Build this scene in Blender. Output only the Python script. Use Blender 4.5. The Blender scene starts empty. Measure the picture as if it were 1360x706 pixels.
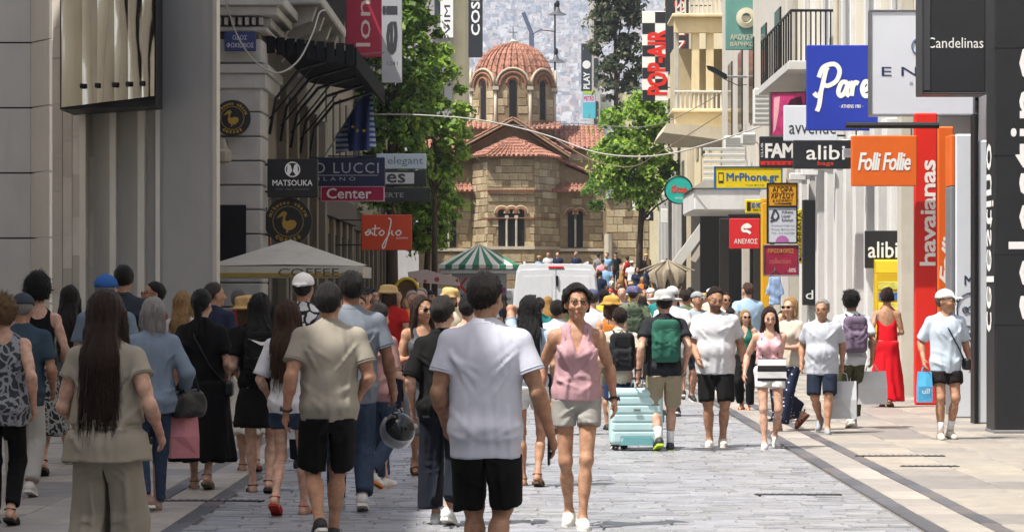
import bpy, math, random
import numpy as np
from mathutils import Vector, Matrix

random.seed(7)
scene = bpy.context.scene
col = scene.collection
R = math.radians

# ------------------------------------------------------------------ camera, sky, sun, exposure
F, CX, HY, H = 3800.0, 700.0, 388.0, 1.66      # focal length and vanishing point of the photograph (px), eye height (m)
cam = bpy.data.cameras.new('camera')
cam.sensor_width = 36.0
cam.lens = F / 1360 * 36
cam.shift_x, cam.shift_y = -20 / 1360, 35 / 1360
cam.clip_start, cam.clip_end = 0.5, 20000
camo = bpy.data.objects.new('camera', cam)
camo.location = (0, 0, H)
camo.rotation_euler = (R(90), 0, 0)
col.objects.link(camo)
scene.camera = camo

SUN_EL, SUN_AZ = R(63), R(32)                   # height, and how far behind the camera it stands (from the left)
sun_from = Vector((-math.cos(SUN_AZ) * math.cos(SUN_EL), -math.sin(SUN_AZ) * math.cos(SUN_EL), math.sin(SUN_EL)))
world = bpy.data.worlds.new('World')
scene.world = world
world.use_nodes = True
nt = world.node_tree
sky = nt.nodes.new('ShaderNodeTexSky')
sky.sky_type = 'NISHITA'
sky.sun_disc = False
sky.sun_elevation = SUN_EL
sky.sun_rotation = math.atan2(sun_from.x, sun_from.y)
sky.air_density, sky.dust_density, sky.ozone_density = 1.0, 4.0, .6
bg = nt.nodes['Background']
bg.inputs['Strength'].default_value = 0.12
nt.links.new(sky.outputs[0], bg.inputs['Color'])
sl = bpy.data.lights.new('sun', 'SUN')
sl.energy, sl.angle, sl.color = 4.6, R(0.55), (1.0, 0.955, 0.88)
slo = bpy.data.objects.new('sun', sl)
slo.rotation_euler = sun_from.to_track_quat('Z', 'Y').to_euler()
col.objects.link(slo)
scene.view_settings.view_transform = 'Standard'
scene.view_settings.look = 'None'
scene.view_settings.exposure = 0.95
scene.view_settings.gamma = 1.0
scene.cycles.adaptive_threshold = .02
scene.cycles.max_bounces = 6
scene.cycles.diffuse_bounces = 3
scene.cycles.volume_bounces = 0
scene.cycles.transparent_max_bounces = 6
scene.cycles.sample_clamp_indirect = 4.0

# ------------------------------------------------------------------ helpers
def X(px, d): return (px - CX) / F * d
def Z(py, d): return H - (py - HY) / F * d
def gz(y):
    t = min(1.0, max(0.0, (y - 80) / 60.0))
    return 1.85 * t * t * (3 - 2 * t)

def lin(c, k=1.0):
    if isinstance(c, str):
        c = c.lstrip('#'); c = [int(c[i:i + 2], 16) / 255 for i in (0, 2, 4)]
        c = [((v + .055) / 1.055) ** 2.4 if v > .04045 else v / 12.92 for v in c]
    return tuple(v * k for v in c[:3])

def tag(o, label=None, cat=None, group=None, kind=None):
    if label: o['label'] = label
    if cat: o['category'] = cat
    if group: o['group'] = group
    if kind: o['kind'] = kind
    return o

def empty(name, loc, rz=0.0, parent=None):
    o = bpy.data.objects.new(name, None)
    o.empty_display_size = .1
    o.location = loc; o.rotation_euler = (0, 0, rz)
    col.objects.link(o)
    if parent: o.parent = parent
    return o

def thing(name, label, cat, loc=(0, 0, 0), rz=0.0, group=None):
    return tag(empty(name, loc, rz), label, cat, group)

def mesh_obj(name, me, mat=None, parent=None, loc=None, rz=None):
    o = bpy.data.objects.new(name, me)
    col.objects.link(o)
    if mat is not None and not me.materials:
        for m in (mat if isinstance(mat, (list, tuple)) else [mat]): me.materials.append(m)
    if parent: o.parent = parent
    if loc is not None: o.location = loc
    if rz is not None: o.rotation_euler = (0, 0, rz)
    return o

class MB:
    """collects polygons for ONE mesh"""
    def __init__(s): s.v, s.f, s.m = [], [], []
    def add(s, vs, fs, mi=0):
        b = len(s.v); s.v += [tuple(v) for v in vs]
        s.f += [tuple(b + i for i in f) for f in fs]; s.m += [mi] * len(fs); return s
    def box(s, x0, x1, y0, y1, z0, z1, mi=0):
        v = [(x, y, z) for z in (z0, z1) for y in (y0, y1) for x in (x0, x1)]
        return s.add(v, [(0, 2, 3, 1), (4, 5, 7, 6), (0, 1, 5, 4), (2, 6, 7, 3), (0, 4, 6, 2), (1, 3, 7, 5)], mi)
    def bbox(s, x0, x1, y0, y1, z0, z1, b=.01, mi=0):
        """box with a chamfer of width b on all edges"""
        c = [((x0 + x1) / 2, (x1 - x0) / 2), ((y0 + y1) / 2, (y1 - y0) / 2), ((z0 + z1) / 2, (z1 - z0) / 2)]
        b = min(b, *(q[1] * .49 for q in c))
        vs, idx = [], {}
        for sx in (-1, 1):
            for sy in (-1, 1):
                for sz in (-1, 1):
                    for a in range(3):
                        o = [c[k][0] + (sx, sy, sz)[k] * (c[k][1] - (0 if k == a else b)) for k in range(3)]
                        idx[sx, sy, sz, a] = len(vs); vs.append(o)
        fs = []
        for a in range(3):
            p, q = (a + 1) % 3, (a + 2) % 3
            for sg in (-1, 1):
                def k(u, w):
                    t = [0, 0, 0]; t[a] = sg; t[p] = u; t[q] = w; return idx[t[0], t[1], t[2], a]
                f = [k(-1, -1), k(1, -1), k(1, 1), k(-1, 1)]
                fs.append(f if sg > 0 else f[::-1])
            for u in (-1, 1):
                for w in (-1, 1):
                    def k2(sg, ax):
                        t = [0, 0, 0]; t[a] = sg; t[p] = u; t[q] = w; return idx[t[0], t[1], t[2], ax]
                    f = [k2(-1, p), k2(1, p), k2(1, q), k2(-1, q)]
                    fs.append(f if u * w < 0 else f[::-1])
        for sx in (-1, 1):
            for sy in (-1, 1):
                for sz in (-1, 1):
                    f = [idx[sx, sy, sz, a] for a in range(3)]
                    fs.append(f if sx * sy * sz > 0 else f[::-1])
        return s.add(vs, fs, mi)
    def prism(s, pts, axis, a0, a1, mi=0):
        """polygon pts (2-D) extruded along axis 'x','y' or 'z'"""
        n = len(pts)
        def mk(p, a): return {'x': (a, p[0], p[1]), 'y': (p[0], a, p[1]), 'z': (p[0], p[1], a)}[axis]
        v = [mk(p, a0) for p in pts] + [mk(p, a1) for p in pts]
        return s.add(v, [tuple(range(n))[::-1], tuple(range(n, 2 * n))] + [(i, (i + 1) % n, n + (i + 1) % n, n + i) for i in range(n)], mi)
    def tube(s, path, r, n=6, mi=0, cap=True):
        path = [Vector(p) for p in path]
        rr = r if isinstance(r, (list, tuple)) else [r] * len(path)
        vs, fs = [], []
        up = None
        for i, p in enumerate(path):
            t = (path[min(i + 1, len(path) - 1)] - path[max(i - 1, 0)]).normalized()
            if up is None: up = t.orthogonal().normalized()
            up = (up - t * up.dot(t)).normalized(); w = t.cross(up)
            vs += [p + (up * math.cos(a) + w * math.sin(a)) * rr[i] for a in (2 * math.pi * k / n for k in range(n))]
        for i in range(len(path) - 1):
            fs += [(i * n + k, i * n + (k + 1) % n, (i + 1) * n + (k + 1) % n, (i + 1) * n + k) for k in range(n)]
        if cap: fs += [tuple(range(n))[::-1], tuple((len(path) - 1) * n + k for k in range(n))]
        return s.add(vs, fs, mi)
    def lathe(s, prof, c=(0, 0, 0), n=16, a0=0.0, a1=2 * math.pi, mi=0):
        full = abs(a1 - a0 - 2 * math.pi) < 1e-6
        m = n if full else n + 1
        vs = [(c[0] + r * math.cos(a0 + (a1 - a0) * k / n), c[1] + r * math.sin(a0 + (a1 - a0) * k / n), c[2] + z) for r, z in prof for k in range(m)]
        fs = []
        for i in range(len(prof) - 1):
            for k in range(n):
                k2 = (k + 1) % m
                fs.append((i * m + k, i * m + k2, (i + 1) * m + k2, (i + 1) * m + k))
        return s.add(vs, fs, mi)
    def mesh(s, name, smooth=False):
        me = bpy.data.meshes.new(name)
        me.from_pydata(s.v, [], s.f)
        if any(s.m): me.polygons.foreach_set('material_index', s.m)
        if smooth: me.polygons.foreach_set('use_smooth', [True] * len(s.f))
        me.update(); return me
    def build(s, name, mat, parent=None, smooth=False, loc=None, rz=None):
        return mesh_obj(name, s.mesh(name, smooth), mat, parent, loc, rz)

def Bx(name, mat, parent, *a, b=.012):
    return MB().bbox(*a, b=b).build(name, mat, parent)

# ------------------------------------------------------------------ materials
MATS = {}
def mat(color, rough=.75, var=.12, scale=3.0, bump=0.0, bscale=60.0, metal=0.0, spec=.4, key=None, stain=0.0, emit=0.0, stretch=None, alpha=1.0, coat=0.0, spots=0.0):
    k = key or (spots, color, rough, var, scale, bump, bscale, metal, spec, stain, emit, stretch, alpha, coat)
    if k in MATS: return MATS[k]
    m = bpy.data.materials.new('surface'); m.use_nodes = True
    t = m.node_tree; n = t.nodes; L = t.links.new
    b = n['Principled BSDF']
    c = lin(color)
    b.inputs['Roughness'].default_value = rough
    b.inputs['Metallic'].default_value = metal
    b.inputs['Specular IOR Level'].default_value = spec
    if coat: b.inputs['Coat Weight'].default_value = coat; b.inputs['Coat Roughness'].default_value = .05
    if alpha < 1: b.inputs['Alpha'].default_value = alpha
    tc = n.new('ShaderNodeTexCoord'); mp = n.new('ShaderNodeMapping')
    L(tc.outputs['Object'], mp.inputs['Vector'])
    if stretch: mp.inputs['Scale'].default_value = stretch
    no = n.new('ShaderNodeTexNoise'); no.inputs['Scale'].default_value = scale; no.inputs['Detail'].default_value = 6; no.inputs['Roughness'].default_value = .65
    L(mp.outputs[0], no.inputs['Vector'])
    rp = n.new('ShaderNodeValToRGB')
    rp.color_ramp.elements[0].position, rp.color_ramp.elements[1].position = .3, .7
    rp.color_ramp.elements[0].color = (*[v * (1 - var) for v in c], 1)
    rp.color_ramp.elements[1].color = (*[min(1, v * (1 + var)) for v in c], 1)
    L(no.outputs['Fac'], rp.inputs[0])
    out = rp.outputs[0]
    if stain:
        n2 = n.new('ShaderNodeTexNoise'); n2.inputs['Scale'].default_value = .9; n2.inputs['Detail'].default_value = 8; n2.inputs['Roughness'].default_value = .75
        mp2 = n.new('ShaderNodeMapping'); mp2.inputs['Scale'].default_value = (2.2, 2.2, .35); mp2.inputs['Location'].default_value = (random.random() * 9, 3, 1)
        L(tc.outputs['Object'], mp2.inputs[0]); L(mp2.outputs[0], n2.inputs['Vector'])
        r2 = n.new('ShaderNodeValToRGB'); r2.color_ramp.elements[0].position, r2.color_ramp.elements[1].position = .5, .75
        L(n2.outputs['Fac'], r2.inputs[0])
        mx = n.new('ShaderNodeMix'); mx.data_type = 'RGBA'; mx.blend_type = 'MULTIPLY'
        mm = n.new('ShaderNodeMath'); mm.operation = 'MULTIPLY'; mm.inputs[1].default_value = stain
        L(r2.outputs[0], mm.inputs[0]); L(mm.outputs[0], mx.inputs[0])
        L(out, mx.inputs[6]); mx.inputs[7].default_value = (.42, .38, .33, 1)
        out = mx.outputs[2]
    if spots:
        vo = n.new('ShaderNodeTexVoronoi'); vo.inputs['Scale'].default_value = spots; L(tc.outputs['Object'], vo.inputs['Vector'])
        r4_ = n.new('ShaderNodeValToRGB'); r4_.color_ramp.elements[0].position, r4_.color_ramp.elements[1].position = .06, .10
        r4_.color_ramp.elements[0].color = (.45, .44, .43, 1); r4_.color_ramp.elements[1].color = (1, 1, 1, 1); L(vo.outputs['Distance'], r4_.inputs[0])
        m4 = n.new('ShaderNodeMix'); m4.data_type = 'RGBA'; m4.blend_type = 'MULTIPLY'; m4.inputs[0].default_value = .8
        L(out, m4.inputs[6]); L(r4_.outputs[0], m4.inputs[7]); out = m4.outputs[2]
    L(out, b.inputs['Base Color'])
    if bump:
        n3 = n.new('ShaderNodeTexNoise'); n3.inputs['Scale'].default_value = bscale; n3.inputs['Detail'].default_value = 4
        L(mp.outputs[0], n3.inputs['Vector'])
        bp = n.new('ShaderNodeBump'); bp.inputs['Strength'].default_value = bump; bp.inputs['Distance'].default_value = .02
        L(n3.outputs['Fac'], bp.inputs['Height']); L(bp.outputs[0], b.inputs['Normal'])
    if emit:
        b.inputs['Emission Color'].default_value = (*c, 1); b.inputs['Emission Strength'].default_value = emit
    MATS[k] = m
    return m

def pattern_mat(key, base, ink, kind, scale, rough=.85):
    """printed cloth: 'dots', 'floral', 'stripes_z', 'stripes_x'"""
    if key in MATS: return MATS[key]
    m = mat(base, rough, .06, 8, .12, 90, key=key)
    t = m.node_tree; n = t.nodes; L = t.links.new; b = n['Principled BSDF']
    src = b.inputs['Base Color'].links[0].from_socket
    tc = [q for q in n if q.type == 'TEX_COORD'][0]
    if kind in ('dots', 'floral'):
        v = n.new('ShaderNodeTexVoronoi'); v.inputs['Scale'].default_value = scale
        if kind == 'floral': v.feature = 'DISTANCE_TO_EDGE'
        else: v.inputs['Randomness'].default_value = .25
        L(tc.outputs['Object'], v.inputs['Vector']); fac = v.outputs['Distance']; e = (.2, .26) if kind == 'dots' else (.08, .14)
        if kind == 'floral':
            no = n.new('ShaderNodeTexNoise'); no.inputs['Scale'].default_value = scale * .7; L(tc.outputs['Object'], no.inputs['Vector'])
            ad = n.new('ShaderNodeVectorMath'); ad.operation = 'MULTIPLY_ADD'; ad.inputs[1].default_value = (.12, .12, .12)
            L(no.outputs['Color'], ad.inputs[0]); L(tc.outputs['Object'], ad.inputs[2]); L(ad.outputs[0], v.inputs['Vector'])
    else:
        v = n.new('ShaderNodeTexWave'); v.bands_direction = kind[-1].upper(); v.inputs['Scale'].default_value = scale
        L(tc.outputs['Object'], v.inputs['Vector']); fac = v.outputs['Fac']; e = (.45, .55)
    rp = n.new('ShaderNodeValToRGB'); rp.color_ramp.elements[0].position, rp.color_ramp.elements[1].position = e
    rp.color_ramp.elements[0].color = (1, 1, 1, 1); rp.color_ramp.elements[1].color = (0, 0, 0, 1)
    L(fac, rp.inputs[0])
    mx = n.new('ShaderNodeMix'); mx.data_type = 'RGBA'; L(rp.outputs[0], mx.inputs[0]); L(src, mx.inputs[6]); mx.inputs[7].default_value = (*lin(ink), 1)
    L(mx.outputs[2], b.inputs['Base Color'])
    return m

def cloth(c, bump=.07): return mat(c, .88, .07, 7, bump, 420, spec=.2)
GLASS = mat('#10161c', .06, .15, .4, spec=.7)
METAL = mat('#8e9092', .35, .1, 6, metal=.8)
BLACKM = mat('#17181a', .45, .15, 6)
DARK = mat('#0c0c0d', .8, .2, 3)
WHITE = mat('#d9d8d3', .6, .06, 2, .05, 30, stain=.25)
WOODM = mat('#6b4b31', .6, .2, 4, .15, 30, stretch=(1, 1, .15))

# ------------------------------------------------------------------ signs and lettering
def text_mesh(body, size=1.0, bold=0.0, shear=0.0, space=1.0, ext=.004):
    cu = bpy.data.curves.new('lettering', 'FONT')
    cu.body = body; cu.size = size; cu.offset = bold; cu.shear = shear; cu.space_character = space
    cu.extrude = ext; cu.align_x = 'CENTER'; cu.align_y = 'CENTER'; cu.resolution_u = 2
    o = bpy.data.objects.new('lettering', cu)
    me = bpy.data.meshes.new_from_object(o)
    bpy.data.objects.remove(o); bpy.data.curves.remove(cu)
    return me

def fit_text(body, x0, x1, z0, z1, y, m, parent, bold=0.0, shear=0.0, rot=0.0, space=1.0, both=False, name='lettering', face='-y'):
    """lettering filling the rectangle on the plane y (parent space); rot turns it in that plane"""
    me = text_mesh(body, 1.0, 0.0, shear, space, 0.0)
    n = len(me.vertices)
    if not n: return None
    a = np.empty(n * 3, np.float32); me.vertices.foreach_get('co', a); a = a.reshape(-1, 3)
    u, v = a[:, 0].copy(), a[:, 1].copy()
    c, s = math.cos(rot), math.sin(rot)
    u, v = u * c - v * s, u * s + v * c
    u = (u - u.min()) / max(1e-6, np.ptp(u)); v = (v - v.min()) / max(1e-6, np.ptp(v))
    P = np.empty_like(a)
    if face == '-y':
        P[:, 0], P[:, 1], P[:, 2] = x0 + u * (x1 - x0), y, z0 + v * (z1 - z0)
    else:                                                       # on a wall facing -x: runs along y
        P[:, 0], P[:, 1], P[:, 2] = y, x0 + u * (x1 - x0), z0 + v * (z1 - z0)
    if bold > 0:                                                # heavier weight: the letters again, shifted by a hair
        fs = [tuple(p.vertices) for p in me.polygons]; hgt = min(z1 - z0, x1 - x0) if rot else z1 - z0
        k = bold * hgt * 1.3; mb = MB(); ix = 0 if face == '-y' else 1
        for j, (du, dv) in enumerate(((.8, .8), (-.8, -.8), (.8, -.8), (-.8, .8), (0, 0))):
            Q = P.copy(); Q[:, ix] += du * k; Q[:, 2] += dv * k; Q[:, 1 - ix] -= j * .0004
            mb.add(Q.tolist(), fs)
        bpy.data.meshes.remove(me)
        return mb.build(name, m, parent)
    me.vertices.foreach_set('co', P.ravel()); me.update()
    me.materials.clear()
    return mesh_obj(name, me, m, parent)

def strokes(paths, w, x0, x1, z0, z1, y, m, parent, name='lettering'):
    """brush lettering: smooth strokes in a unit box, widths w"""
    mb = MB()
    for p in paths:
        pts = []
        for i in range(len(p) - 1):
            p0, p1, p2, p3 = p[max(i - 1, 0)], p[i], p[i + 1], p[min(i + 2, len(p) - 1)]
            for k in range(6):
                t = k / 6
                pts.append(tuple(.5 * (2 * p1[j] + (p2[j] - p0[j]) * t + (2 * p0[j] - 5 * p1[j] + 4 * p2[j] - p3[j]) * t * t + (3 * p1[j] - p0[j] - 3 * p2[j] + p3[j]) * t ** 3) for j in (0, 1)))
        pts.append(p[-1])
        W = [(x0 + q[0] * (x1 - x0), z0 + q[1] * (z1 - z0)) for q in pts]
        vs, fs = [], []
        for i, q in enumerate(W):
            a, b = W[max(i - 1, 0)], W[min(i + 1, len(W) - 1)]
            dx, dz = b[0] - a[0], b[1] - a[1]; l = math.hypot(dx, dz) or 1
            nx, nz = -dz / l * w, dx / l * w
            vs += [(q[0] + nx, y - .0004 * (i % 7), q[1] + nz), (q[0] - nx, y - .0004 * (i % 7), q[1] - nz)]
        fs = [(2 * i, 2 * i + 1, 2 * i + 3, 2 * i + 2) for i in range(len(W) - 1)]
        mb.add(vs, fs)
    return mb.build(name, m, parent)

# ------------------------------------------------------------------ soft-body surfaces (one continuous mesh from blended limbs)
class SDF:
    def __init__(s, lo, hi, h):
        s.h = h; s.lo = np.array(lo, np.float32) - 2 * h
        s.n = np.ceil((np.array(hi, np.float32) + 2 * h - s.lo) / h).astype(int) + 1
        s.v = np.full(s.n, 1.0, np.float32)
        s.ax = [s.lo[i] + h * np.arange(s.n[i], dtype=np.float32) for i in range(3)]
    def win(s, lo, hi):
        a = np.clip(np.floor((np.array(lo) - s.lo) / s.h).astype(int), 0, s.n - 1)
        b = np.clip(np.ceil((np.array(hi) - s.lo) / s.h).astype(int) + 1, a + 1, s.n)
        sl = tuple(slice(a[i], b[i]) for i in range(3))
        return sl, (s.ax[0][sl[0]][:, None, None], s.ax[1][sl[1]][None, :, None], s.ax[2][sl[2]][None, None, :])
    def put(s, sl, d, k, op='u'):
        w = s.v[sl]
        if op == 'u':
            if k > 0:
                q = np.maximum(k - np.abs(w - d), 0) / k
                s.v[sl] = np.minimum(w, d) - q * q * k * .25
            else: s.v[sl] = np.minimum(w, d)
        elif op == 's':
            if k > 0:
                q = np.maximum(k - np.abs(w + d), 0) / k
                s.v[sl] = np.maximum(w, -d) + q * q * k * .25
            else: s.v[sl] = np.maximum(w, -d)
    def rc(s, a, b, ra, rb, k=.02, sc=(1, 1, 1), flat=False, op='u'):
        """tapered capsule a-b; sc squeezes the cross-section; flat cuts it square at b"""
        a, b = np.array(a, float), np.array(b, float); sc = np.array(sc, float)
        m = max(ra, rb) * sc.max() + k + 2 * s.h
        sl, (x, y, z) = s.win(np.minimum(a, b) - m, np.maximum(a, b) + m)
        A, D = a / sc, (b - a) / sc
        L2 = max(float(D @ D), 1e-9)
        px, py, pz = x / sc[0] - A[0], y / sc[1] - A[1], z / sc[2] - A[2]
        t = np.clip((px * D[0] + py * D[1] + pz * D[2]) / L2, 0, 1).astype(np.float32)
        d = np.sqrt((px - t * D[0]) ** 2 + (py - t * D[1]) ** 2 + (pz - t * D[2]) ** 2) - (ra + (rb - ra) * t)
        d = d * sc.min()
        if flat:
            u = (b - a) / np.linalg.norm(b - a)
            d = np.maximum(d, (x - b[0]) * u[0] + (y - b[1]) * u[1] + (z - b[2]) * u[2])
        s.put(sl, d.astype(np.float32), k, op)
    def ell(s, c, r, k=.02, op='u', M=None, hs=1.0):
        c, r = np.array(c, float), np.array(r, float) * hs
        m = r.max() + k + 2 * s.h
        sl, (x, y, z) = s.win(c - m, c + m)
        x, y, z = x - c[0], y - c[1], z - c[2]
        if M is not None: x, y, z = [M[0][i] * x + M[1][i] * y + M[2][i] * z for i in range(3)]
        k0 = np.sqrt((x / r[0]) ** 2 + (y / r[1]) ** 2 + (z / r[2]) ** 2)
        k1 = np.sqrt((x / r[0] ** 2) ** 2 + (y / r[1] ** 2) ** 2 + (z / r[2] ** 2) ** 2) + 1e-6
        s.put(sl, (k0 * (k0 - 1) / k1).astype(np.float32), k, op)
    def rbox(s, c, hf, r, k=.0, op='u', M=None, hs=1.0):
        c, hf = np.array(c, float), np.array(hf, float) * hs
        m = np.linalg.norm(hf) + k + 2 * s.h
        sl, (x, y, z) = s.win(c - m, c + m)
        x, y, z = x - c[0], y - c[1], z - c[2]
        if M is not None: x, y, z = [M[0][i] * x + M[1][i] * y + M[2][i] * z for i in range(3)]
        q = [np.abs(w) - (hf[i] - r) for i, w in enumerate((x, y, z))]
        d = np.sqrt(sum(np.maximum(w, 0) ** 2 for w in q)) + np.minimum(np.maximum(np.maximum(q[0], q[1]), q[2]), 0) - r
        s.put(sl, d.astype(np.float32), k, op)
    def cut(s, f):
        """keep where f(x,y,z) < 0"""
        s.v = np.maximum(s.v, f(s.ax[0][:, None, None], s.ax[1][None, :, None], s.ax[2][None, None, :])).astype(np.float32)
    def warp(s, f):
        """displace near the surface"""
        i = np.nonzero(np.abs(s.v) < .05)
        if len(i[0]): s.v[i] += f(s.ax[0][i[0]], s.ax[1][i[1]], s.ax[2][i[2]]).astype(np.float32)
    def mesh(s, name, scale=1.0, colors=None):
        v = s.v; h = s.h
        ins = v < 0
        c8 = [ins[i:ins.shape[0] - 1 + i, j:ins.shape[1] - 1 + j, k:ins.shape[2] - 1 + k] for i in (0, 1) for j in (0, 1) for k in (0, 1)]
        cnt = sum(c.astype(np.int8) for c in c8)
        I = np.nonzero((cnt > 0) & (cnt < 8))
        N = len(I[0])
        ids = np.full(cnt.shape, -1, np.int32); ids[I] = np.arange(N)
        cs = [(i, j, k) for i in (0, 1) for j in (0, 1) for k in (0, 1)]
        val = np.stack([v[I[0] + i, I[1] + j, I[2] + k] for i, j, k in cs], 1)
        pos = np.zeros((N, 3), np.float32); w = np.zeros(N, np.float32)
        for a in range(8):
            for b in range(a + 1, 8):
                df = [cs[b][q] - cs[a][q] for q in range(3)]
                if sum(abs(q) for q in df) != 1: continue
                va, vb = val[:, a], val[:, b]
                mk = (va < 0) != (vb < 0)
                t = np.where(mk, va / np.where(mk, va - vb, 1), 0)
                pos += np.where(mk[:, None], np.array(cs[a], np.float32) + t[:, None] * np.array(df, np.float32), 0)
                w += mk
        P = s.lo + h * (np.stack(I, 1) + pos / w[:, None])
        Q = []
        for ax in range(3):
            u, t = (ax + 1) % 3, (ax + 2) % 3
            lo = [slice(None)] * 3; hi = [slice(None)] * 3
            lo[ax] = slice(0, -1); hi[ax] = slice(1, None)
            A, B = ins[tuple(lo)], ins[tuple(hi)]
            e = np.nonzero(A != B)
            ok = (e[u] >= 1) & (e[t] >= 1) & (e[u] < ids.shape[u]) & (e[t] < ids.shape[t])
            e = [q[ok] for q in e]; fl = A[tuple(e)]
            def cid(du, dt):
                q = [None] * 3; q[ax] = e[ax]; q[u] = e[u] - du; q[t] = e[t] - dt; return ids[tuple(q)]
            f = np.stack([cid(1, 1), cid(0, 1), cid(0, 0), cid(1, 0)], 1)
            f[~fl] = f[~fl][:, ::-1]
            Q.append(f)
        Q = np.concatenate(Q)
        me = bpy.data.meshes.new(name)
        me.vertices.add(N); me.vertices.foreach_set('co', (P * scale).astype(np.float32).ravel())
        nq = len(Q)
        me.loops.add(nq * 4); me.loops.foreach_set('vertex_index', Q.ravel().astype(np.int32))
        me.polygons.add(nq); me.polygons.foreach_set('loop_start', np.arange(0, nq * 4, 4, dtype=np.int32))
        me.polygons.foreach_set('use_smooth', np.ones(nq, bool))
        me.update(calc_edges=True)
        if colors is not None:
            at = me.attributes.new('tint', 'FLOAT_COLOR', 'POINT')
            at.data.foreach_set('color', colors(P).astype(np.float32).ravel())
        return me
# ------------------------------------------------------------------ ground and paving
STONE_D = mat('#56565a', .55, .25, 5, .25, 40)
def noise_ground(key, c1, c2, sc, rough, stretch=(1, 1, 1), bump=.3):
    m = mat(c1, rough, .2, sc, bump, sc * 9, key=key, stretch=stretch, stain=.35)
    return m
GROUND = noise_ground('ground', '#83817d', '#6a6a6a', 2.0, .6, (1.2, 5, 1))
gm = MB()
ys = [-80, 0, 20, 40, 60, 80, 86, 92, 98, 104, 110, 116, 122, 128, 134, 140, 200, 400, 1200, 3000, 12000]
for i, y in enumerate(ys): gm.v += [(-9000, y, gz(y)), (-40, y, gz(y)), (40, y, gz(y)), (9000, y, gz(y))]
for i in range(len(ys) - 1):
    for k in range(3): gm.f.append((i * 4 + k, i * 4 + k + 1, i * 4 + k + 5, i * 4 + k + 4)); gm.m.append(0)
ground = tag(gm.build('ground', GROUND), kind='structure')

def cob_mat():
    m = mat('#8b8d91', .36, .2, 2.2, .35, 55, key='cob', stretch=(1, 3, 1), stain=.3)
    n = m.node_tree.nodes; L = m.node_tree.links.new; b = n['Principled BSDF']
    src = b.inputs['Base Color'].links[0].from_socket
    at = n.new('ShaderNodeAttribute'); at.attribute_name = 'tint'
    mx = n.new('ShaderNodeMix'); mx.data_type = 'RGBA'; mx.blend_type = 'MULTIPLY'; mx.inputs[0].default_value = 1
    L(src, mx.inputs[6]); L(at.outputs['Color'], mx.inputs[7]); L(mx.outputs[2], b.inputs['Base Color'])
    return m
road = tag(empty('road', (0, 0, 0)), kind='structure')
rng = random.Random(3)
cb = MB(); tints = []
y = 12.0; row = 0
while y < 64:
    dy = rng.uniform(.13, .19) * (1 if y < 40 else 1.8)
    x = -2.35 + (rng.random() - .5) * .2
    while x < 2.68:
        dx = rng.uniform(.22, .5) * (1 if y < 40 else 1.7)
        x1 = min(x + dx, 2.72)
        g_ = .0035
        zt = [.018 + rng.uniform(-.006, .006) for _ in range(4)]
        a, b_, c_, d_ = x + g_, x1 - g_, y + g_, y + dy - g_
        cb.add([(a, c_, 0), (b_, c_, 0), (b_, d_, 0), (a, d_, 0), (a + .01, c_ + .008, zt[0]), (b_ - .01, c_ + .008, zt[1]), (b_ - .01, d_ - .008, zt[2]), (a + .01, d_ - .008, zt[3])],
               [(4, 5, 6, 7), (0, 1, 5, 4), (1, 2, 6, 5), (2, 3, 7, 6), (3, 0, 4, 7)])
        t = rng.choice((.82, .9, .96, 1.0, 1.04, 1.12)); q = (t, t * .99, t * rng.uniform(.94, 1.03), 1)
        tints += [q] * 8
        x = x1
    y += dy; row += 1
me = cb.mesh('cobbles')
at = me.attributes.new('tint', 'FLOAT_COLOR', 'POINT'); at.data.foreach_set('color', np.array(tints, np.float32).ravel())
tag(mesh_obj('cobbles', me, cob_mat(), road), kind='stuff')

BEIGE = [mat(c, .45, .14, 2.5, .12, 40, stain=.35, spots=2.6) for c in ('#98928a', '#a09a92', '#8f8a84')]
GREYS = [mat(c, .5, .16, 2.5, .15, 40, stain=.4, spots=3.3) for c in ('#918b83', '#9a9387', '#87827c', '#968f85', '#7d7975')]
DARKS = [mat(c, .5, .2, 4, .2, 40, stain=.3) for c in ('#55565a', '#4b4c50', '#5f5a5a')]
pavR = tag(empty('pavement_right', (0, 0, 0)), kind='structure')
pavL = tag(empty('pavement_left', (0, 0, 0)), kind='structure')
MB().box(2.74, 6.4, 8, 130, -.4, .004).build('bedding', mat('#6f6b66', .8, .2, 4), pavR)
MB().box(-9.5, -2.36, 8, 130, -.4, .004).build('bedding', mat('#605d5a', .8, .2, 4), pavL)
slab_cache = {}
def slab(x0, x1, y0, y1, mats, par, h=.02, name='slab'):
    key = (round(x1 - x0, 2), round(y1 - y0, 2), id(mats), rng.randrange(len(mats)))
    if key not in slab_cache:
        w_, l_ = (x1 - x0) / 2 - .005, (y1 - y0) / 2 - .006
        slab_cache[key] = MB().bbox(-w_, w_, -l_, l_, -.02, h, b=.006).mesh('slab')
        slab_cache[key].materials.append(mats[key[3]])
    o = mesh_obj(name, slab_cache[key], None, par, ((x0 + x1) / 2, (y0 + y1) / 2, rng.uniform(-.002, .003)))
    o.rotation_euler = (rng.uniform(-.003, .003), rng.uniform(-.004, .004), 0)
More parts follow.
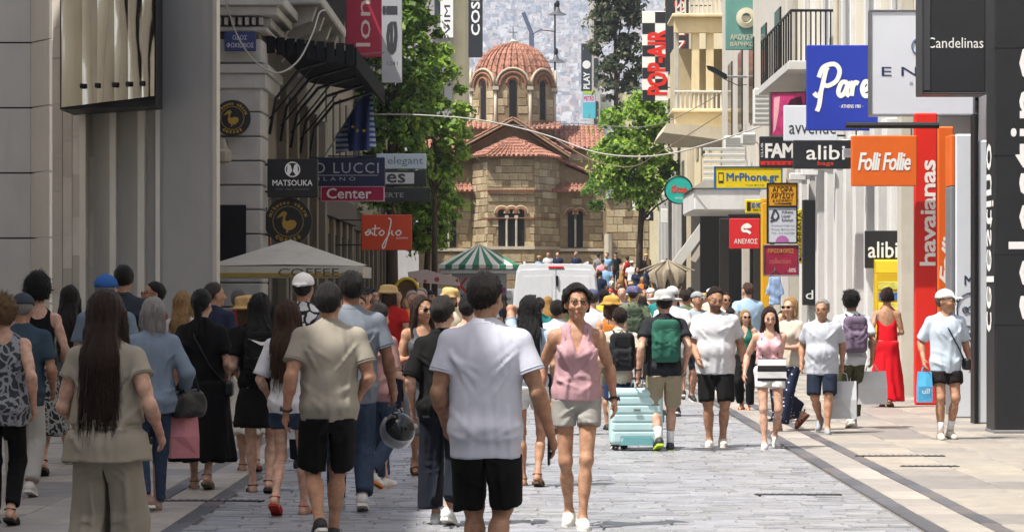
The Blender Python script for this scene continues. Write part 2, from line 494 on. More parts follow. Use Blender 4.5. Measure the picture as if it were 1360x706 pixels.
for side, par, E in ((1, pavR, (2.75, 2.90, 3.22, 3.36)), (-1, pavL, (2.37, 2.52, 2.86, 3.0))):
    y = 14.0
    while y < 52:
        for a, b_, m_ in ((E[0], E[1], DARKS), (E[1], E[2], BEIGE), (E[2], E[3], DARKS)):
            slab(min(side * a, side * b_), max(side * a, side * b_), y, y + .8, m_, par)
        y += .8
    y = 14.0; k = 0
    while y < 56:
        xs = [E[3], E[3] + .62, E[3] + 1.24, E[3] + 1.86, 6.1] if side > 0 else [E[3], E[3] + .7, E[3] + 1.4, E[3] + 2.2, 6.4]
        for a, b_ in zip(xs, xs[1:]): slab(min(side * a, side * b_), max(side * a, side * b_), y + (.35 if k % 2 else 0), y + .9 + (.35 if k % 2 else 0), GREYS, par)
        y += .9; k = (k + 0)
for (px_, py_, w_) in ((1195, 608, .9), (1235, 622, .55), (1060, 660, .7), (250, 668, 1.2)):
    d_ = F * H / (py_ - HY); g_ = thing('drain_grate', 'slotted iron drain grate in the paving, %s' % {1195: 'longer one on the sunlit side', 1235: 'shorter one near the black pylon', 1060: 'one at the edge of the cobbles', 250: 'one in the shade under the crowd'}[px_], 'drain', (X(px_, d_), d_, .024))
    Bx('frame', BLACKM, g_, -w_ / 2, w_ / 2, -.06, .06, -.02, .004, b=.002)
    for i in range(int(w_ / .06)): Bx('bar', METAL, g_, -w_ / 2 + .02 + i * .06, -w_ / 2 + .045 + i * .06, -.05, .05, .0045, .011, b=.002)

# ------------------------------------------------------------------ left side
CLAD = mat('#e4ddd1', .5, .05, 1.2, .03, 30, stain=.2)
CLADG = mat('#c6c2ba', .55, .06, 1.0, .03, 30, stain=.22)
# unseen mass of the tall block, added to shade the street's left half
b0 = thing('office_block', 'tall stone clad block beside the street whose corner pier stands at left edge', 'building', (0, 0, 0))
Bx('wall', CLAD, b0, -22, -8.1, -30, 44.0, 0, 17, b=.05)
Bx('shade_wing', CLAD, b0, -22, -6.6, -30, 29.0, 0, 13.3, b=.05)  # unseen wing, added to put the near-left crowd in shade
Bx('shade_storey', CLAD, b0, -22, -6.6, -30, 12.3, 13.31, 16.3, b=.05)  # unseen storey, added to carry the shade over the nearest walker
for i in range(8):
    for k in range(2): Bx('window', GLASS, b0, -6.62, -6.57, -26 + i * 6.5, -23 + i * 6.5, 5 + k * 3.6, 7.2 + k * 3.6)
dP = 42.0
xs = [X(-80, dP), X(0, dP), X(41, dP)]
for k in range(12):                                          # pier courses with open joints
    z0, z1 = max(0, Z(402.5 - 86.4 * (k - 3), dP)), Z(402.5 - 86.4 * (k - 2), dP)
    if z1 < .1: continue
    o = MB()
    for a0, b1, c1, e1 in (((xs[0], dP), (xs[2] - .004, dP), (xs[2] - .004, dP + .6), (xs[0], dP + .6)),):
        o.prism([a0, b1, c1, e1], 'z', z0 + .012, z1 - .012)
    o.build('stone_course', CLADG, b0)
    MB().prism([(xs[2], dP - .003), (X(66, dP - .6), dP - .62), (X(66, dP - .6) + .02, dP - .5), (xs[2], dP + .3)], 'z', z0 + .012, z1 - .012).build('stone_return', CLAD, b0)
MB().box(xs[0], xs[2] - .02, dP + .02, dP + .7, 0, 12).build('joint_core', mat('#33302d', .9, .1, 3), b0)

b1 = thing('fluted_shop', 'shop with pale vertical fins, marble panels and plain grey corner slab', 'building', (0, 0, 0))
dA, dB = 46.8, 45.0
def wl(px):                                                  # the shop wall runs slightly towards the camera from left to right
    t = (px - 67) / (288 - 67); d = dA + (dB - dA) * t; return X(px, d), d
ax, ay = wl(20); bx_, by_ = wl(288)
MB().prism([(ax, ay + .25), (bx_, by_ + .05), (bx_ - .06, by_ + .5), (-5.75, 51.9), (ax - 8, 52.0), (ax - 8, ay + .25)], 'z', 0, 9.6).build('wall', CLADG, b1)
Bx('shade_floors', CLADG, b1, -18, -7.9, 47, 51.9, 9.6, 18.5)  # unseen storeys, added and set back to shade the corner house wall
MARB = [mat(c, .4, .12, 1.6, .03, 20, stain=.2) for c in ('#cdc5b9', '#bfb7ab', '#d4ccc1', '#b5ada1')]
rr = random.Random(5)
for (u0, u1) in ((68, 107), (116, 147), (156, 184)):         # marble slabs between the fins
    n_ = 3
    for i in range(n_):
        p0, p1 = u0 + (u1 - u0) * i / n_, u0 + (u1 - u0) * (i + 1) / n_
        zz = 0.0
        while zz < 6.2:
            hh = rr.uniform(.5, .95)
            (xa, ya), (xb, yb) = wl(p0), wl(p1)
            MB().prism([(xa + .004, ya + .15), (xb - .004, yb + .15), (xb - .004, yb + .26), (xa + .004, ya + .26)], 'z', zz + .004, zz + hh - .004).build('marble_slab', rr.choice(MARB), b1)
            zz += hh
for (u0, u1) in ((107, 115), (147, 155), (184, 193)):
    (xa, ya), (xb, yb) = wl(u0), wl(u1)
    MB().prism([(xa, ya - .12), (xb, yb - .12), (xb, yb + .3), (xa, ya + .3)], 'z', 0, 9).build('fin', mat('#ddd6c9', .45, .05, 2, .03, 30, stain=.15), b1)
for (u0, u1, m_, off) in ((193, 207, mat('#7d7c7b', .5, .06, 1), .1), (207, 213, CLAD, -.06), (213, 283, mat('#a8a6a1', .6, .05, 1.0, .03, 30, stain=.2), -.03), (283, 288.5, mat('#c2bbb0', .5, .05, 2), -.09)):
    (xa, ya), (xb, yb) = wl(u0), wl(u1)
    MB().prism([(xa + .002, ya + off), (xb, yb + off), (xb, yb + .4), (xa + .002, ya + .4)], 'z', 0, 9.9).build('corner_slab', m_, b1)
# mirrored canopy sign made of wavy polished panels
mc = thing('mirror_panel', 'wavy polished metal panel sign fixed high on the fluted shop', 'sign', (0, 0, 0))
dM = 44.2
def mirror():
    m = mat('#d9d4c6', .09, .05, 1.5, .0, metal=1.0, key='mirror')
    n = m.node_tree.nodes; L = m.node_tree.links.new
    tc = n.new('ShaderNodeTexCoord'); no = n.new('ShaderNodeTexNoise'); no.inputs['Scale'].default_value = 1.1; mp = n.new('ShaderNodeMapping'); mp.inputs['Scale'].default_value = (2.2, 2.2, .7)
    L(tc.outputs['Object'], mp.inputs[0]); L(mp.outputs[0], no.inputs['Vector'])
    bp = n.new('ShaderNodeBump'); bp.inputs['Strength'].default_value = .2; bp.inputs['Distance'].default_value = .1
    L(no.outputs['Fac'], bp.inputs['Height']); L(bp.outputs[0], n['Principled BSDF'].inputs['Normal'])
    return m
edges = [69, 100, 122, 147, 167, 187, 205]
for i in range(6):
    v, f = [], []
    for j in range(9):
        for q in range(13):
            t = j / 8; pxx = edges[i] + (edges[i + 1] - edges[i]) * t
            dd = dM + .9 - .9 * (pxx - 69) / 136 - .018 * math.sin(t * math.pi) + .016 * math.sin(q * .8 + i * 2 + t * 2)
            zz = Z(138 - 10 * (pxx - 69) / 136, dM) + q * .3 + .004
            v.append((X(pxx, dM) , dd, zz))
    for j in range(8):
        for q in range(12): f.append((j * 13 + q, (j + 1) * 13 + q, (j + 1) * 13 + q + 1, j * 13 + q + 1))
    MB().add(v, f).build('mirror_sheet', mirror(), mc, True)
z_ = Z(138, dM)
MB().prism([(X(66, dM), dM + .98), (X(206, dM), dM + .06), (X(206, dM), dM + .9), (X(66, dM), dM + 2.4)], 'z', z_ - .03, z_ + 4).build('backing', BLACKM, mc)
for i in range(1, 6): Bx('fixing', BLACKM, mc, X(edges[i], dM) - .03, X(edges[i], dM) + .03, dM + .9 - .9 * (edges[i] - 69) / 136 - .08, dM + .95 - .9 * (edges[i] - 69) / 136, z_ + .28, z_ + .36)

# neoclassical corner house
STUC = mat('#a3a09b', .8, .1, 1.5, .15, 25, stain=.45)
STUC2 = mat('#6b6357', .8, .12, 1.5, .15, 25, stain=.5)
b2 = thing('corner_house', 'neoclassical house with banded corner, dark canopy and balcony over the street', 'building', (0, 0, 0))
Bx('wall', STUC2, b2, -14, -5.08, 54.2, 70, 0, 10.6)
d2 = 54.0
for k in range(14):                                          # banded corner masonry
    z0 = .0 + k * .46
    Bx('stone_course', STUC, b2, -10, -5.02, d2, d2 + .25, z0 + .01, z0 + .45, b=.02)
    Bx('stone_course', STUC, b2, -5.14, -5.0, d2 + .012, d2 + 1.3, z0 + .01, z0 + .45, b=.02)
for i, (a, b_, p) in enumerate(((118, 98, .06), (98, 86, .12), (42, 36, .08), (22, 10, .3), (10, -4, .42))):
    Bx('cornice', STUC, b2, -10, -4.98 + p, d2 - p, d2 + 3, Z(a, d2), Z(b_, d2), b=.02)
for i in range(16): Bx('dentil', STUC, b2, -7.0 + i * .13, -6.93 + i * .13, d2 - .16, d2, Z(34, d2), Z(24, d2), b=.005)
for i in range(40): Bx('dentil', STUC, b2, -5.0, -4.84, d2 + .1 + i * .3, d2 + .26 + i * .3, Z(34, d2), Z(24, d2), b=.005)
Bx('window', DARK, b2, X(288, d2), X(327, d2), d2 - .03, d2 + .1, Z(360, d2), Z(272, d2))
for i in range(5):                                           # shopfront openings along the street, upper windows
    y0 = 56 + i * 2.8
    Bx('shop_window', GLASS, b2, -5.1, -5.04, y0, y0 + 1.9, .3, 4.2)
    Bx('pilaster', STUC2, b2, -5.1, -4.88, y0 + 2.1, y0 + 2.6, 0, 5.8)
    Bx('shutter', mat('#6a6a5e', .7, .1, 3), b2, -5.1, -5.02, y0, y0 + 1.3, 7.2, 10)
# balcony with scrolled brackets
bz = Z(28, 60)
bs = Bx('balcony_slab', STUC, b2, -5.1, -4.05, 56.5, 64, bz, bz + .22, b=.03)
for i in range(4): MB().prism([(-5.1, bz), (-4.2, bz), (-4.3, bz - .28), (-4.75, bz - .45), (-5.1, bz - .95)], 'y', 57 + i * 2.1, 57.35 + i * 2.1).build('bracket', STUC, bs)
for i in range(30): MB().tube([(-4.1, 56.6 + i * .25, bz + .22), (-4.04, 56.6 + i * .25, bz + .65), (-4.1, 56.6 + i * .25, bz + 1.1)], .022, 5).build('baluster', BLACKM, bs)
for i in range(5): MB().tube([(-5.0 + i * .2, 56.5, bz + .22), (-5.0 + i * .2, 56.5, bz + 1.1)], .022, 5).build('baluster', BLACKM, bs)
MB().tube([(-5.05, 56.5, bz + 1.12), (-4.1, 56.5, bz + 1.12), (-4.1, 64, bz + 1.12)], .035, 6).build('railing', BLACKM, bs)
# iron and glass canopy on curved brackets
cn = thing('iron_canopy', 'dark iron and glass canopy projecting over the pavement on curved brackets', 'canopy', (0, 0, 0))
cz = Z(100, 60)
MB().prism([(-5.0, cz + .28), (-3.35, cz), (-3.35, cz + .07), (-5.0, cz + .36)], 'y', 55.0, 66).build('roof', mat('#0b0c0d', .9, .2, 2, spec=.1), cn)
Bx('fascia', mat('#0c0d0e', .9, .2, 3, spec=.1), cn, -3.36, -3.28, 55, 66, cz - .22, cz + .16)
for i in range(9): Bx('fascia_panel', mat('#131416', .8, .2, 3, spec=.2), cn, -5.0 + i * .19, -4.84 + i * .19, 54.93, 55.0, cz - .22 + (.26 - i * .03), cz + .2 + (.16 - i * .018))
for i in range(5): MB().tube([(-4.98, 55.3 + i * 2.5, cz - 1.5), (-4.85, 55.3 + i * 2.5, cz - .8), (-4.4, 55.3 + i * 2.5, cz - .25), (-3.6, 55.3 + i * 2.5, cz + .0)], .035, 6).build('bracket', BLACKM, cn, True)
for i in range(4): MB().tube([(-4.98, 55.3 + i * 2.5, cz - 1.2), (-4.5, 55.3 + i * 2.5, cz - .62), (-4.1, 55.3 + i * 2.5, cz - .12)], .02, 5).build('scroll', BLACKM, cn, True)
# next houses down the left side
b3 = thing('shaded_terrace', 'shaded row of shop houses behind the left street signs', 'building', (0, 0, 0))
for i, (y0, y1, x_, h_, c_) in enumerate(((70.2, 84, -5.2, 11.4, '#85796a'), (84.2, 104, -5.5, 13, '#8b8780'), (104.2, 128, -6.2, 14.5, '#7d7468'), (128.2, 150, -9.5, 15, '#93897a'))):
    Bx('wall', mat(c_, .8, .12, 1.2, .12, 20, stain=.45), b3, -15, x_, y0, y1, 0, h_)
    k = y0 + .6
    while k < y1 - 2:
        Bx('shop_window', GLASS, b3, x_ - .02, x_ + .04, k, k + 1.7, .2, 3.2)
        for q in range(3): Bx('window', mat('#4d514e', .5, .2, 2), b3, x_ - .02, x_ + .05, k + .2, k + 1.3, 5 + q * 3.3, 7 + q * 3.3)
        Bx('mullion', STUC2, b3, x_, x_ + .12, k + 1.75, k + 2.3, 0, 3.6)
        k += 2.7
    Bx('shop_lintel', mat('#3f3a36', .7, .2, 2), b3, x_, x_ + .2, y0, y1, 3.6, 4.2)

# ------------------------------------------------------------------ right side
WPAINT = mat('#cfcfcd', .55, .06, 1.5, .04, 30, stain=.4)
WPAINT2 = mat('#bdbcb8', .6, .07, 1.5, .05, 30, stain=.3)
XR = 6.15
r1 = thing('white_shop_row', 'white painted shop row with close pilasters under the hanging signs', 'building', (0, 0, 0))
Bx('wall', WPAINT, r1, XR + .25, 16, 44.5, 66, 0, 4.6)
Bx('upper_wall', mat('#c9c3b2', .75, .07, 1.2, .08, 25, stain=.35), r1, XR + .1, 16, 44.5, 66, 4.6, 17)
for i, y0 in enumerate((47.5, 49.2, 50.8, 52.6, 54.2, 55.9, 57.6, 59.4, 61.2, 63.0)):
    pi_ = Bx('pilaster', WPAINT, r1, XR - .12, XR + .3, y0, y0 + .45, 0, 4.25)
    Bx('capital', WPAINT, pi_, XR - .2, XR + .3, y0 - .06, y0 + .51, 4.25, 4.55)
    Bx('shop_window', GLASS, r1, XR + .22, XR + .245, y0 + .5, y0 + 1.6, .25, 3.6)
    Bx('poster', mat(('#7a3a44', '#c9c6c0', '#8f4a3c')[i % 3], .6, .2, 4), r1, XR + .19, XR + .215, y0 + .7, y0 + 1.35, 1.2, 2.4)
Bx('shop_beam', WPAINT2, r1, XR - .02, XR + .3, 47, 64, 4.56, 4.95)
for i in range(6): Bx('spot_lamp', mat('#dddddd', .4, .05, 2), r1, XR - .55, XR - .2, 48 + i * 2.6, 48.16 + i * 2.6, 4.05, 4.2)
for i in range(5):
    for q in range(3):
        y0 = 47 + i * 3.8; z0 = 6.0 + q * 3.5
        wn = Bx('window', GLASS, r1, XR + .07, XR + .12, y0, y0 + 1.3, z0, z0 + 2.2)
        Bx('window_frame', WPAINT, wn, XR + .0, XR + .12, y0 - .18, y0 - .002, z0 - .1, z0 + 2.4); Bx('window_frame', WPAINT, wn, XR + .0, XR + .12, y0 + 1.302, y0 + 1.48, z0 - .1, z0 + 2.4)
bz = 6.35
bs = Bx('balcony_slab', WPAINT2, r1, 5.3, XR + .1, 58, 65.5, bz - .18, bz)
for i in range(14): MB().tube([(5.36, 58.1 + i * .56, bz), (5.36, 58.1 + i * .56, bz + 1.0)], .02, 5).build('baluster', BLACKM, bs)
for i in range(9): MB().tube([(5.36 + i * .1, 58.06, bz), (5.36 + i * .1, 58.06, bz + 1.0)], .016, 5).build('baluster', BLACKM, bs)
MB().tube([(XR + .1, 58.06, bz + 1.02), (5.36, 58.06, bz + 1.02), (5.36, 65.4, bz + 1.02)], .03, 6).build('railing', BLACKM, bs)
for i in range(3): MB().tube([(XR - .0 + .02 * i, 56.9 + i * 2.9, 4.6), (XR + .02 * i, 56.9 + i * 2.9, 16)], .06, 8).build('downpipe', mat('#b9b2a2', .5, .1, 2), r1)

# concrete pier and the bright shop panels nearer the camera
r0 = thing('corner_shops', 'row of near shops with tall coloured panels beside the black pylon', 'building', (0, 0, 0))
Bx('wall', mat('#77757a', .7, .1, 1.5, stain=.3), r0, 6.95, 16, 20, 44.4, 0, 5.2)
Bx('upper_wall', mat('#cdc8bd', .75, .06, 1.2, .06, 25, stain=.3), r0, 6.9, 16, -30, 44.4, 5.2, 16); Bx('lower_wall', mat('#b9b2a4', .7, .1, 1.5, stain=.3), r0, 6.95, 16, -30, 19.9, 0, 5.2)  # unseen facade carried behind the camera for the mirror's reflection and bounced light
for i in range(18):
    for k in range(3): Bx('upper_window', GLASS, r0, 6.84, 6.93, -28 + i * 4, -26.6 + i * 4, 6.2 + k * 3.3, 8.4 + k * 3.3)
for i in range(9): Bx('shop_window', GLASS, r0, 6.9, 6.97, -28 + i * 5.2, -24.6 + i * 5.2, .3, 4.2)
Bx('wall', mat('#b5b0a4', .75, .08, 1.5, .1, 25, stain=.4), r0, X(1196, 45.4), X(1214, 45.4), 45.4, 45.8, 0, 12)
RED, ORG = mat('#d2281c', .4, .06, 2, spec=.5, stain=.2), mat('#d4621c', .4, .06, 2, spec=.5, stain=.2)
WPAN, GPAN = mat('#c5cad1', .3, .05, 2, spec=.5), mat('#74767b', .4, .08, 2)
def panel(name, label, x0, x1, ytop, d, m, depth=.9, z0=.02):
    t = thing(name, label, 'shop panel', ((X(x0, d) + X(x1, d)) / 2, d, 0))
    w_ = (X(x1, d) - X(x0, d)) / 2
    cs_ = Bx('casing', m, t, -w_, w_, 0, depth, z0, Z(ytop, d), b=.02)
    t['_w'] = w_
    def q(px, py): return X(px, d) - t.location.x, Z(py, d)
    return t, q
p, q = panel('shop_totem', 'tall red panel with white vertical lettering', 1215, 1245, 150, 41.8, RED, .12)
(xa, za), (xb, zb) = q(1222, 352), q(1242, 213)
fit_text('havaianas', xa, xb, za, zb, -.005, mat('#e6e2dc', .5, .03, 2), p, bold=.03, rot=R(90), space=.92)
p, q = panel('shop_totem', 'tall orange panel with white handwritten lettering', 1245.5, 1267, 168, 42.3, ORG, .12)
(xa, za), (xb, zb) = q(1248, 381), q(1265, 315)
fit_text('Folli', xa, xb, za, zb, -.005, mat('#e6e2dc', .5, .03, 2), p, bold=.03, rot=R(80), shear=.3, space=.9)
MB().box(-.2, .14, -.02, .2, 0, .35).build('plinth', BLACKM, p)
p, q = panel('shop_totem', 'tall white panel with small emblem of linked circles', 1269, 1297, 178, 37.4, WPAN, .15)
Bx('edge_strip', ORG, p, -p['_w'] - .06, -p['_w'] - .002, .02, .5, Z(247, 37.4), Z(179, 37.4)); Bx('edge_strip', GPAN, p, -p['_w'] - .06, -p['_w'] - .002, .02, .5, .05, Z(247.5, 37.4))
(xa, za) = q(1288, 411); mk = mat('#2c3550', .5, .05, 2)
MB().tube([(xa + .17 * math.cos(a), -.006, za + .22 * math.sin(a)) for a in [i * 6.283 / 24 for i in range(25)]], .009, 5).build('emblem_ring', mk, p)
for dx, dz_ in ((-.06, 0), (.06, .09), (.06, -.09)):
    MB().tube([(xa + dx + .035 * math.cos(a), -.006, za + dz_ + .035 * math.sin(a)) for a in [i * 6.283 / 12 for i in range(13)]], .008, 5).build('emblem_dot', mk, p)
MB().tube([(xa + .05, -.006, za + .08), (xa - .06, -.006, za), (xa + .05, -.006, za - .08)], .006, 5).build('emblem_line', mk, p)
for k, (t_, y_) in enumerate((('M', 372), ('ES', 447))):
    (xa, za), (xb, zb) = q(1281, y_ + 6), q(1292, y_ - 6); fit_text(t_, xa, xb, za, zb, -.005, mk, p, bold=.02)
p, q = panel('shop_totem', 'narrow white door panel between dark steel jambs', 1299, 1313, 186, 35.8, WPAN, .35)
Bx('jamb', BLACKM, p, -p['_w'] - .05, -p['_w'] - .003, -.03, .3, 0, 3.9); Bx('jamb', GPAN, p, p['_w'] + .003, p['_w'] + .07, -.05, .3, 0, 4.0)
p, q = panel('shop_pylon', 'black shop pylon with large white vertical lettering', 1321, 1475, -60, 33.3, mat('#222326', .45, .15, 1.5, .05, 40, stain=.2), .62, 0)
PW = mat('#e4e4e2', .5, .03, 2)
(xa, za), (xb, zb) = q(1340, 428), q(1384, 60)
fit_text('celestino', xa, xb, za, zb, -.005, PW, p, bold=.012, rot=R(90), space=1.05)
fit_text('celestino', .02, .55, 1.2, 3.4, -p['_w'] - .006, PW, p, bold=.012, rot=R(90), face='-x')
for z0 in (.05, 1.28, 2.1, 3.25, 4.5): Bx('seam', mat('#111112', .6, .1, 2), p, -p['_w'] - .003, p['_w'], -.003, .3, z0, z0 + .008, b=.001)
Bx('plinth', METAL, p, -p['_w'] - .01, p['_w'] + .01, -.012, .63, 0, .06)

# buildings further along the right side
r2 = thing('phone_shop_house', 'house with yellow framed shop, concrete canopy and air conditioners', 'building', (0, 0, 0))
Bx('wall', mat('#b7b2a8', .75, .08, 1.3, .08, 25, stain=.4), r2, 6.0, 16, 66.2, 88, 0, 16)
Bx('yellow_jamb', mat('#d6a014', .5, .06, 3), r2, X(1015, 64), X(1026, 64), 64.6, 65.0, 0, Z(268, 64)); Bx('yellow_jamb', mat('#d6a014', .5, .06, 3), r2, X(1015, 64), X(1064, 64), 64.62, 65.02, Z(268, 64) + .003, Z(262, 64))
Bx('white_jamb', WPAINT, r2, X(1041, 64), X(1052, 64), 64.7, 65.0, 0, Z(320, 64))
for i, (a, b_) in enumerate(((956, 968), (986, 996), (1000, 1010))): Bx('shop_frame', mat(('#24221f', '#b8b4ac', '#2b2a28')[i], .5, .1, 3), r2, X(a, 70), X(b_, 70), 70, 70.3, 0, Z(290, 70))
Bx('shop_shade', DARK, r2, 5.0, 6.1, 71, 71.2, 0, 3.6)  # dark sheets paint the shade inside the shops under the canopy
Bx('shop_shade', DARK, r2, X(930, 80), 6.1, 80, 80.2, 0, Z(284, 80))
Bx('canopy_slab', WPAINT, r2, X(921, 74), 6.1, 73.8, 79, Z(280, 74), Z(250, 74), b=.04)
MB().prism([(X(918, 74), Z(250, 74) + .003), (6.0, Z(250, 74) + .003), (6.0, Z(243, 74)), (X(935, 74), Z(240, 74))], 'y', 73.75, 79).build('canopy_top', mat('#a7a399', .8, .1, 2), r2)
for i in range(6): Bx('louvre', mat('#a9aba9', .5, .1, 4), r2, X(934, 75), X(990, 75), 75 + .002 * i, 75.1, Z(240 - i * 8, 75), Z(236 - i * 8, 75))
for i in range(5): Bx('window', GLASS, r2, 5.96, 6.03, 67.5 + i * 4, 69 + i * 4, 6.2, 8.4); 
for i in range(5): Bx('window', GLASS, r2, 5.96, 6.03, 67.5 + i * 4, 69 + i * 4, 9.8, 12)
MB().prism([(X(958, 84), Z(280, 84)), (X(944, 84), Z(278, 84)), (X(893, 84), Z(347, 84)), (X(905, 84), Z(352, 84))], 'y', 84, 84.35).build('slanted_brace', WPAINT2, r2)
MB().prism([(X(966, 86), Z(280, 86)), (X(958, 86), Z(280, 86)), (X(917, 86), Z(345, 86)), (X(924, 86), Z(348, 86))], 'y', 86, 86.2).build('slanted_brace', mat('#a59f92', .7, .1, 2), r2)
def aircon(label, x0, y0, x1, y1, d):
    t = thing('air_conditioner', label, 'air conditioner', (X((x0 + x1) / 2, d), d, Z(y1, d)), group='air conditioners on the right wall')
    w_, h_ = (X(x1, d) - X(x0, d)) / 2, Z(y0, d) - Z(y1, d)
    Bx('casing', mat('#c6c6c1', .5, .05, 3, stain=.2), t, -w_, w_, 0, .4, 0, h_, b=.03)
    for i in range(6): Bx('grille_slat', mat('#8f908d', .5, .05, 3), t, -w_ * .85, w_ * .85, -.012, .002, h_ * (.12 + i * .13), h_ * (.17 + i * .13), b=.002)
    MB().tube([(w_, .2, .1), (w_ + .1, .2, .0), (w_ + .15, .2, -.5)], .02, 5).build('hose', WPAINT, t)
aircon('tall pale air conditioner box beside the pink poster', 1001, 117, 1025, 166, 70)
aircon('low air conditioner behind the louvres over the yellow phone sign', 962, 180, 986, 198, 76)
aircon('small air conditioner left of the black stores sign', 985, 176, 1004, 192, 73)

r3 = thing('loggia_house', 'cream house with columned loggia and projecting balconies', 'building', (0, 0, 0))
CREAM = mat('#cdbf9d', .75, .08, 1.3, .08, 25, stain=.4)
Bx('wall', CREAM, r3, 6.9, 16, 88.2, 118, 0, 20)
d3 = 96.0
Bx('loggia_back', mat('#b3a687', .8, .1, 1.3, stain=.3), r3, X(900, d3), 7.0, 99, 101, Z(186, d3), Z(55, d3))
for (a, b_) in ((919, 929), (938, 948)): Bx('column', CREAM, r3, X(a, d3), X(b_, d3), d3, d3 + .35, Z(150, d3), Z(22, d3))
Bx('corner_pier', mat('#a8a69f', .7, .1, 2), r3, X(896, d3), X(902, d3), d3 + .2, d3 + .6, Z(150, d3), Z(22, d3))
for k, (y0, y1) in enumerate(((150, 128), (24, 2))):
    pp = Bx('parapet', CREAM, r3, X(895, d3), 7.0, d3 - .1, d3 + .15, Z(y0 + 20, d3), Z(y0, d3))
    Bx('cornice', CREAM, pp, X(892, d3), 7.0, d3 - .3, d3 + 3, Z(y0, d3) + .003, Z(y0 - 5, d3), b=.03)
    for i in range(11):
        u = X(897, d3) + i * .15; Bx('baluster', WPAINT2, pp, u, u + .06, d3 - .05, d3 + .03, Z(y0 - 5, d3), Z(y0 - 5, d3) + .55)
    Bx('rail', WPAINT2, pp, X(895, d3), X(965, d3), d3 - .08, d3 + .06, Z(y0 - 5, d3) + .55, Z(y0 - 5, d3) + .62)
MB().prism([(X(878, 92), Z(178, 92)), (X(972, 92), Z(190, 92)), (X(972, 92), Z(172, 92)), (X(884, 92), Z(166, 92))], 'y', 91, 97).build('balcony_slab', mat('#bcb39e', .75, .1, 1.5, .1, 20, stain=.45), r3)
for i in range(4):
    Bx('upper_window', GLASS, r3, 6.86, 6.92, 103 + i * 4, 104.5 + i * 4, 7, 9.5); Bx('shop_window', GLASS, r3, 6.86, 6.92, 89.5 + i * 4, 92 + i * 4, .3, 3.4)
Bx('shopfront', mat('#2b2825', .5, .3, 2), r3, 6.75, 6.9, 88.4, 117.8, 0, 5.0)  # dark slab paints the shade of the shop recess
r4 = thing('end_terrace', 'sunlit house beside the checkered banner near the church', 'building', (0, 0, 0))
Bx('wall', mat('#c4baa2', .75, .08, 1.3, .08, 25, stain=.4), r4, 6.6, 18, 118.3, 138, 0, 22)
for i in range(4):
    for k in range(4): Bx('window', mat('#5b605c', .4, .2, 2), r4, 6.55, 6.63, 120 + i * 4, 121.4 + i * 4, 5 + k * 3.4, 7.2 + k * 3.4)
Bx('shopfront', mat('#2b2825', .5, .3, 2), r4, 6.42, 6.6, 118.4, 137.8, 0, 6.2)  # recess shade painted as a dark slab here too
for i in range(6): Bx('shop_column', WPAINT2, r4, 6.2, 6.45, 119 + i * 3.2, 119.3 + i * 3.2, 0, 6.2)
bs = Bx('balcony_slab', WPAINT2, r4, 5.7, 6.62, 118.6, 126, Z(13, 119), Z(10, 119))
for i in range(8): Bx('baluster', BLACKM, bs, 5.72 + i * .11, 5.75 + i * .11, 118.6, 118.64, Z(10, 119), Z(10, 119) + .8, b=.004)
# ------------------------------------------------------------------ the church at the end of the street
DC = 150.0
cx_ = lambda p: X(p, DC)
czz = lambda p: Z(p, DC)
G0 = gz(DC)
ch = thing('church', 'small stone church with tiled dome, apse and arched windows ending the street', 'church', (0, 0, 0))
MORT = mat('#8f7d61', .9, .25, 2.2, .5, 14, stain=.5)
BLOCKS = [mat(c, .88, .3, 4, .6, 14, stain=.6) for c in ('#ab9b7b', '#9b8b6f', '#b5a687', '#8a795d', '#a29274')]
BRICK = mat('#8a5f48', .9, .25, 6, .5, 20)
HOOD = mat('#a99d88', .8, .15, 3, .2, 20, stain=.5)
MARBLE = mat('#b4aa98', .6, .1, 3, .1, 20, stain=.3)
TILE = mat('#936755', .85, .5, 3.2, .5, 9, stain=.6)
unit = {}
rr = random.Random(11)
def block(c, sx, sy, sz, rz=0.0):
    i = rr.randrange(len(BLOCKS))
    if i not in unit:
        unit[i] = MB().bbox(-.5, .5, -.5, .5, -.5, .5, b=.035).mesh('stone_block'); unit[i].materials.append(BLOCKS[i])
    o = mesh_obj('stone_block', unit[i], None, ch, c, rz); o.scale = (sx, sy, sz)
def blocks(xa, ya, xb, yb, z0, z1, rowh=.38, wide=(.3, .95), skip=()):
    """courses of stone blocks on the wall from (xa,ya) to (xb,yb)"""
    L = math.hypot(xb - xa, yb - ya); ux, uy = (xb - xa) / L, (yb - ya) / L; rz = math.atan2(uy, ux)
    z = z0
    while z + rowh * .8 < z1:
        u = rr.uniform(-.15, .0)
        while u < L - .1:
            wd = rr.uniform(*wide); a, b_ = max(u, 0) + .012, min(u + wd, L) - .012
            u += wd
            if b_ - a < .15 or rr.random() < .08: continue
            m_ = (a + b_) / 2
            if any(s0 < m_ < s1 and q0 < z + rowh * .5 < q1 for s0, s1, q0, q1 in skip): continue
            block((xa + ux * m_, ya + uy * m_, z + rowh / 2), b_ - a, .05 + rr.uniform(0, .05), rowh - rr.uniform(.02, .07), rz)
        z += rowh
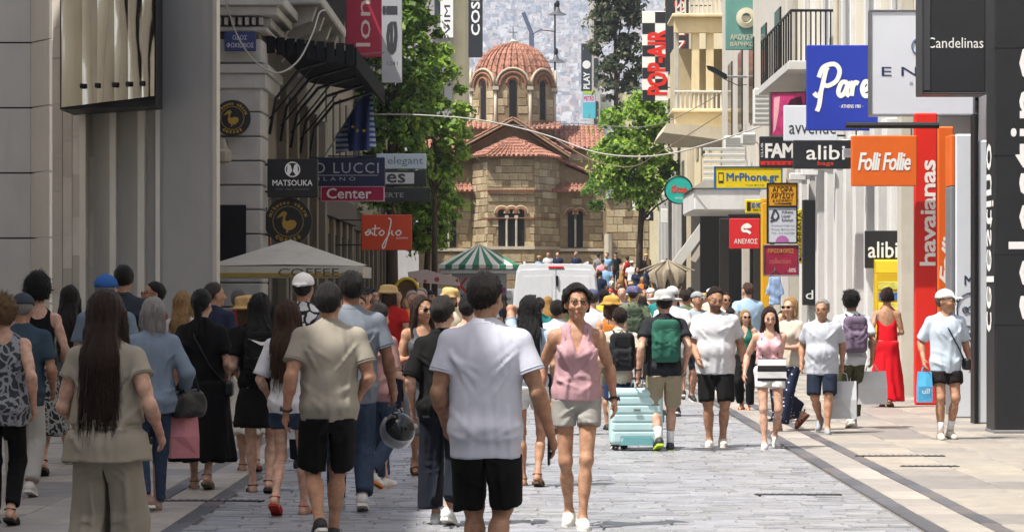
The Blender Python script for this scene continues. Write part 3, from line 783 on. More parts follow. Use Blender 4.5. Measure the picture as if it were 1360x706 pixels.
def tiles(p00, p10, p11, p01, step=.24, r=.075, name='roof_tiles', both=True):
    """sheet of half-round tiles; ribs run from the eave p00-p10 up to the ridge p01-p11"""
    p00, p10, p11, p01 = map(Vector, (p00, p10, p11, p01))
    n = (p10 - p00).cross(p01 - p00).normalized()
    mb = MB(); th = n * .06
    mb.add([p00, p10, p11, p01, p00 - th, p10 - th, p11 - th, p01 - th], [(0, 1, 2, 3), (7, 6, 5, 4), (0, 4, 5, 1), (1, 5, 6, 2), (2, 6, 7, 3), (3, 7, 4, 0)])
    k = max(2, int((p10 - p00).length / step))
    for i in range(k + 1):
        t = i / k; a, b_ = p00.lerp(p10, t), p01.lerp(p11, t)
        m_ = max(1, int((b_ - a).length / .42)); pts, rs = [], []
        for q in range(m_):
            pts += [a.lerp(b_, q / m_) + n * .03, a.lerp(b_, (q + .98) / m_) + n * .01]; rs += [r * rr.uniform(.95, 1.2), r * .8]
        if (b_ - a).length > .1: mb.tube(pts, rs, 6)
    return tag(mb.build(name, TILE, ch), kind='stuff')
def arch_window(c, w_, z0, z1, y, pane=True, ring=.12):
    """dark arched light with a brick surround, on a wall facing the camera at depth y"""
    pts = [(c - w_, z0), (c + w_, z0)] + [(c + w_ * math.cos(a), z1 - w_ + w_ * math.sin(a)) for a in [i * math.pi / 8 for i in range(9)]]
    return MB().prism(pts, 'y', y - .02, y + .2).build('window', mat('#0b0a0a', .5, .2, 5), ch)
def arch_ring(c, r, zc, y, m_, tk=.05, proud=.1, half=True, leg=0.0):
    path = [(c - r, y - proud / 2, zc - leg)] if leg else []
    path += [(c + r * math.cos(a), y - proud / 2, zc + r * math.sin(a)) for a in [math.pi - i * math.pi / 10 for i in range(11)]]
    if leg: path.append((c + r, y - proud / 2, zc - leg))
    return MB().tube(path, tk, 6).build('arch', m_, ch)
# walls
yw = 152.6
Bx('wall', MORT, ch, cx_(554), cx_(806), yw, 166, G0, czz(243), b=.02)
ap = [(cx_(626), yw + .05), (cx_(648), DC + .3), (cx_(710), DC + .3), (cx_(744), yw + .05)]
MB().prism(ap + [(cx_(744), yw + 2), (cx_(626), yw + 2)], 'z', G0, czz(208)).build('apse', MORT, ch)
blocks(*ap[1], *ap[2], czz(268), czz(212), skip=((.0, 0, 0, 0),)); blocks(*ap[0], *ap[1], czz(330), czz(212)); blocks(*ap[2], *ap[3], czz(330), czz(212))
blocks(ap[1][0], ap[1][1], ap[2][0], ap[2][1], czz(330), czz(270), skip=((cx_(659) - ap[1][0], cx_(701) - ap[1][0], 0, 99),))
for (a, b_) in ((628, 648), (652, 708), (712, 744)):
    pass
for py in (253, 290): MB().prism([(p[0] * 1.0, p[1] - .13) for p in ap] + [(cx_(744), yw + 1), (cx_(626), yw + 1)], 'z', czz(py), czz(py - 1.6)).build('brick_course', BRICK, ch)
for i in range(20): Bx('dentil', BRICK, ch, cx_(651 + i * 3), cx_(652.6 + i * 3), DC + .1, DC + .3, czz(256.5), czz(254), b=.01)
blocks(cx_(746), yw, cx_(805), yw, czz(328), czz(255), skip=((cx_(751) - cx_(746), cx_(781) - cx_(746), czz(330), czz(268)),))
blocks(cx_(556), yw, cx_(624), yw, czz(328), czz(255), skip=((cx_(580) - cx_(556), cx_(608) - cx_(556), czz(330), czz(268)),))
blocks(cx_(556), yw - .3, cx_(800), yw - .3, G0, czz(335), .46, (.6, 1.3))
Bx('plinth', MORT, ch, cx_(554), cx_(806), yw - .3, yw, G0, czz(334), b=.03)
MB().prism([(p[0] * 1.02, p[1] - .32) for p in ap] + [(cx_(744), yw), (cx_(626), yw)], 'z', G0, czz(331)).build('apse_plinth', MORT, ch)
blocks(ap[1][0], ap[1][1] - .34, ap[2][0], ap[2][1] - .34, G0, czz(333), .46, (.6, 1.3))
MB().prism([(p[0] * 1.02, p[1] - .42) for p in ap] + [(cx_(744), yw), (cx_(626), yw)], 'z', czz(331) + .003, czz(327)).build('ledge', MARBLE, ch)
Bx('ledge', MARBLE, ch, cx_(744), cx_(808), yw - .4, yw, czz(333), czz(329)); Bx('ledge', MARBLE, ch, cx_(552), cx_(627), yw - .4, yw, czz(333), czz(329))
# windows: a group of three in the apse, pairs beside it
for c in (667, 680, 692): arch_window(cx_(c - .5), .19, czz(327), czz(277), DC + .26); arch_ring(cx_(c - .5), .27, czz(283), DC + .26, BRICK, .075, .12); arch_ring(cx_(c - .5), .38, czz(283), DC + .26, BLOCKS[2], .05, .1)
for c in (673, 685.8): MB().tube([(cx_(c), DC + .16, czz(327)), (cx_(c), DC + .16, czz(290))], .06, 8).build('window_column', MARBLE, ch); Bx('capital', MARBLE, ch, cx_(c) - .1, cx_(c) + .1, DC + .08, DC + .24, czz(290), czz(286))
for base in (756, 585):
    for c in (base + 3.5, base + 15): arch_window(cx_(c), .17, czz(327), czz(278), yw - .04); arch_ring(cx_(c), .25, czz(283), yw - .04, BRICK, .07, .12); arch_ring(cx_(c), .35, czz(283), yw - .04, BLOCKS[2], .05, .1)
    MB().tube([(cx_(base + 9.2), yw - .1, czz(327)), (cx_(base + 9.2), yw - .1, czz(289))], .06, 8).build('window_column', MARBLE, ch)
# apse roof
ez, az = czz(207), czz(177); apx = (cx_(681), yw + .1, az)
ev = [(cx_(617), yw - .1), (cx_(643), DC - .15), (cx_(715), DC - .15), (cx_(750), yw - .1)]
for a, b_ in zip(ev, ev[1:]): tiles((a[0], a[1], ez), (b_[0], b_[1], ez), apx, apx)
# gable behind the apse with its pitched roof
MB().prism([(cx_(607), czz(240)), (cx_(752), czz(240)), (cx_(752), czz(203)), (cx_(681), czz(160)), (cx_(607), czz(200))], 'y', yw + .15, 160).build('gable', MORT, ch)
for sg, xe, ze in ((-1, 599, 197), (1, 758, 203)):
    a, b_ = (cx_(xe), yw - .45, czz(ze)), (cx_(xe), 159.5, czz(ze)); c, d_ = (cx_(681), 159.5, czz(153)), (cx_(681), yw - .45, czz(153))
    tiles(*((b_, a, d_, c) if sg < 0 else (a, b_, c, d_)))
    MB().tube([(cx_(xe), yw - .48, czz(ze) - .12), (cx_(681), yw - .48, czz(153) - .12)], .055, 6).build('verge', MORT, ch)
    MB().tube([(cx_(xe), yw - .3, czz(ze) - .32), (cx_(681), yw - .3, czz(153) - .28)], .04, 6).build('verge', BRICK, ch)
# lower lean-to roofs over the side bays
for sg in (1, -1):
    m = lambda p: cx_(680 + sg * (p - 680))
    MB().prism(sorted([(m(744), czz(250)), (m(806), czz(250))]) + sorted([(m(806), czz(240)), (m(744), czz(214))], reverse=True), 'y', yw + .1, 160).build('side_gable', MORT, ch)
    q = [(m(742), yw - .25, czz(208)), (m(810), yw - .25, czz(238)), (m(810), 160, czz(238)), (m(742), 160, czz(208))]
    tiles(q[1], q[2], q[3], q[0]) if sg > 0 else tiles(q[2], q[1], q[0], q[3])
    q = [(m(734), yw - .75, czz(252)), (m(787), yw - .75, czz(252)), (m(783), yw + .1, czz(240)), (m(738), yw + .1, czz(240))]
    tiles(q[0], q[1], q[2], q[3]) if sg > 0 else tiles(q[1], q[0], q[3], q[2])
    # cross arms
    x0, x1 = sorted((m(742), m(803)))
    Bx('cross_arm', MORT, ch, x0, x1, 155.6, 162, czz(240), czz(189))
    blocks(x0, 155.6, x1, 155.6, czz(207), czz(190))
    tiles((x0 - .1, 155.2, czz(190)), (x1 + .1, 155.2, czz(190)), (x1 + .1, 158.6, czz(154)), (x0 - .1, 158.6, czz(154)))
# drum and dome
dcx, dcy, ra = cx_(680.5), 157.6, 2.28
z0, zs, zd = czz(178), czz(104), czz(104)
oct_ = [(dcx + ra / math.cos(R(22.5)) * math.cos(R(22.5 + 45 * i)), dcy + ra / math.cos(R(22.5)) * math.sin(R(22.5 + 45 * i))) for i in range(8)]
drum = MB().prism(oct_, 'z', z0, zs).build('drum', MORT, ch)
side = 2 * ra * math.tan(R(22.5)); ar = side * .47
for i in range(8):
    a = R(-90 + 45 * i); t = Vector((-math.sin(a), math.cos(a), 0)); nrm = Vector((math.cos(a), math.sin(a), 0)); c = Vector((dcx, dcy, 0)) + nrm * ra
    # arched head above each face
    pts = [c + t * (ar * math.cos(u)) + Vector((0, 0, zs + ar * math.sin(u))) for u in [k * math.pi / 10 for k in range(11)]]
    inner = [p - nrm * .6 for p in pts]
    mb = MB(); n_ = len(pts)
    mb.add(pts + inner, [tuple(range(n_)), tuple(range(n_, 2 * n_))[::-1]] + [(k, k + n_, k + n_ + 1, k + 1) for k in range(n_ - 1)])
    mb.build('arched_head', MORT, drum)
    MB().tube([p + nrm * .05 + Vector((0, 0, .05)) for p in pts], .075, 7).build('marble_hood', HOOD, drum, True)
    MB().tube([c + t * (ar * .8 * math.cos(u)) + nrm * .05 + Vector((0, 0, zs + ar * .8 * math.sin(u))) for u in [k * math.pi / 10 for k in range(11)]], .08, 6).build('brick_arch', BRICK, drum)
    MB().tube([c + t * (.34 * math.cos(u)) + nrm * .04 + Vector((0, 0, czz(101) + .34 * math.sin(u))) for u in [k * math.pi / 8 for k in range(9)]], .07, 6).build('brick_arch', BRICK, drum)
    wv = [c + nrm * .03 + t * q for q in (-.2, .2)]
    arc = [c + nrm * .03 + t * (.2 * math.cos(u)) + Vector((0, 0, czz(101) + .2 * math.sin(u))) for u in [k * math.pi / 8 for k in range(9)]]
    MB().add([wv[0] + Vector((0, 0, czz(150))), wv[1] + Vector((0, 0, czz(150)))] + arc, [tuple(range(11))]).build('window', mat('#141110', .5, .2, 5), drum)
    co = Vector((*oct_[i], 0))
    MB().tube([co + Vector((0, 0, z0)), co + Vector((0, 0, czz(108)))], .085, 8).build('corner_column', MARBLE, drum, True)
    MB().box(co.x - .17, co.x + .17, co.y - .17, co.y + .17, czz(110), czz(105)).build('capital', MARBLE, drum)
    if i in (0, 1, 7):
        e0, e1 = c - t * (side / 2 - .12) * 1, c - t * .28; f0, f1 = c + t * .28, c + t * (side / 2 - .12)
        for p, q_ in ((e0, e1), (f0, f1)): blocks(p.x, p.y, q_.x, q_.y, czz(164), czz(108), .42, (.4, .7))
        block(tuple(c + Vector((0, 0, czz(158)))), .5, .1, .3, math.atan2(t.y, t.x))
prof = [(2.2 * math.cos(u) ** .85 if u < 1.5 else .02, zd - .1 + 2.55 * math.sin(u)) for u in [k * math.pi / 2 / 10 for k in range(11)]]
dome = MB().lathe(prof, (dcx, dcy, 0), 40).build('dome', TILE, ch)
dm = MB()
for i in range(34):
    a = 2 * math.pi * i / 34; pts, rs = [], []
    for k in range(9):
        for q, sc_ in ((0.0, 1.15), (.97, .8)):
            u = (k + q) / 9 * 1.45
            r_, z_ = 2.2 * math.cos(u) ** .85, zd - .1 + 2.55 * math.sin(u)
            pts.append((dcx + (r_ + .02) * math.cos(a), dcy + (r_ + .02) * math.sin(a), z_ + .02)); rs.append(.095 * sc_ * (r_ / 2.2 * .75 + .25))
    dm.tube(pts, rs, 6)
tag(dm.build('roof_tiles', TILE, dome), kind='stuff')
MB().lathe([(.3, -.05), (.32, .05), (.12, .12), (.05, .2), (0.001, .22)], (dcx, dcy, czz(40)), 12).build('finial', MARBLE, dome)
MB().box(dcx - .03, dcx + .03, dcy - .03, dcy + .03, czz(36), czz(18)).box(dcx - .22, dcx + .22, dcy - .031, dcy + .031, czz(26.5), czz(25)).build('cross', METAL, dome)
# sky-lit tiles at the foot of the drum
for sg in (1, -1):
    m = lambda p: cx_(680 + sg * (p - 680)); x0, x1 = sorted((m(703), m(745)))
    tiles((x0, 154.6, czz(164)), (x1, 154.6, czz(164)), (x1, 156.4, czz(152)), (x0, 156.4, czz(152)))
# rubble side chapel on the right
an = thing('stone_annex', 'low rubble stone chapel wall right of the church apse', 'chapel', (0, 0, 0))
ch_keep = ch; ch = an
Bx('wall', MORT, an, cx_(803), cx_(860), 147.6, 152, G0, czz(266))
blocks(cx_(804), 147.6, cx_(859), 147.6, G0 + .5, czz(268), .4, (.35, .8))
Bx('bench_ledge', MARBLE, an, cx_(800), cx_(866), 146.9, 147.6, G0, czz(352))
MB().prism([(cx_(803), czz(266) + .003), (cx_(845), czz(262)), (cx_(845), czz(255)), (cx_(812), czz(246))], 'y', 147.4, 152).build('roof_slab', mat('#8d9094', .6, .1, 2), an)
MB().tube([(cx_(806), 147.3, G0), (cx_(806), 147.3, czz(312))], .2, 8).build('marble_post', MARBLE, an)
ch = ch_keep

# ------------------------------------------------------------------ trees
LEAF = {}
def leaf_mat(c, k):
    if k in LEAF: return LEAF[k]
    m = mat(c, .55, .35, 1.3, key=('leaf', k), spec=.3)
    b = m.node_tree.nodes['Principled BSDF']; L = m.node_tree.links.new; n = m.node_tree.nodes
    tr = n.new('ShaderNodeBsdfTranslucent'); tr.inputs['Color'].default_value = (*[min(1, v * 2.2) for v in lin(c)], 1)
    mx = n.new('ShaderNodeMixShader'); mx.inputs[0].default_value = .35
    out = n['Material Output']; L(b.outputs[0], mx.inputs[1]); L(tr.outputs[0], mx.inputs[2]); L(mx.outputs[0], out.inputs['Surface'])
    LEAF[k] = m
    return m
BARK = mat('#4a3e33', .9, .3, 5, .6, 20, stretch=(1, 1, .2))
def tree(name, label, x, y, zc0, zc1, rad, lc, n=14000, ls=.16, clumps=60, trunk=.2, seed=1, shape='round', group=None, g=None):
    g = gz(y) if g is None else g
    r_ = np.random.RandomState(seed)
    t = thing(name, label, 'tree' if name != 'roof_bush' else 'bush', (x, y, g), group=group)
    hgt = (zc0 + zc1) / 2 - g; hc_ = (zc1 - zc0) / 2
    if trunk:
        mb = MB(); lean = r_.uniform(-.3, .3)
        mb.tube([(0, 0, -.1), (lean * .2, 0, hgt * .35), (lean * .6, .1, hgt * .7), (lean, 0, hgt + hc_ * .5)], [trunk, trunk * .8, trunk * .6, trunk * .25], 8)
        for i in range(8):
            a = r_.uniform(0, 6.28); z0 = (zc0 - g) * r_.uniform(.75, 1.0) + r_.uniform(0, hc_ * .8); e = rad * r_.uniform(.5, .85)
            mb.tube([(lean * .5, 0, z0), (math.cos(a) * e * .5, math.sin(a) * e * .5, z0 + hc_ * .25), (math.cos(a) * e, math.sin(a) * e, z0 + hc_ * r_.uniform(.3, .6))], [trunk * .4, trunk * .25, .03], 6)
        mb.build('trunk', BARK, t, True)
    cs, cr = [], []
    for i in range(clumps):
        v = r_.normal(size=3); v /= np.linalg.norm(v); v *= r_.uniform(.25, 1) ** .5
        p = np.array((v[0] * rad, v[1] * rad, hgt + v[2] * hc_))
        if shape == 'cone':
            f_ = 1.0 - .75 * max(0, min(1, (p[2] - (zc0 - g)) / (2 * hc_))); p[0] *= f_; p[1] *= f_
        cs.append(p); cr.append(rad * r_.uniform(.12, .34))
    k = r_.randint(0, clumps, n); cs, cr = np.array(cs), np.array(cr)
    off = r_.normal(size=(n, 3)); off /= np.linalg.norm(off, axis=1)[:, None]; off *= np.abs(r_.normal(0, .62, n))[:, None]
    P = cs[k] + off * cr[k][:, None] * (1.15, 1.15, .7 if shape != 'cone' else .4); P[:, 2] -= (off[:, 0] ** 2 + off[:, 1] ** 2) * cr[k] * .35
    nn = off + r_.normal(size=(n, 3)) * .6 + (0, 0, .5); nn /= np.linalg.norm(nn, axis=1)[:, None]
    u = np.cross(nn, r_.normal(size=(n, 3))); u /= np.linalg.norm(u, axis=1)[:, None]; w_ = np.cross(nn, u)
    sz = ls * r_.uniform(.6, 1.3, n)[:, None]
    V = np.stack([P - u * sz * .9, P + w_ * sz * .5, P + u * sz * .9, P - w_ * sz * .5], 1).reshape(-1, 3)
    me = bpy.data.meshes.new('crown')
    me.vertices.add(4 * n); me.vertices.foreach_set('co', V.astype(np.float32).ravel())
    me.loops.add(4 * n); me.loops.foreach_set('vertex_index', np.arange(4 * n, dtype=np.int32))
    me.polygons.add(n); me.polygons.foreach_set('loop_start', np.arange(0, 4 * n, 4, dtype=np.int32))
    me.polygons.foreach_set('material_index', r_.randint(0, len(lc), n).astype(np.int32))
    me.update(calc_edges=True)
    for q in lc: me.materials.append(q)
    mesh_obj('crown', me, None, t)
    return t
GR = [leaf_mat('#3f5a22', 1), leaf_mat('#557230', 2), leaf_mat('#7a9238', 3)]
GB = [leaf_mat('#6a8530', 11), leaf_mat('#8aa544', 12), leaf_mat('#54702a', 13)]  # lighter greens paint the look of sunlit branches into the leaves
GD = [leaf_mat('#3a4630', 4), leaf_mat('#4c5540', 5), leaf_mat('#625f48', 6)]
tree('plane_tree', 'tall dark tree rising behind the left street signs', X(521, 92), 92, 4.0, 15, 1.5, GR, 24000, .14, 190, .22, 2)
tree('plane_tree', 'bright tree with drooping sunlit branch left of the church', X(577, 112), 112, 5.4, 11.6, 1.3, GB, 17000, .14, 100, .13, 3)
tree('plane_tree', 'small bright tree low beside the left of the church wall', X(566, 124), 124, 3.4, 8.0, 1.5, GB, 16000, .14, 85, .16, 8)
tree('plane_tree', 'leafy green tree in the sun right of the church', X(848, 124), 124, 5.2, 10.4, 1.8, GB, 21000, .14, 120, .17, 4)
tree('conifer_tree', 'tall ragged dark conifer behind the church', X(820, 182), 182, 13.0, 27, 2.3, GD, 20000, .2, 150, .22, 5, 'cone', g=1.85)
tree('roof_bush', 'small feathery green bush growing on the church side wall', X(794, 148.8), 148.8, czz(282), czz(228), .85, [leaf_mat('#5c7a35', 7)], 5000, .09, 26, 0, 6, g=1.85)

# ------------------------------------------------------------------ behind the church
bk = thing('apartment_block', 'grey apartment block with balconies behind the left tree', 'building', (0, 0, 0))
dK = 195.0
Bx('wall', mat('#a09c98', .8, .08, .8, stain=.3), bk, X(520, dK), X(601, dK), dK, dK + 14, 2, 30)
Bx('side_wall', mat('#c2b48f', .8, .08, .8, stain=.3), bk, X(601, dK), X(618, dK), dK + .2, dK + 14, 2, 30)
for i in range(9):
    z0 = 4 + i * 3.0
    Bx('balcony', mat('#8f8d8c', .8, .1, 2), bk, X(573, dK), X(600, dK), dK - 1, dK + .01, z0, z0 + .9); Bx('window', mat('#3d4147', .3, .2, 2), bk, X(577, dK), X(590, dK), dK - .03, dK + .02, z0 + .95, z0 + 2.6)
    Bx('window', mat('#3d4147', .3, .2, 2), bk, X(548, dK), X(560, dK), dK - .03, dK + .02, z0 + .95, z0 + 2.4)
bk2 = thing('cream_block', 'cream block behind the conifer right of the church', 'building', (0, 0, 0))
Bx('wall', mat('#c9bd97', .8, .08, .8, stain=.3), bk2, X(820, dK), X(900, dK), dK + 6, dK + 20, 2, Z(115, dK)); Bx('tower', mat('#b0aaa2', .8, .08, .8, stain=.3), bk2, X(788, dK), X(800, dK), dK + 5, dK + 12, 2, 30)
Bx('wing', mat('#bfbdb8', .8, .08, .8, stain=.3), bk2, X(800, dK), X(819, dK), dK + 5.5, dK + 12, 2, Z(118, dK))
for i in range(5): Bx('window', mat('#3d4147', .3, .2, 2), bk2, X(824 + i * 14, dK), X(831 + i * 14, dK), dK + 5.95, dK + 6.05, Z(150, dK), Z(130, dK))
for i in range(8): Bx('window', mat('#3d4147', .3, .2, 2), bk2, X(791, dK), X(797, dK), dK + 4.95, dK + 5.05, 4 + i * 3, 6 + i * 3)

# the hillside city far behind
random.seed(5)
hill = tag(MB().add([(-3500, 3000, -5), (3500, 3000, -5), (3500, 9500, 1250), (-3500, 9500, 1250)], [(0, 1, 2, 3)]).build('hill', mat('#8f8a7c', .9, .2, .004), None), kind='structure')
HM = [mat(c, .85, .06, .2) for c in ('#e2dfda', '#d3cdc5', '#c3bab2', '#d1b8a8', '#a7a8ac', '#85878c', '#5f6b55', '#b08a78')]
hb = MB()
def hbox(x, y, z0, z1, w_, l_, a, mi):
    c_, s_ = math.cos(a), math.sin(a)
    P = [(x + u * w_ * c_ - v * l_ * s_, y + u * w_ * s_ + v * l_ * c_, z) for z in (z0, z1) for v in (-1, 1) for u in (-1, 1)]
    hb.add(P, [(4, 5, 7, 6), (0, 1, 5, 4), (0, 4, 6, 2), (1, 3, 7, 5)], mi)
for i in range(8000):
    y = random.uniform(3600, 7600); x = random.gauss(60, 230) * y / 5000
    z = -5 + (y - 3000) * 1255 / 6500
    w_, l_, h_, a = random.uniform(2.5, 9), random.uniform(3, 8), random.choice((3, 4, 6, 7, 9, 12)) * random.uniform(.8, 1.3), random.uniform(-.6, .6)
    mi = random.choice((0, 0, 0, 1, 1, 2, 3, 3, 4, 5, 6))
    hbox(x, y, z - 4, z + h_ * (1 if mi != 6 else .5), w_, l_, a, mi)
    if random.random() < .3: hbox(x, y, z + h_, z + h_ + random.uniform(.6, 2), w_ * .5, l_ * .5, a, random.choice((3, 7, 7)))
    if mi not in (5, 6) and random.random() < .35:
        for q in range(2): hbox(x - math.sin(-a) * l_ * 0, y - l_ * 1.02, z + h_ * (q + .25) / 2, z + h_ * (q + .62) / 2, w_ * random.uniform(.3, .8), .3, a, 5)
ho = hb.build('hillside_city', HM, None); tag(ho, 'pale city of small houses spread over the far hillside', 'city', kind='stuff')
# ------------------------------------------------------------------ people
def skin_mat():
    if 'skin' in MATS: return MATS['skin']
    m = bpy.data.materials.new('skin'); m.use_nodes = True
    t = m.node_tree; n = t.nodes; L = t.links.new; b = n['Principled BSDF']
    at = n.new('ShaderNodeAttribute'); at.attribute_name = 'tint'
    tc = n.new('ShaderNodeTexCoord')
    no = n.new('ShaderNodeTexNoise'); no.inputs['Scale'].default_value = 22; no.inputs['Detail'].default_value = 5
    L(tc.outputs['Object'], no.inputs['Vector'])
    rp = n.new('ShaderNodeValToRGB'); rp.color_ramp.elements[0].color = (.72, .64, .6, 1); rp.color_ramp.elements[1].color = (1.15, 1.12, 1.12, 1); rp.color_ramp.elements[0].position = .3; rp.color_ramp.elements[1].position = .7
    L(no.outputs['Fac'], rp.inputs[0])
    mx = n.new('ShaderNodeMix'); mx.data_type = 'RGBA'; mx.blend_type = 'MULTIPLY'; mx.inputs[0].default_value = 1
    L(at.outputs['Color'], mx.inputs[6]); L(rp.outputs[0], mx.inputs[7]); L(mx.outputs[2], b.inputs['Base Color'])
    b.inputs['Roughness'].default_value = .56; b.inputs['Specular IOR Level'].default_value = .32
    b.inputs['Subsurface Weight'].default_value = .08; b.inputs['Subsurface Radius'].default_value = (.02, .007, .004)
    MATS['skin'] = m
    return m

def hair_mat(c):
    k = ('hair', c)
    if k in MATS: return MATS[k]
    m = mat(c, .5, .45, 9, .8, 46, spec=.3, key=k, stretch=(9, 9, .7))
    return m

SKIN = {'light': (.54, .345, .255), 'tan': (.40, .23, .145), 'olive': (.36, .21, .135), 'brown': (.24, .125, .075), 'pale': (.68, .45, .34)}

def ik(a, b, la, lb, pole):
    a, b, pole = np.array(a, float), np.array(b, float), np.array(pole, float)
    v = b - a; L = np.linalg.norm(v); mx = (la + lb) * .998
    if L > mx: b = a + v * (mx / L); L = mx
    u = (b - a) / L
    x = (la * la - lb * lb + L * L) / (2 * L)
    hgt = math.sqrt(max(la * la - x * x, 0))
    p = pole - u * (pole @ u); p /= (np.linalg.norm(p) + 1e-9)
    return a + u * x + p * hgt, b

def nz(v):
    v = np.array(v, float); return v / (np.linalg.norm(v) + 1e-9)

def fold(amp, ph, kind='tee'):
    def f(x, y, z):
        if kind == 'skirt':
            th = np.arctan2(y, x)
            return amp * (np.sin(th * 9 + ph + 1.5 * np.sin(z * 5 + ph)) * .7 + np.sin(th * 17 + 2 * ph + z * 6) * .35) * np.clip((1.05 - z) * 1.6, .15, 1.2)
        if kind == 'pants':
            rp_ = lambda t: 1 - 2 * np.sqrt(np.abs(np.sin(t)) + .002)
            return amp * (rp_(z * 11 + x * 9 + 1.2 * np.sin(y * 12 + ph)) * .5 + rp_(x * 16 + y * 11 + z * 5 + ph) * .5 + np.sin(z * 51 - x * 30 + ph) * .2)
        rg = lambda t: 1 - 2 * np.sqrt(np.abs(np.sin(t)) + .002)
        g = rg(6 * x + 8 * z + 1.3 * np.sin(5 * z + 4 * x + ph) + ph) * .5 + rg(11 * x - 7 * z + 1.6 * np.sin(7 * y + 3 * z + ph)) * .4 + rg(13 * z + 15 * y + 4 * x + 2 * ph) * .3
        return amp * (g * .75 + np.sin(21 * x + 30 * z * (1.7 - z) + ph) * .3)
    return f

def creases(seed, w, hem, amp, kind='tee'):
    """drape lines of thin cloth: long folds from the armpits, hanging folds, slack across the waist"""
    g = random.Random(seed); Ls = []
    for back in (-1, 1):
        for sg in (-1, 1):
            if kind == 'tee':
                for _ in range(4): Ls.append((sg * .165 * w, 1.35 + g.uniform(-.05, .03), sg * g.uniform(-.02, .09), 1.33 - g.uniform(.04, .30), back, g.uniform(.6, 1.1), g.uniform(.009, .015)))
                for _ in range(3): Ls.append((sg * .18 * w, hem + g.uniform(.06, .3), sg * g.uniform(-.04, .08), hem + g.uniform(.02, .2), back, g.uniform(.6, 1.0), g.uniform(.010, .017)))
                for _ in range(3):
                    x = sg * g.uniform(.01, .15); Ls.append((x, hem + g.uniform(.18, .42), x + g.uniform(-.04, .04), hem - .02, back, g.uniform(.7, 1.2), g.uniform(.012, .022)))
                Ls.append((sg * .07, 1.46, sg * g.uniform(.08, .13), 1.2, back, .6, .015))
            else:
                for _ in range(3): Ls.append((sg * .01, .84 + g.uniform(-.04, .05), sg * g.uniform(.1, .17), .80 + g.uniform(-.16, .06), back, g.uniform(.6, 1.0), g.uniform(.010, .016)))
                for _ in range(3):
                    x = sg * g.uniform(.03, .16); Ls.append((x, g.uniform(.55, .85), x + g.uniform(-.03, .03), g.uniform(.1, .5), back, g.uniform(.6, 1.1), g.uniform(.012, .02)))
                for _ in range(5):
                    z = g.choice((.47, .50, .53, .16, .12, .22)) + g.uniform(-.03, .03); Ls.append((sg * .02, z, sg * .16, z + g.uniform(-.05, .05), back, g.uniform(.5, .9), g.uniform(.008, .014)))
    def f(x, y, z):
        out = np.zeros_like(x)
        mk = {-1: np.clip(.5 - y * 12, 0, 1), 1: np.clip(.5 + y * 12, 0, 1)}
        for x0, z0, x1, z1, b, a_, sg_ in Ls:
            dx, dz_ = x1 - x0, z1 - z0; L2 = dx * dx + dz_ * dz_ + 1e-6
            t = np.clip(((x - x0) * dx + (z - z0) * dz_) / L2, 0, 1)
            d2 = ((x - x0 - t * dx) ** 2 + (z - z0 - t * dz_) ** 2) / (sg_ * sg_)
            out -= a_ * mk[b] * np.exp(-d2 * .5) * (1.1 - d2 * .55) * np.maximum(np.sin(np.clip(t * .9 + .1, 0, 1) * 3.1416), 0) ** .6
        return amp * (out + .18 * np.sin(23 * x + 17 * z + seed) * np.sin(19 * y - 21 * z + seed))
    return f

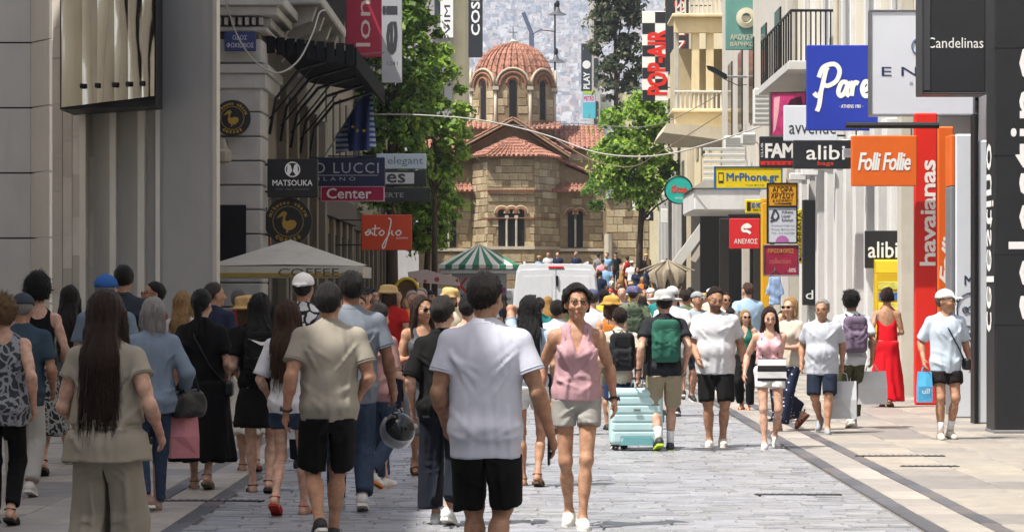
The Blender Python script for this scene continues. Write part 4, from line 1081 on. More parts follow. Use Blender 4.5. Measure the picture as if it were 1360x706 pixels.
def strands(me, n, length, style, hc, s, seed, wid=.0022):
    """loose hairs laid over the hair volume, as thin tapering ribbons in the same mesh"""
    nv = len(me.vertices)
    if nv < 50: return
    co = np.empty(nv * 3, np.float32); me.vertices.foreach_get('co', co); co = co.reshape(-1, 3)
    no = np.empty(nv * 3, np.float32); me.vertex_normals.foreach_get('vector', no); no = no.reshape(-1, 3)
    r = np.random.RandomState(seed); k = r.randint(0, nv, n); P = co[k].copy(); N = no[k]
    c = hc * s; q = P - c
    ok = ~((q[:, 1] < -.035 * s) & (q[:, 2] > -.22 * s)); P, N, q = P[ok], N[ok], q[ok]; n = len(P)
    rnd = r.normal(size=(n, 3))
    if style in ('long', 'longwavy', 'bob'): D = np.array((0, .0, -1.0)) + N * .10 + rnd * .07
    elif style in ('bun', 'up', 'pony'): D = (c + np.array((0, .13, .04)) * s - P); D /= np.linalg.norm(D, axis=1)[:, None]; D = D + N * .22 + rnd * .22
    elif style in ('curly', 'afro'): D = N + rnd * .8
    else: D = N * .22 + np.array((0, .45, -.6)) * np.clip(1 - q[:, 2:3] / (.12 * s), .25, 1.4) + rnd * .25
    L = (length * s * r.uniform(.5, 1.3, n))[:, None]
    V = []; W = wid * s * r.uniform(.6, 1.4, n)[:, None]; seg = 3
    P = P - N * .002 * s
    for i in range(seg + 1):
        D /= np.linalg.norm(D, axis=1)[:, None] + 1e-6
        S = np.cross(D, N); S /= np.linalg.norm(S, axis=1)[:, None] + 1e-6
        wv = W * (1 - .75 * i / seg); V.append(P + S * wv); V.append(P - S * wv)
        P = P + D * L / seg
        D = D + (np.array((0, 0, -.25)) if style in ('long', 'longwavy', 'bob', 'bun', 'up', 'pony') else 0) + r.normal(size=(n, 3)) * (.5 if style in ('curly', 'afro') else .10)
    V = np.stack(V, 1).reshape(-1, 3); m_ = 2 * (seg + 1)
    base = nv + np.arange(n)[:, None] * m_
    Q = np.concatenate([np.stack([base[:, 0] + 2 * i, base[:, 0] + 2 * i + 1, base[:, 0] + 2 * i + 3, base[:, 0] + 2 * i + 2], 1) for i in range(seg)])
    l0, p0 = len(me.loops), len(me.polygons)
    me.vertices.add(len(V)); allc = np.concatenate([co, V.astype(np.float32)]); me.vertices.foreach_set('co', allc.ravel())
    ol = np.empty(l0, np.int32); me.loops.foreach_get('vertex_index', ol)
    me.loops.add(Q.size); me.loops.foreach_set('vertex_index', np.concatenate([ol, Q.ravel().astype(np.int32)]))
    me.polygons.add(len(Q)); ls = np.arange(0, (p0 + len(Q)) * 4, 4, dtype=np.int32); me.polygons.foreach_set('loop_start', ls)
    me.polygons.foreach_set('use_smooth', np.ones(p0 + len(Q), bool))
    me.update(calc_edges=True)

PEOPLE = {}
def person(label, px, yt, yf=None, d=None, rot=0, sex='m', w=1.0, skin='olive', hair=('short', '#15110e'), top=None, bot=None, shoes=('shoe', '#222222'),
           st=.5, lh=None, rh=None, lf=None, rf=None, head=(0, 0), hat=None, glasses=None, vox=None, lean=0.0, group=None, zbase=None, key=None, belly=0.0, pole=None):
    ph = random.random() * 6.28
    if d is None: d = F * H / (yf - HY)
    g = gz(d) if zbase is None else zbase
    hgt = Z(yt, d) - g
    if vox is None: vox = .0115 if d < 23 else .0158 if d < 36 else .025 if d < 55 else .036
    male = sex == 'm'
    gq = random.Random(int(px * 7 + d * 13))
    if head == (0, 0): head = (gq.uniform(-22, 22), gq.uniform(-3, 10))
    st = st * gq.uniform(.9, 1.35)
    sh = (.165 if male else .140) * (.6 + .4 * w)
    chest = np.array(((.160 if male else .138) * w, (.112 if male else .10) * w + belly * .3, .17))
    waist = (.140 if male else .115) * w + belly * .4
    hipw = (.155 if male else .165) * w
    limb = (1.0 if male else .88) * (.55 + .45 * w)
    hx = .088
    # ---- skeleton
    la_, lb_ = .435, .425
    L0 = np.array(lf if lf is not None else (.085 - gq.uniform(0, .045), -.30 * st, .085 + (.15 * abs(st) if st < 0 else 0)), float)
    R0 = np.array(rf if rf is not None else (-.085 + gq.uniform(0, .045), .30 * st, .085 + (.15 * abs(st) if st > 0 else 0)), float)
    hz = .93
    for a in (L0, R0):
        q = (la_ + lb_) ** 2 * .994 - a[1] ** 2 - (abs(a[0]) - hx) ** 2
        hz = min(hz, a[2] + math.sqrt(max(q, .01)))
    dz = hz - .93
    J = lambda x, y, z: np.array((x, y - lean * max(0, z - .95), z + dz))
    hipL, hipR = J(hx, 0, .93), J(-hx, 0, .93)
    kneeL, L0 = ik(hipL, L0, la_, lb_, (.12, -1, 0)); kneeR, R0 = ik(hipR, R0, la_, lb_, (-.12, -1, 0))
    shL, shR = J(sh + .014, .012, 1.398), J(-sh - .014, .012, 1.398)
    sw = .16 * st
    if lh is None: lh = (sh + gq.uniform(.05, .12), .0 + sw - gq.uniform(0, .08), gq.uniform(.91, .98)) if gq.random() < .7 else (sh + .02, -.24, gq.uniform(1.02, 1.2))
    if rh is None: rh = (-sh - gq.uniform(.05, .12), .0 - sw - gq.uniform(0, .08), gq.uniform(.91, .98)) if gq.random() < .7 else (-sh - .02, -.24, gq.uniform(1.02, 1.2))
    lh, rh = np.array(lh) + (0, -lean * .3, dz), np.array(rh) + (0, -lean * .3, dz)
    pl = pole or ((.35, 1, -.35), (-.35, 1, -.35))
    elL, lh = ik(shL, lh, .285, .255, pl[0]); elR, rh = ik(shR, rh, .285, .255, pl[1])
    hc = J(0, -.012, 1.632)
    hy, hp = R(head[0]), R(head[1])
    M = np.array(Matrix.Rotation(hy, 3, 'Z') @ Matrix.Rotation(hp, 3, 'X'))
    HS = 1.09
    T = lambda x, y, z: hc + M @ np.array((x, y, z), float) * HS
    hairk, hairc = hair
    extra = {'short': .012, 'buzz': .004, 'curly': .045, 'afro': .05}.get(hairk, .014) if not hat else .03
    top_z = hc[2] + .112 * HS + extra
    s = hgt / top_z
    root = thing('person', label, 'person', (X(px, d), d, g), R(rot + gq.uniform(-7, 7)), group)
    rot = math.degrees(root.rotation_euler.z)
    fem = not male

    pts = np.array([hipL, hipR, kneeL, kneeR, L0, R0, shL, shR, elL, elR, lh, rh, hc])
    lo, hi = pts.min(0) - (.13, .24, .12), pts.max(0) + (.13, .2, .17)
    lo[2] = min(lo[2], -.02); hi[2] = max(hi[2], hc[2] + .17)
    lo[0] = min(lo[0], -.26); hi[0] = max(hi[0], .26); lo[1] = min(lo[1], -.26); hi[1] = max(hi[1], .24)

    # ---- body: one continuous surface
    B = SDF(lo, hi, vox)
    B.ell(J(0, .01, .96), (hipw, .112 * w, .125), .03)
    B.rc(J(0, 0, 1.0), J(0, 0, 1.22), waist, waist * 1.02, .06, sc=(1, .70, 1))
    if belly: B.ell(J(0, -.05, 1.08), (waist * .9, .08 + belly, .13), .05)
    B.ell(J(0, 0, 1.30), chest, .05)
    for q_ in (shL, shR): B.rc(J(0, .015, 1.44), q_, .052, .05 * limb, .05)
    B.rc(J(0, .02, 1.38), J(0, .018, 1.49), .085, .055, .05, sc=(1, .8, 1))
    B.rc(J(0, .02, 1.44), T(0, .012, -.055), .056 if male else .046, .05 if male else .042, .02)
    for sg in (-1, 1):
        B.ell(J(sg * .07, .06, .92), (.088 * w, .075 * w, .095), .03)
        if fem: B.ell(J(sg * .068, -.085 * w, 1.27), (.062, .055, .062), .04)
    for hpt, kn, an, sg in ((hipL, kneeL, L0, 1), (hipR, kneeR, R0, -1)):
        B.rc(hpt, kn, .086 * limb, .054 * limb, .03)
        B.ell(kn + (0, -.008, 0), np.array((.05, .052, .055)) * limb, .03)
        B.rc(kn, an, .049 * limb, .034 * limb, .02)
        m_ = kn + (an - kn) * .32 + np.array((0, .02, 0))
        B.rc(m_, kn + (an - kn) * .55 + np.array((0, .008, 0)), .051 * limb, .037 * limb, .04)
        lift = an[2] - .085
        pit = min(.9, max(0, lift) * 5)
        fd = np.array((sg * .12, -math.cos(pit), -math.sin(pit)))
        up = np.array((0, -math.sin(pit), math.cos(pit)))
        heel, toe = an - fd * .035 - up * .045, an + fd * .15 - up * .056
        B.rc(heel, toe, .034, .026, .03); B.rc(an, an + fd * .08 - up * .045, .034, .032, .03)
    fingers = vox < .016
    J_ = {}
    for sp, el, ha, sg in ((shL, elL, lh, 1), (shR, elR, rh, -1)):
        B.rc(sp, el, .047 * limb, .037 * limb, .03)
        B.ell(sp + (sg * .006, 0, -.03), np.array((.050, .054, .07)) * limb, .03)
        B.rc(sp + (el - sp) * .35, sp + (el - sp) * .7, .045 * limb, .041 * limb, .03); B.ell(el + (0, .008, 0), np.array((.030, .031, .034)) * limb, .02)
        B.rc(el + (ha - el) * .15, el + (ha - el) * .35, .0415 * limb, .038 * limb, .03)
        B.rc(el, el + (ha - el) * .4, .039 * limb, .037 * limb, .02); B.rc(el + (ha - el) * .35, ha, .037 * limb, .025 * limb, .02)
        fa = nz(ha - el); hd = nz(fa + np.array((0, -.12, -.25)))
        fw = np.array((0, -1., 0)); fw = nz(fw - hd * (fw @ hd)) if abs(hd[1]) < .9 else np.array((-sg, 0, 0.))
        nr = np.cross(hd, fw)
        if nr[0] * sg > 0: nr = -nr                             # palm towards the body
        hs = .95 if male else .85
        B.rc(ha, ha + hd * .075 * hs, .028 * hs, .034 * hs, .015, sc=(.75, 1, 1) if abs(nr[0]) > .6 else (1, .8, 1))
        for q, (off, ln) in enumerate(((-.027, .066), (-.009, .076), (.009, .072), (.026, .056)) if fingers else ((-.012, .07), (.012, .06))):
            p0 = ha + hd * .085 * hs - fw * off * hs
            p1 = p0 + (hd * .6 + nr * .18) * ln * hs; p2 = p1 + (hd * .36 + nr * .42) * ln * hs
            B.rc(p0, p1, .0098, .009, .004); B.rc(p1, p2, .009, .0078, .003)
        t0 = ha + hd * .022 * hs + fw * .024 * hs
        B.rc(t0, t0 + (hd * .5 + fw * .55 + nr * .25) * .05, .013, .0105, .01); B.rc(t0 + (hd * .5 + fw * .55 + nr * .25) * .05, t0 + (hd * 1.0 + fw * .55 + nr * .45) * .07, .0105, .009, .004)
        J_[sg] = (ha, hd, fw, nr)
    # head with face
    hw = 1.0 if male else .94
    Ml = M.tolist()
    B.ell(T(0, .012, .022), (.077 * hw, .096, .09), .02, M=Ml, hs=HS)
    B.ell(T(0, -.02, -.035), (.062 * hw, .072, .080), .03, M=Ml, hs=HS)
    B.rc(T(0, -.068, -.095), T(0, -.05, -.085), .024, .03, .03)
    for sg in (-1, 1):
        B.ell(T(sg * .033, -.105, .008), (.017, .014, .011), .012, 's', M=Ml, hs=HS)
        B.ell(T(sg * .033, -.084, .006), (.0155, .0145, .011), .004, M=Ml, hs=HS)
        B.rc(T(sg * .012, -.093, .024), T(sg * .045, -.08, .026), .009, .008, .012)
        B.ell(T(sg * .042, -.07, -.03), (.022, .02, .02), .02, M=Ml, hs=HS)
        B.ell(T(sg * .078 * hw, .015, -.008), (.010, .019, .031), .008, M=Ml, hs=HS)
    B.rc(T(0, -.094, .012), T(0, -.116, -.028), .008, .0135, .012)
    B.rc(T(-.012, -.100, -.032), T(.012, -.100, -.032), .009, .009, .008)
    B.rc(T(-.019, -.088, -.062), T(.019, -.088, -.062), .0065, .0065, .008); B.rc(T(-.015, -.087, -.073), T(.015, -.087, -.073), .007, .007, .006)

    sk = np.array(SKIN[skin]); hcol = np.array(lin(hairc))
    Mi = M.T; beard = hairk.endswith('beard')
    def tint(P):
        c = np.ones((len(P), 4)); c[:, :3] = sk
        q = (P - hc) @ Mi.T / HS
        x, y, z = np.abs(q[:, 0]), q[:, 1], q[:, 2]
        hd_ = (np.linalg.norm(q, axis=1) < .16) & (y < -.03)
        def put(msk, colr, a=1.0):
            k = (hd_ & msk)[:, None]; c[:, :3] = np.where(k, c[:, :3] * (1 - a) + np.array(colr) * a, c[:, :3])
        put((z < -.01) & (z > -.045) & (x > .03), sk * (1.05, .86, .84), .35)
        if beard or (male and hairk != 'none'): put((z < -.045) & ((z < -.052) | (x > .0)) & (z > -.125), hcol if beard else sk * .8, .8 if beard else .45)
        put((np.abs(z + .067) < .0095) & (x < .025) & (y < -.07), sk * (.82, .52, .50), .85)
        put((np.abs(z - .029) < .006) & (x > .012) & (x < .052) & (y < -.06), hcol * .7, .85)
        put(((z - .007) ** 2 / .0065 ** 2 + (x - .033) ** 2 / .0145 ** 2 < 1) & (y < -.06), (.42, .38, .36))
        put(((z - .0125) ** 2 / .0035 ** 2 + (x - .033) ** 2 / .019 ** 2 < 1) & (y < -.06), sk * .25)
        put(((z - .007) ** 2 + (x - .033) ** 2 < .0075 ** 2) & (y < -.06), (.02, .014, .01))
        for ha in (lh, rh):
            k = np.linalg.norm(P - ha, axis=1) < .2
            c[k, :3] *= (1.0, .9, .88)
        return c
    mesh_obj('body', B.mesh('body', s, tint), skin_mat(), root)

    def dress(name, fld, m):
        return mesh_obj(name, fld.mesh(name, s), m, root)
    cv = vox * 1.2
    # ---- trousers, shorts, skirts
    if bot:
        k, loose = bot['k'], bot.get('loose', .014)
        wz = bot.get('waist', 1.04)
        if top: wz = min(wz, top.get('hem', .84) + .022)
        S = SDF(lo, hi, cv)
        if k == 'skirt':
            end = bot['end']; fl = bot.get('flare', .09)
            S.rc(J(0, 0, wz - .12), J(0, (L0[1] + R0[1]) * .2, end - dz), hipw + loose, hipw + loose + fl, 0, sc=(1, .78, 1), flat=True)
            S.rc(J(0, 0, wz), J(0, 0, wz - .15), waist + .012, hipw + loose, .03, sc=(1, .78, 1))
            S.ell(J(0, .012, .965), (hipw + .012, .112 * w + .02, .14), .03)
            for sg in (-1, 1): S.ell(J(sg * .07, .062, .92), np.array((.09, .08, .1)) * w + .004, .03)
            S.warp(fold(bot.get('amp', .014), ph, 'skirt'))
            S.cut(lambda x, y, z: z - (wz + dz) + 0 * x + 0 * y)
        else:
            S.ell(J(0, .012, .965), (hipw + loose * .5 + .003, .112 * w + loose * .5 + .01, .14), .03)
            S.rc(J(0, 0, 1.0), J(0, 0, wz), hipw + loose * .5 - .005, waist + loose * .5 + .006, .03, sc=(1, .74, 1))
            end = bot['end']; wid = bot.get('wide', 0.0)
            for hpt, kn, an, sg in ((hipL, kneeL, L0, 1), (hipR, kneeR, R0, -1)):
                r1, r2 = .087 * limb + loose * .45, .056 * limb + loose * .7 + .012 + wid * .8
                if end <= 1: S.rc(hpt, hpt + (kn - hpt) * end, r1 + .003, r1 + (r2 + .014 - r1) * end, .012, flat=True)
                else:
                    e = kn + (an - kn) * (end - 1)
                    S.rc(hpt, kn, r1, r2, .012)
                    S.rc(kn - (an - kn) * .02, e, r2, .036 * limb + loose + .022 + wid * 1.3, .02, flat=True)
                S.ell(J(sg * .07, .065, .92), np.array((.086, .074, .095)) * w + loose * .5, .03)
            cz = .79 + dz
            S.warp(creases(ph, w, .8, bot.get('amp', .010), 'pants'))
            S.cut(lambda x, y, z: z - (wz + dz) + 0 * x + 0 * y)
            S.cut(lambda x, y, z: np.minimum(.004 + (cz - z) * .05 - np.abs(x + 0 * y), cz - z))
        o = dress(bot.get('name', {'skirt': 'skirt', 'shorts': 'shorts'}.get(k, 'trousers')), S, bot['m'])
    # ---- shirts, tops, dresses
    if top:
        S = SDF(lo, hi, cv)
        loose, hem, sl, neck = top.get('loose', .018), top.get('hem', .84), top.get('sl', .6), top.get('neck', 'round')
        fl = top.get('flare', 0.0)
        S.ell(J(0, 0, 1.30), chest + loose * .8, .05)
        S.rc(J(0, 0, 1.27), J(0, 0, hem), chest[0] + loose - .012, max(hipw + loose * .55, waist + loose) + fl, .04, sc=(1, .76, 1), flat=True)
        if belly: S.ell(J(0, -.05, 1.08), (waist * .9 + loose, .08 + belly + loose, .14), .05)
        if hem < .95: S.ell(J(0, .02, max(hem + .07, .93)), (hipw + loose * .7, .125 * w + loose * .7, min(.08, max(hem + .07, .93) - hem)), .05)
        S.cut(lambda x, y, z: (hem + dz) - z + .006 * np.sin(x * 21 + ph) + 0 * y)
        for sg in (-1, 1):
            if fem: S.ell(J(sg * .068, -.085 * w, 1.27), (.07, .062 + loose * .3, .07), .045)
        cinch = top.get('cinch')
        for q_ in (shL, shR): S.rc(J(0, .015, 1.44), q_, .062, .05 * limb + .012, .04)
        S.rc(J(0, .02, 1.38), J(0, .018, 1.475), .098, .07, .05, sc=(1, .8, 1))
        if cinch:
            for a in range(24):
                t = a / 24 * 6.283; rr = waist + .092
                S.ell(J(math.cos(t) * rr, math.sin(t) * rr * .74, cinch), (.03, .03, .022), .02, 's')
        if sl > 0:
            for sp, el, ha, sg in ((shL, elL, lh, 1), (shR, elR, rh, -1)):
                r0, ll = .051 * limb, min(.03, top.get('sloose', loose))
                if sl <= 1: S.rc(sp, sp + (el - sp) * sl, r0 + .012, r0 - .004 + ll * .95, .022, flat=True)
                else:
                    S.rc(sp, el, r0 + ll * .5, .045 * limb + ll * .8, .035)
                    S.rc(el, el + (ha - el) * (sl - 1), .046 * limb + ll * .8, .032 * limb + ll * .8, .02, flat=True)
        else:
            for sg in (-1, 1):
                S.ell(J(sg * (sh + .055), 0, 1.40), (.085 if neck != 'wide' else .06, .2, .13), .02, 's')
        if neck in ('round', 'collar'): S.ell(J(0, -.05, 1.525), (.075, .09, .075), .012, 's')
        elif neck == 'v':
            for q in range(6): S.ell(J(0, -.10, 1.50 - q * .035), (.075 - q * .012, .07, .045), .008, 's')
            S.ell(J(0, .0, 1.54), (.10, .13, .06), .012, 's')
        elif neck in ('tank', 'wide'):
            S.ell(J(0, -.08, 1.47), (.08, .10, .11), .02, 's'); S.ell(J(0, .08, 1.49), (.085, .10, .09), .02, 's')
        elif neck == 'halter':
            S.ell(J(0, .15, 1.40), (.21, .12, .20), .02, 's'); S.ell(J(0, -.06, 1.50), (.06, .09, .08), .02, 's')
        elif neck == 'strapless': S.cut(lambda x, y, z: z - (1.335 + dz) + .35 * np.abs(x) * 0 + 0 * y)
        if neck == 'collar':
            S.rc(J(-.02, .06, 1.475), J(-.065, -.03, 1.475), .02, .02, .01); S.rc(J(.02, .06, 1.475), J(.065, -.03, 1.475), .02, .02, .01)
            S.rc(J(-.03, .065, 1.478), J(.03, .065, 1.478), .021, .021, .01)
            S.rc(J(-.065, -.03, 1.47), J(-.035, -.095, 1.42), .018, .014, .01); S.rc(J(.065, -.03, 1.47), J(.035, -.095, 1.42), .018, .014, .01)
        if top.get('knot'): S.rc(J(-.05, .03, 1.505), J(.05, .03, 1.505), .03, .03, .01)
        S.warp(creases(ph, w, hem, top.get('amp', .0085)))
        if hem < .95: S.cut(lambda x, y, z: (hem + dz) - z + .006 * np.sin(x * 21 + ph) + 0 * y)
        so = dress(top.get('name', 'shirt'), S, top['m'])
        if 0 < sl <= 1 and d < 32:
            for sp, el in ((shL, elL), (shR, elR)):
                u = nz(el - sp); a_ = nz(np.cross(u, (0, 1, 0))); b_ = np.cross(u, a_); r_ = .051 * limb - .004 + min(.03, top.get('sloose', loose)) * .95 + .0015
                for f_ in (.985, .90): MB().tube([(sp + (el - sp) * sl * f_ + (a_ * math.cos(k) + b_ * math.sin(k)) * (r_ - .001 * (f_ < .95))) * s for k in [i * 6.2832 / 20 for i in range(21)]], .0028 * s, 5, cap=False).build('sleeve_seam', top['m'], so, True)
        if top.get('belt'):
            MB().tube([J((chest[0] + loose + .004) * math.cos(a), (chest[0] + loose + .004) * .765 * math.sin(a), top['belt']) * s for a in [i * 6.2832 / 32 for i in range(33)]], .012 * s, 6, cap=False).build('belt', top['m'], root, True)
        if neck == 'round' and d < 32:
            MB().tube([J(.083 * math.cos(a), .004 + .078 * math.sin(a), 1.478 + .017 * math.sin(a)) * s for a in [i * 6.2832 / 24 for i in range(25)]], .0075 * s, 6, cap=False).build('collar', top['m'], root, True)
        for pq in top.get('straps', ()):
            MB().tube([J(*q) * s for q in pq], .011 * s, 6).build('strap', top['m'], root, True)
    # ---- hair
    hm = hair_mat(hairc)
    if hairk not in ('none', 'bald'):
        Hs = SDF(lo - (.06, .06, 0), hi + (.06, .06, .05), cv if hairk != 'curly' else vox)
        e = {'up': .024, 'short': .012, 'buzz': .006, 'curly': .03, 'afro': .05, 'shortbeard': .012}.get(hairk, .014)
        Hs.ell(T(0, .018, .026), (.077 * hw + e * .85, .095 + e, .088 + e * 1.2), .0, M=Ml, hs=HS)
        if hairk in ('long', 'longwavy', 'bob'): HY_, HZ_ = (-.12, -.07, -.05, -.035, -.02, .2), (.116, .102, .07, -.02, -.2, -.2)
        else: HY_, HZ_ = (-.12, -.075, -.05, -.03, .0, .022, .04, .055, .12), (.118, .104, .080, .040, .018, .008, -.045, -.072, -.08)
        def hairline(x, y, z):
            u = [(x - hc[0]), (y - hc[1]), (z - hc[2])]
            lx, ly, lz = [(M[0][i] * u[0] + M[1][i] * u[1] + M[2][i] * u[2]) / HS for i in range(3)]
            zl = np.interp(ly, HY_, HZ_) - np.where(ly < -.05, np.clip(np.abs(lx) - .035, 0, 1) * .7, 0) + .003 * np.sin(lx * 160 + ph) * np.sin(ly * 140)
            return (zl - lz) * .6
        Hs.cut(hairline)
        if hairk in ('curly', 'afro'):
            for q in range(26):
                a, b_ = random.random() * 6.28, random.random()
                p = T(math.cos(a) * .075 * hw * math.sqrt(1 - b_ * b_ * .6), .03 + math.sin(a) * .09 * math.sqrt(1 - b_ * b_ * .6), .03 + .085 * b_)
                if (Mi @ (p - hc))[1] < -.045 and (Mi @ (p - hc))[2] < .06: continue
                Hs.ell(p, [random.uniform(.022, .036) * (1.25 if hairk == 'afro' else 1)] * 3, .012)
        bk = J(0, .11, 1.30)
        lenz = hair_len.get(hairk, 1.25) if not isinstance(hairk, tuple) else 1.2
        if hairk in ('long', 'longwavy'):
            ez = 1.14 if hairk == 'long' else 1.20
            Hs.rc(T(0, .055, .0), J(0, .125 * w + .01, 1.38), .088, .105, .03, sc=(1, .55, 1))
            Hs.rc(J(0, .125 * w + .01, 1.38), J(0, .135 * w, ez), .105, .085, .03, sc=(1, .48, 1))
            for q in range(7):
                xx = -.08 + q * .027
                Hs.rc(J(xx, .13 * w, 1.30), J(xx * 1.1 + random.uniform(-.02, .02), .14 * w, ez - random.uniform(.02, .12)), .03, .012, .02)
            for sg in (-1, 1):
                Hs.rc(T(sg * .078, -.01, .01), J(sg * .095, -.01, 1.44), .024, .03, .02); Hs.rc(J(sg * .095, -.01, 1.44), J(sg * .085, -.105 * w, 1.28), .03, .018, .02)
        if hairk == 'bob':
            Hs.rc(T(0, .05, .0), T(0, .055, -.09), .088, .085, .02, sc=(1, .7, 1))
            for sg in (-1, 1): Hs.rc(T(sg * .075, .0, .0), T(sg * .074, -.01, -.095), .028, .03, .02)
        if hairk == 'bun': Hs.ell(T(0, .12, .02), (.048, .045, .045), .015)
        if hairk == 'up':
            Hs.ell(T(0, .10, .05), (.055, .055, .055), .02)
            for q in range(10): Hs.ell(T(random.uniform(-.06, .06), random.uniform(-.04, .12), .10 + random.uniform(-.02, .02)), [.026] * 3, .015)
            for q in range(7): Hs.ell(T(-.06 + q * .02, -.062 + .012 * abs(q - 3), .098 - .006 * abs(q - 3)), (.02, .022, .016), .012)
            for sg in (-1, 1):
                for yy, zz in ((-.045, .055), (-.02, .03), (.02, .04), (.04, .0), (.05, -.035)): Hs.ell(T(sg * .08, yy, zz), (.018, .026, .03), .015)
        if hairk == 'pony':
            Hs.ell(T(0, .11, .03), (.03, .035, .03), .02); Hs.rc(T(0, .13, .02), J(0, .14, 1.36), .034, .03, .02); Hs.rc(J(0, .14, 1.36), J(.01, .13, 1.24), .03, .012, .02)
        amp = .012 if hairk in ('curly', 'afro') else .006 if hairk == 'longwavy' else .0035
        def hw_(x, y, z):
            if hairk in ('curly', 'afro'): return amp * (np.sin(x * 95 + ph) * np.sin(y * 101) * np.sin(z * 89 + ph) + .5 * np.sin(x * 190) * np.sin(z * 170))
            th = np.arctan2(y - hc[1], x - hc[0])
            return amp * (np.sin(th * 19 + 3 * np.sin(z * (14 if hairk == 'longwavy' else 6) + ph)) + .7 * np.sin(th * 41 + z * 9))
        Hs.warp(hw_)
        if hairk in ('short', 'shortbeard'):
            Hs.ell(T(0, .006, .056), (.064 * hw, .082, .064), .02, M=Ml, hs=HS)
            Hs.warp(lambda x, y, z: .004 * np.sin(x * 130 + ph) * np.sin(y * 120) * np.sin(z * 110))
            Hs.cut(hairline)
        o = dress('hair', Hs, hm)
        if d < 48 and not (hat and hairk == 'buzz'):
            big = 1.0 if d < 26 else .4
            strands(o.data, int({'long': 1500, 'longwavy': 1300, 'bob': 800, 'curly': 1300, 'afro': 1500}.get(hairk, 900) * big), {'long': .17, 'longwavy': .13, 'bob': .08, 'curly': .03, 'afro': .03, 'bun': .06, 'up': .05, 'pony': .08}.get(hairk, .014), hairk, hc, s, int(ph * 1000), .0022 if d < 26 else .0035)
    # ---- hats
    if hat:
        hk, hm2 = hat[0], hat[1]
        Hs = SDF(lo - (.15, .15, 0), hi + (.15, .15, .08), cv)
        if hk in ('cap', 'capback'):
            Hs.ell(T(0, .012, .045), (.093, .112, .092), 0, M=Ml, hs=HS); nn = M @ np.array((0, .1, 1)); c0 = T(0, 0, .035)
            Hs.cut(lambda x, y, z: -((x - c0[0]) * nn[0] + (y - c0[1]) * nn[1] + (z - c0[2]) * nn[2]))
            sg = -1 if hk == 'cap' else 1
            Hs.ell(T(0, sg * .135, .040), (.075, .085, .011), .008, M=np.array(Matrix(M.tolist()) @ Matrix.Rotation(R(-8 * sg), 3, 'X')).tolist())
            Hs.ell(T(0, .012, .138), (.012, .012, .008), .004)
        else:
            br = {'bucket': .145, 'sun': .18, 'straw': .165}[hk]
            Hs.ell(T(0, .012, .055), (.098, .115, .085), 0, M=Ml, hs=HS)
            if hk != 'straw': Hs.rbox(T(0, .012, .075), (.09, .105, .055), .04, .02, M=Ml, hs=HS)
            else: Hs.rbox(T(0, .012, .09), (.085, .095, .05), .03, .01, M=Ml, hs=HS)
            nn = M @ np.array((0, 0, 1)); c0 = T(0, 0, .03)
            Hs.cut(lambda x, y, z: -((x - c0[0]) * nn[0] + (y - c0[1]) * nn[1] + (z - c0[2]) * nn[2]))
            Hs.ell(T(0, .012, .034), (br, br * 1.06, .013), .02, M=Ml, hs=HS)
            if hk != 'straw': Hs.warp(lambda x, y, z: .006 * np.sin(np.arctan2(y - hc[1], x - hc[0]) * 5 + ph))
        dress('hat', Hs, hm2)
        if hk == 'straw':
            MB().lathe([(.099, 0), (.101, .028), (.095, .03)], (0, 0, 0), 20).build('hat_band', DARK, root, True).matrix_local = Matrix.Translation(Vector(T(0, .012, .055) * s)) @ Matrix(M.tolist()).to_4x4() @ Matrix.Diagonal((s, s * 1.15, s, 1))
    # ---- spectacles
    if glasses:
        gm = MB()
        gp = lambda x, y, z: T(x, y, z) * s
        for sg in (-1, 1):
            ring = [gp(sg * .033 + .022 * math.cos(a), -.114, .005 + .017 * math.sin(a)) for a in [i * 6.283 / 14 for i in range(15)]]
            gm.tube(ring, .0019 * s, 5, cap=False)
            gm.tube([gp(sg * .058, -.112, .010), gp(sg * .084, -.05, .012), gp(sg * .086, .02, .008)], .0026 * s, 5)
            if glasses == 'sun': gm.add([gp(sg * .034 + .024 * math.cos(a), -.1135, .004 + .018 * math.sin(a)) for a in [i * 6.283 / 14 for i in range(14)]], [tuple(range(14))])
        gm.tube([gp(-.012, -.115, .008), gp(0, -.118, .012), gp(.012, -.115, .008)], .0026 * s, 5)
        gm.build('spectacles', mat('#120f0e', .2, .1, 5), root, True)
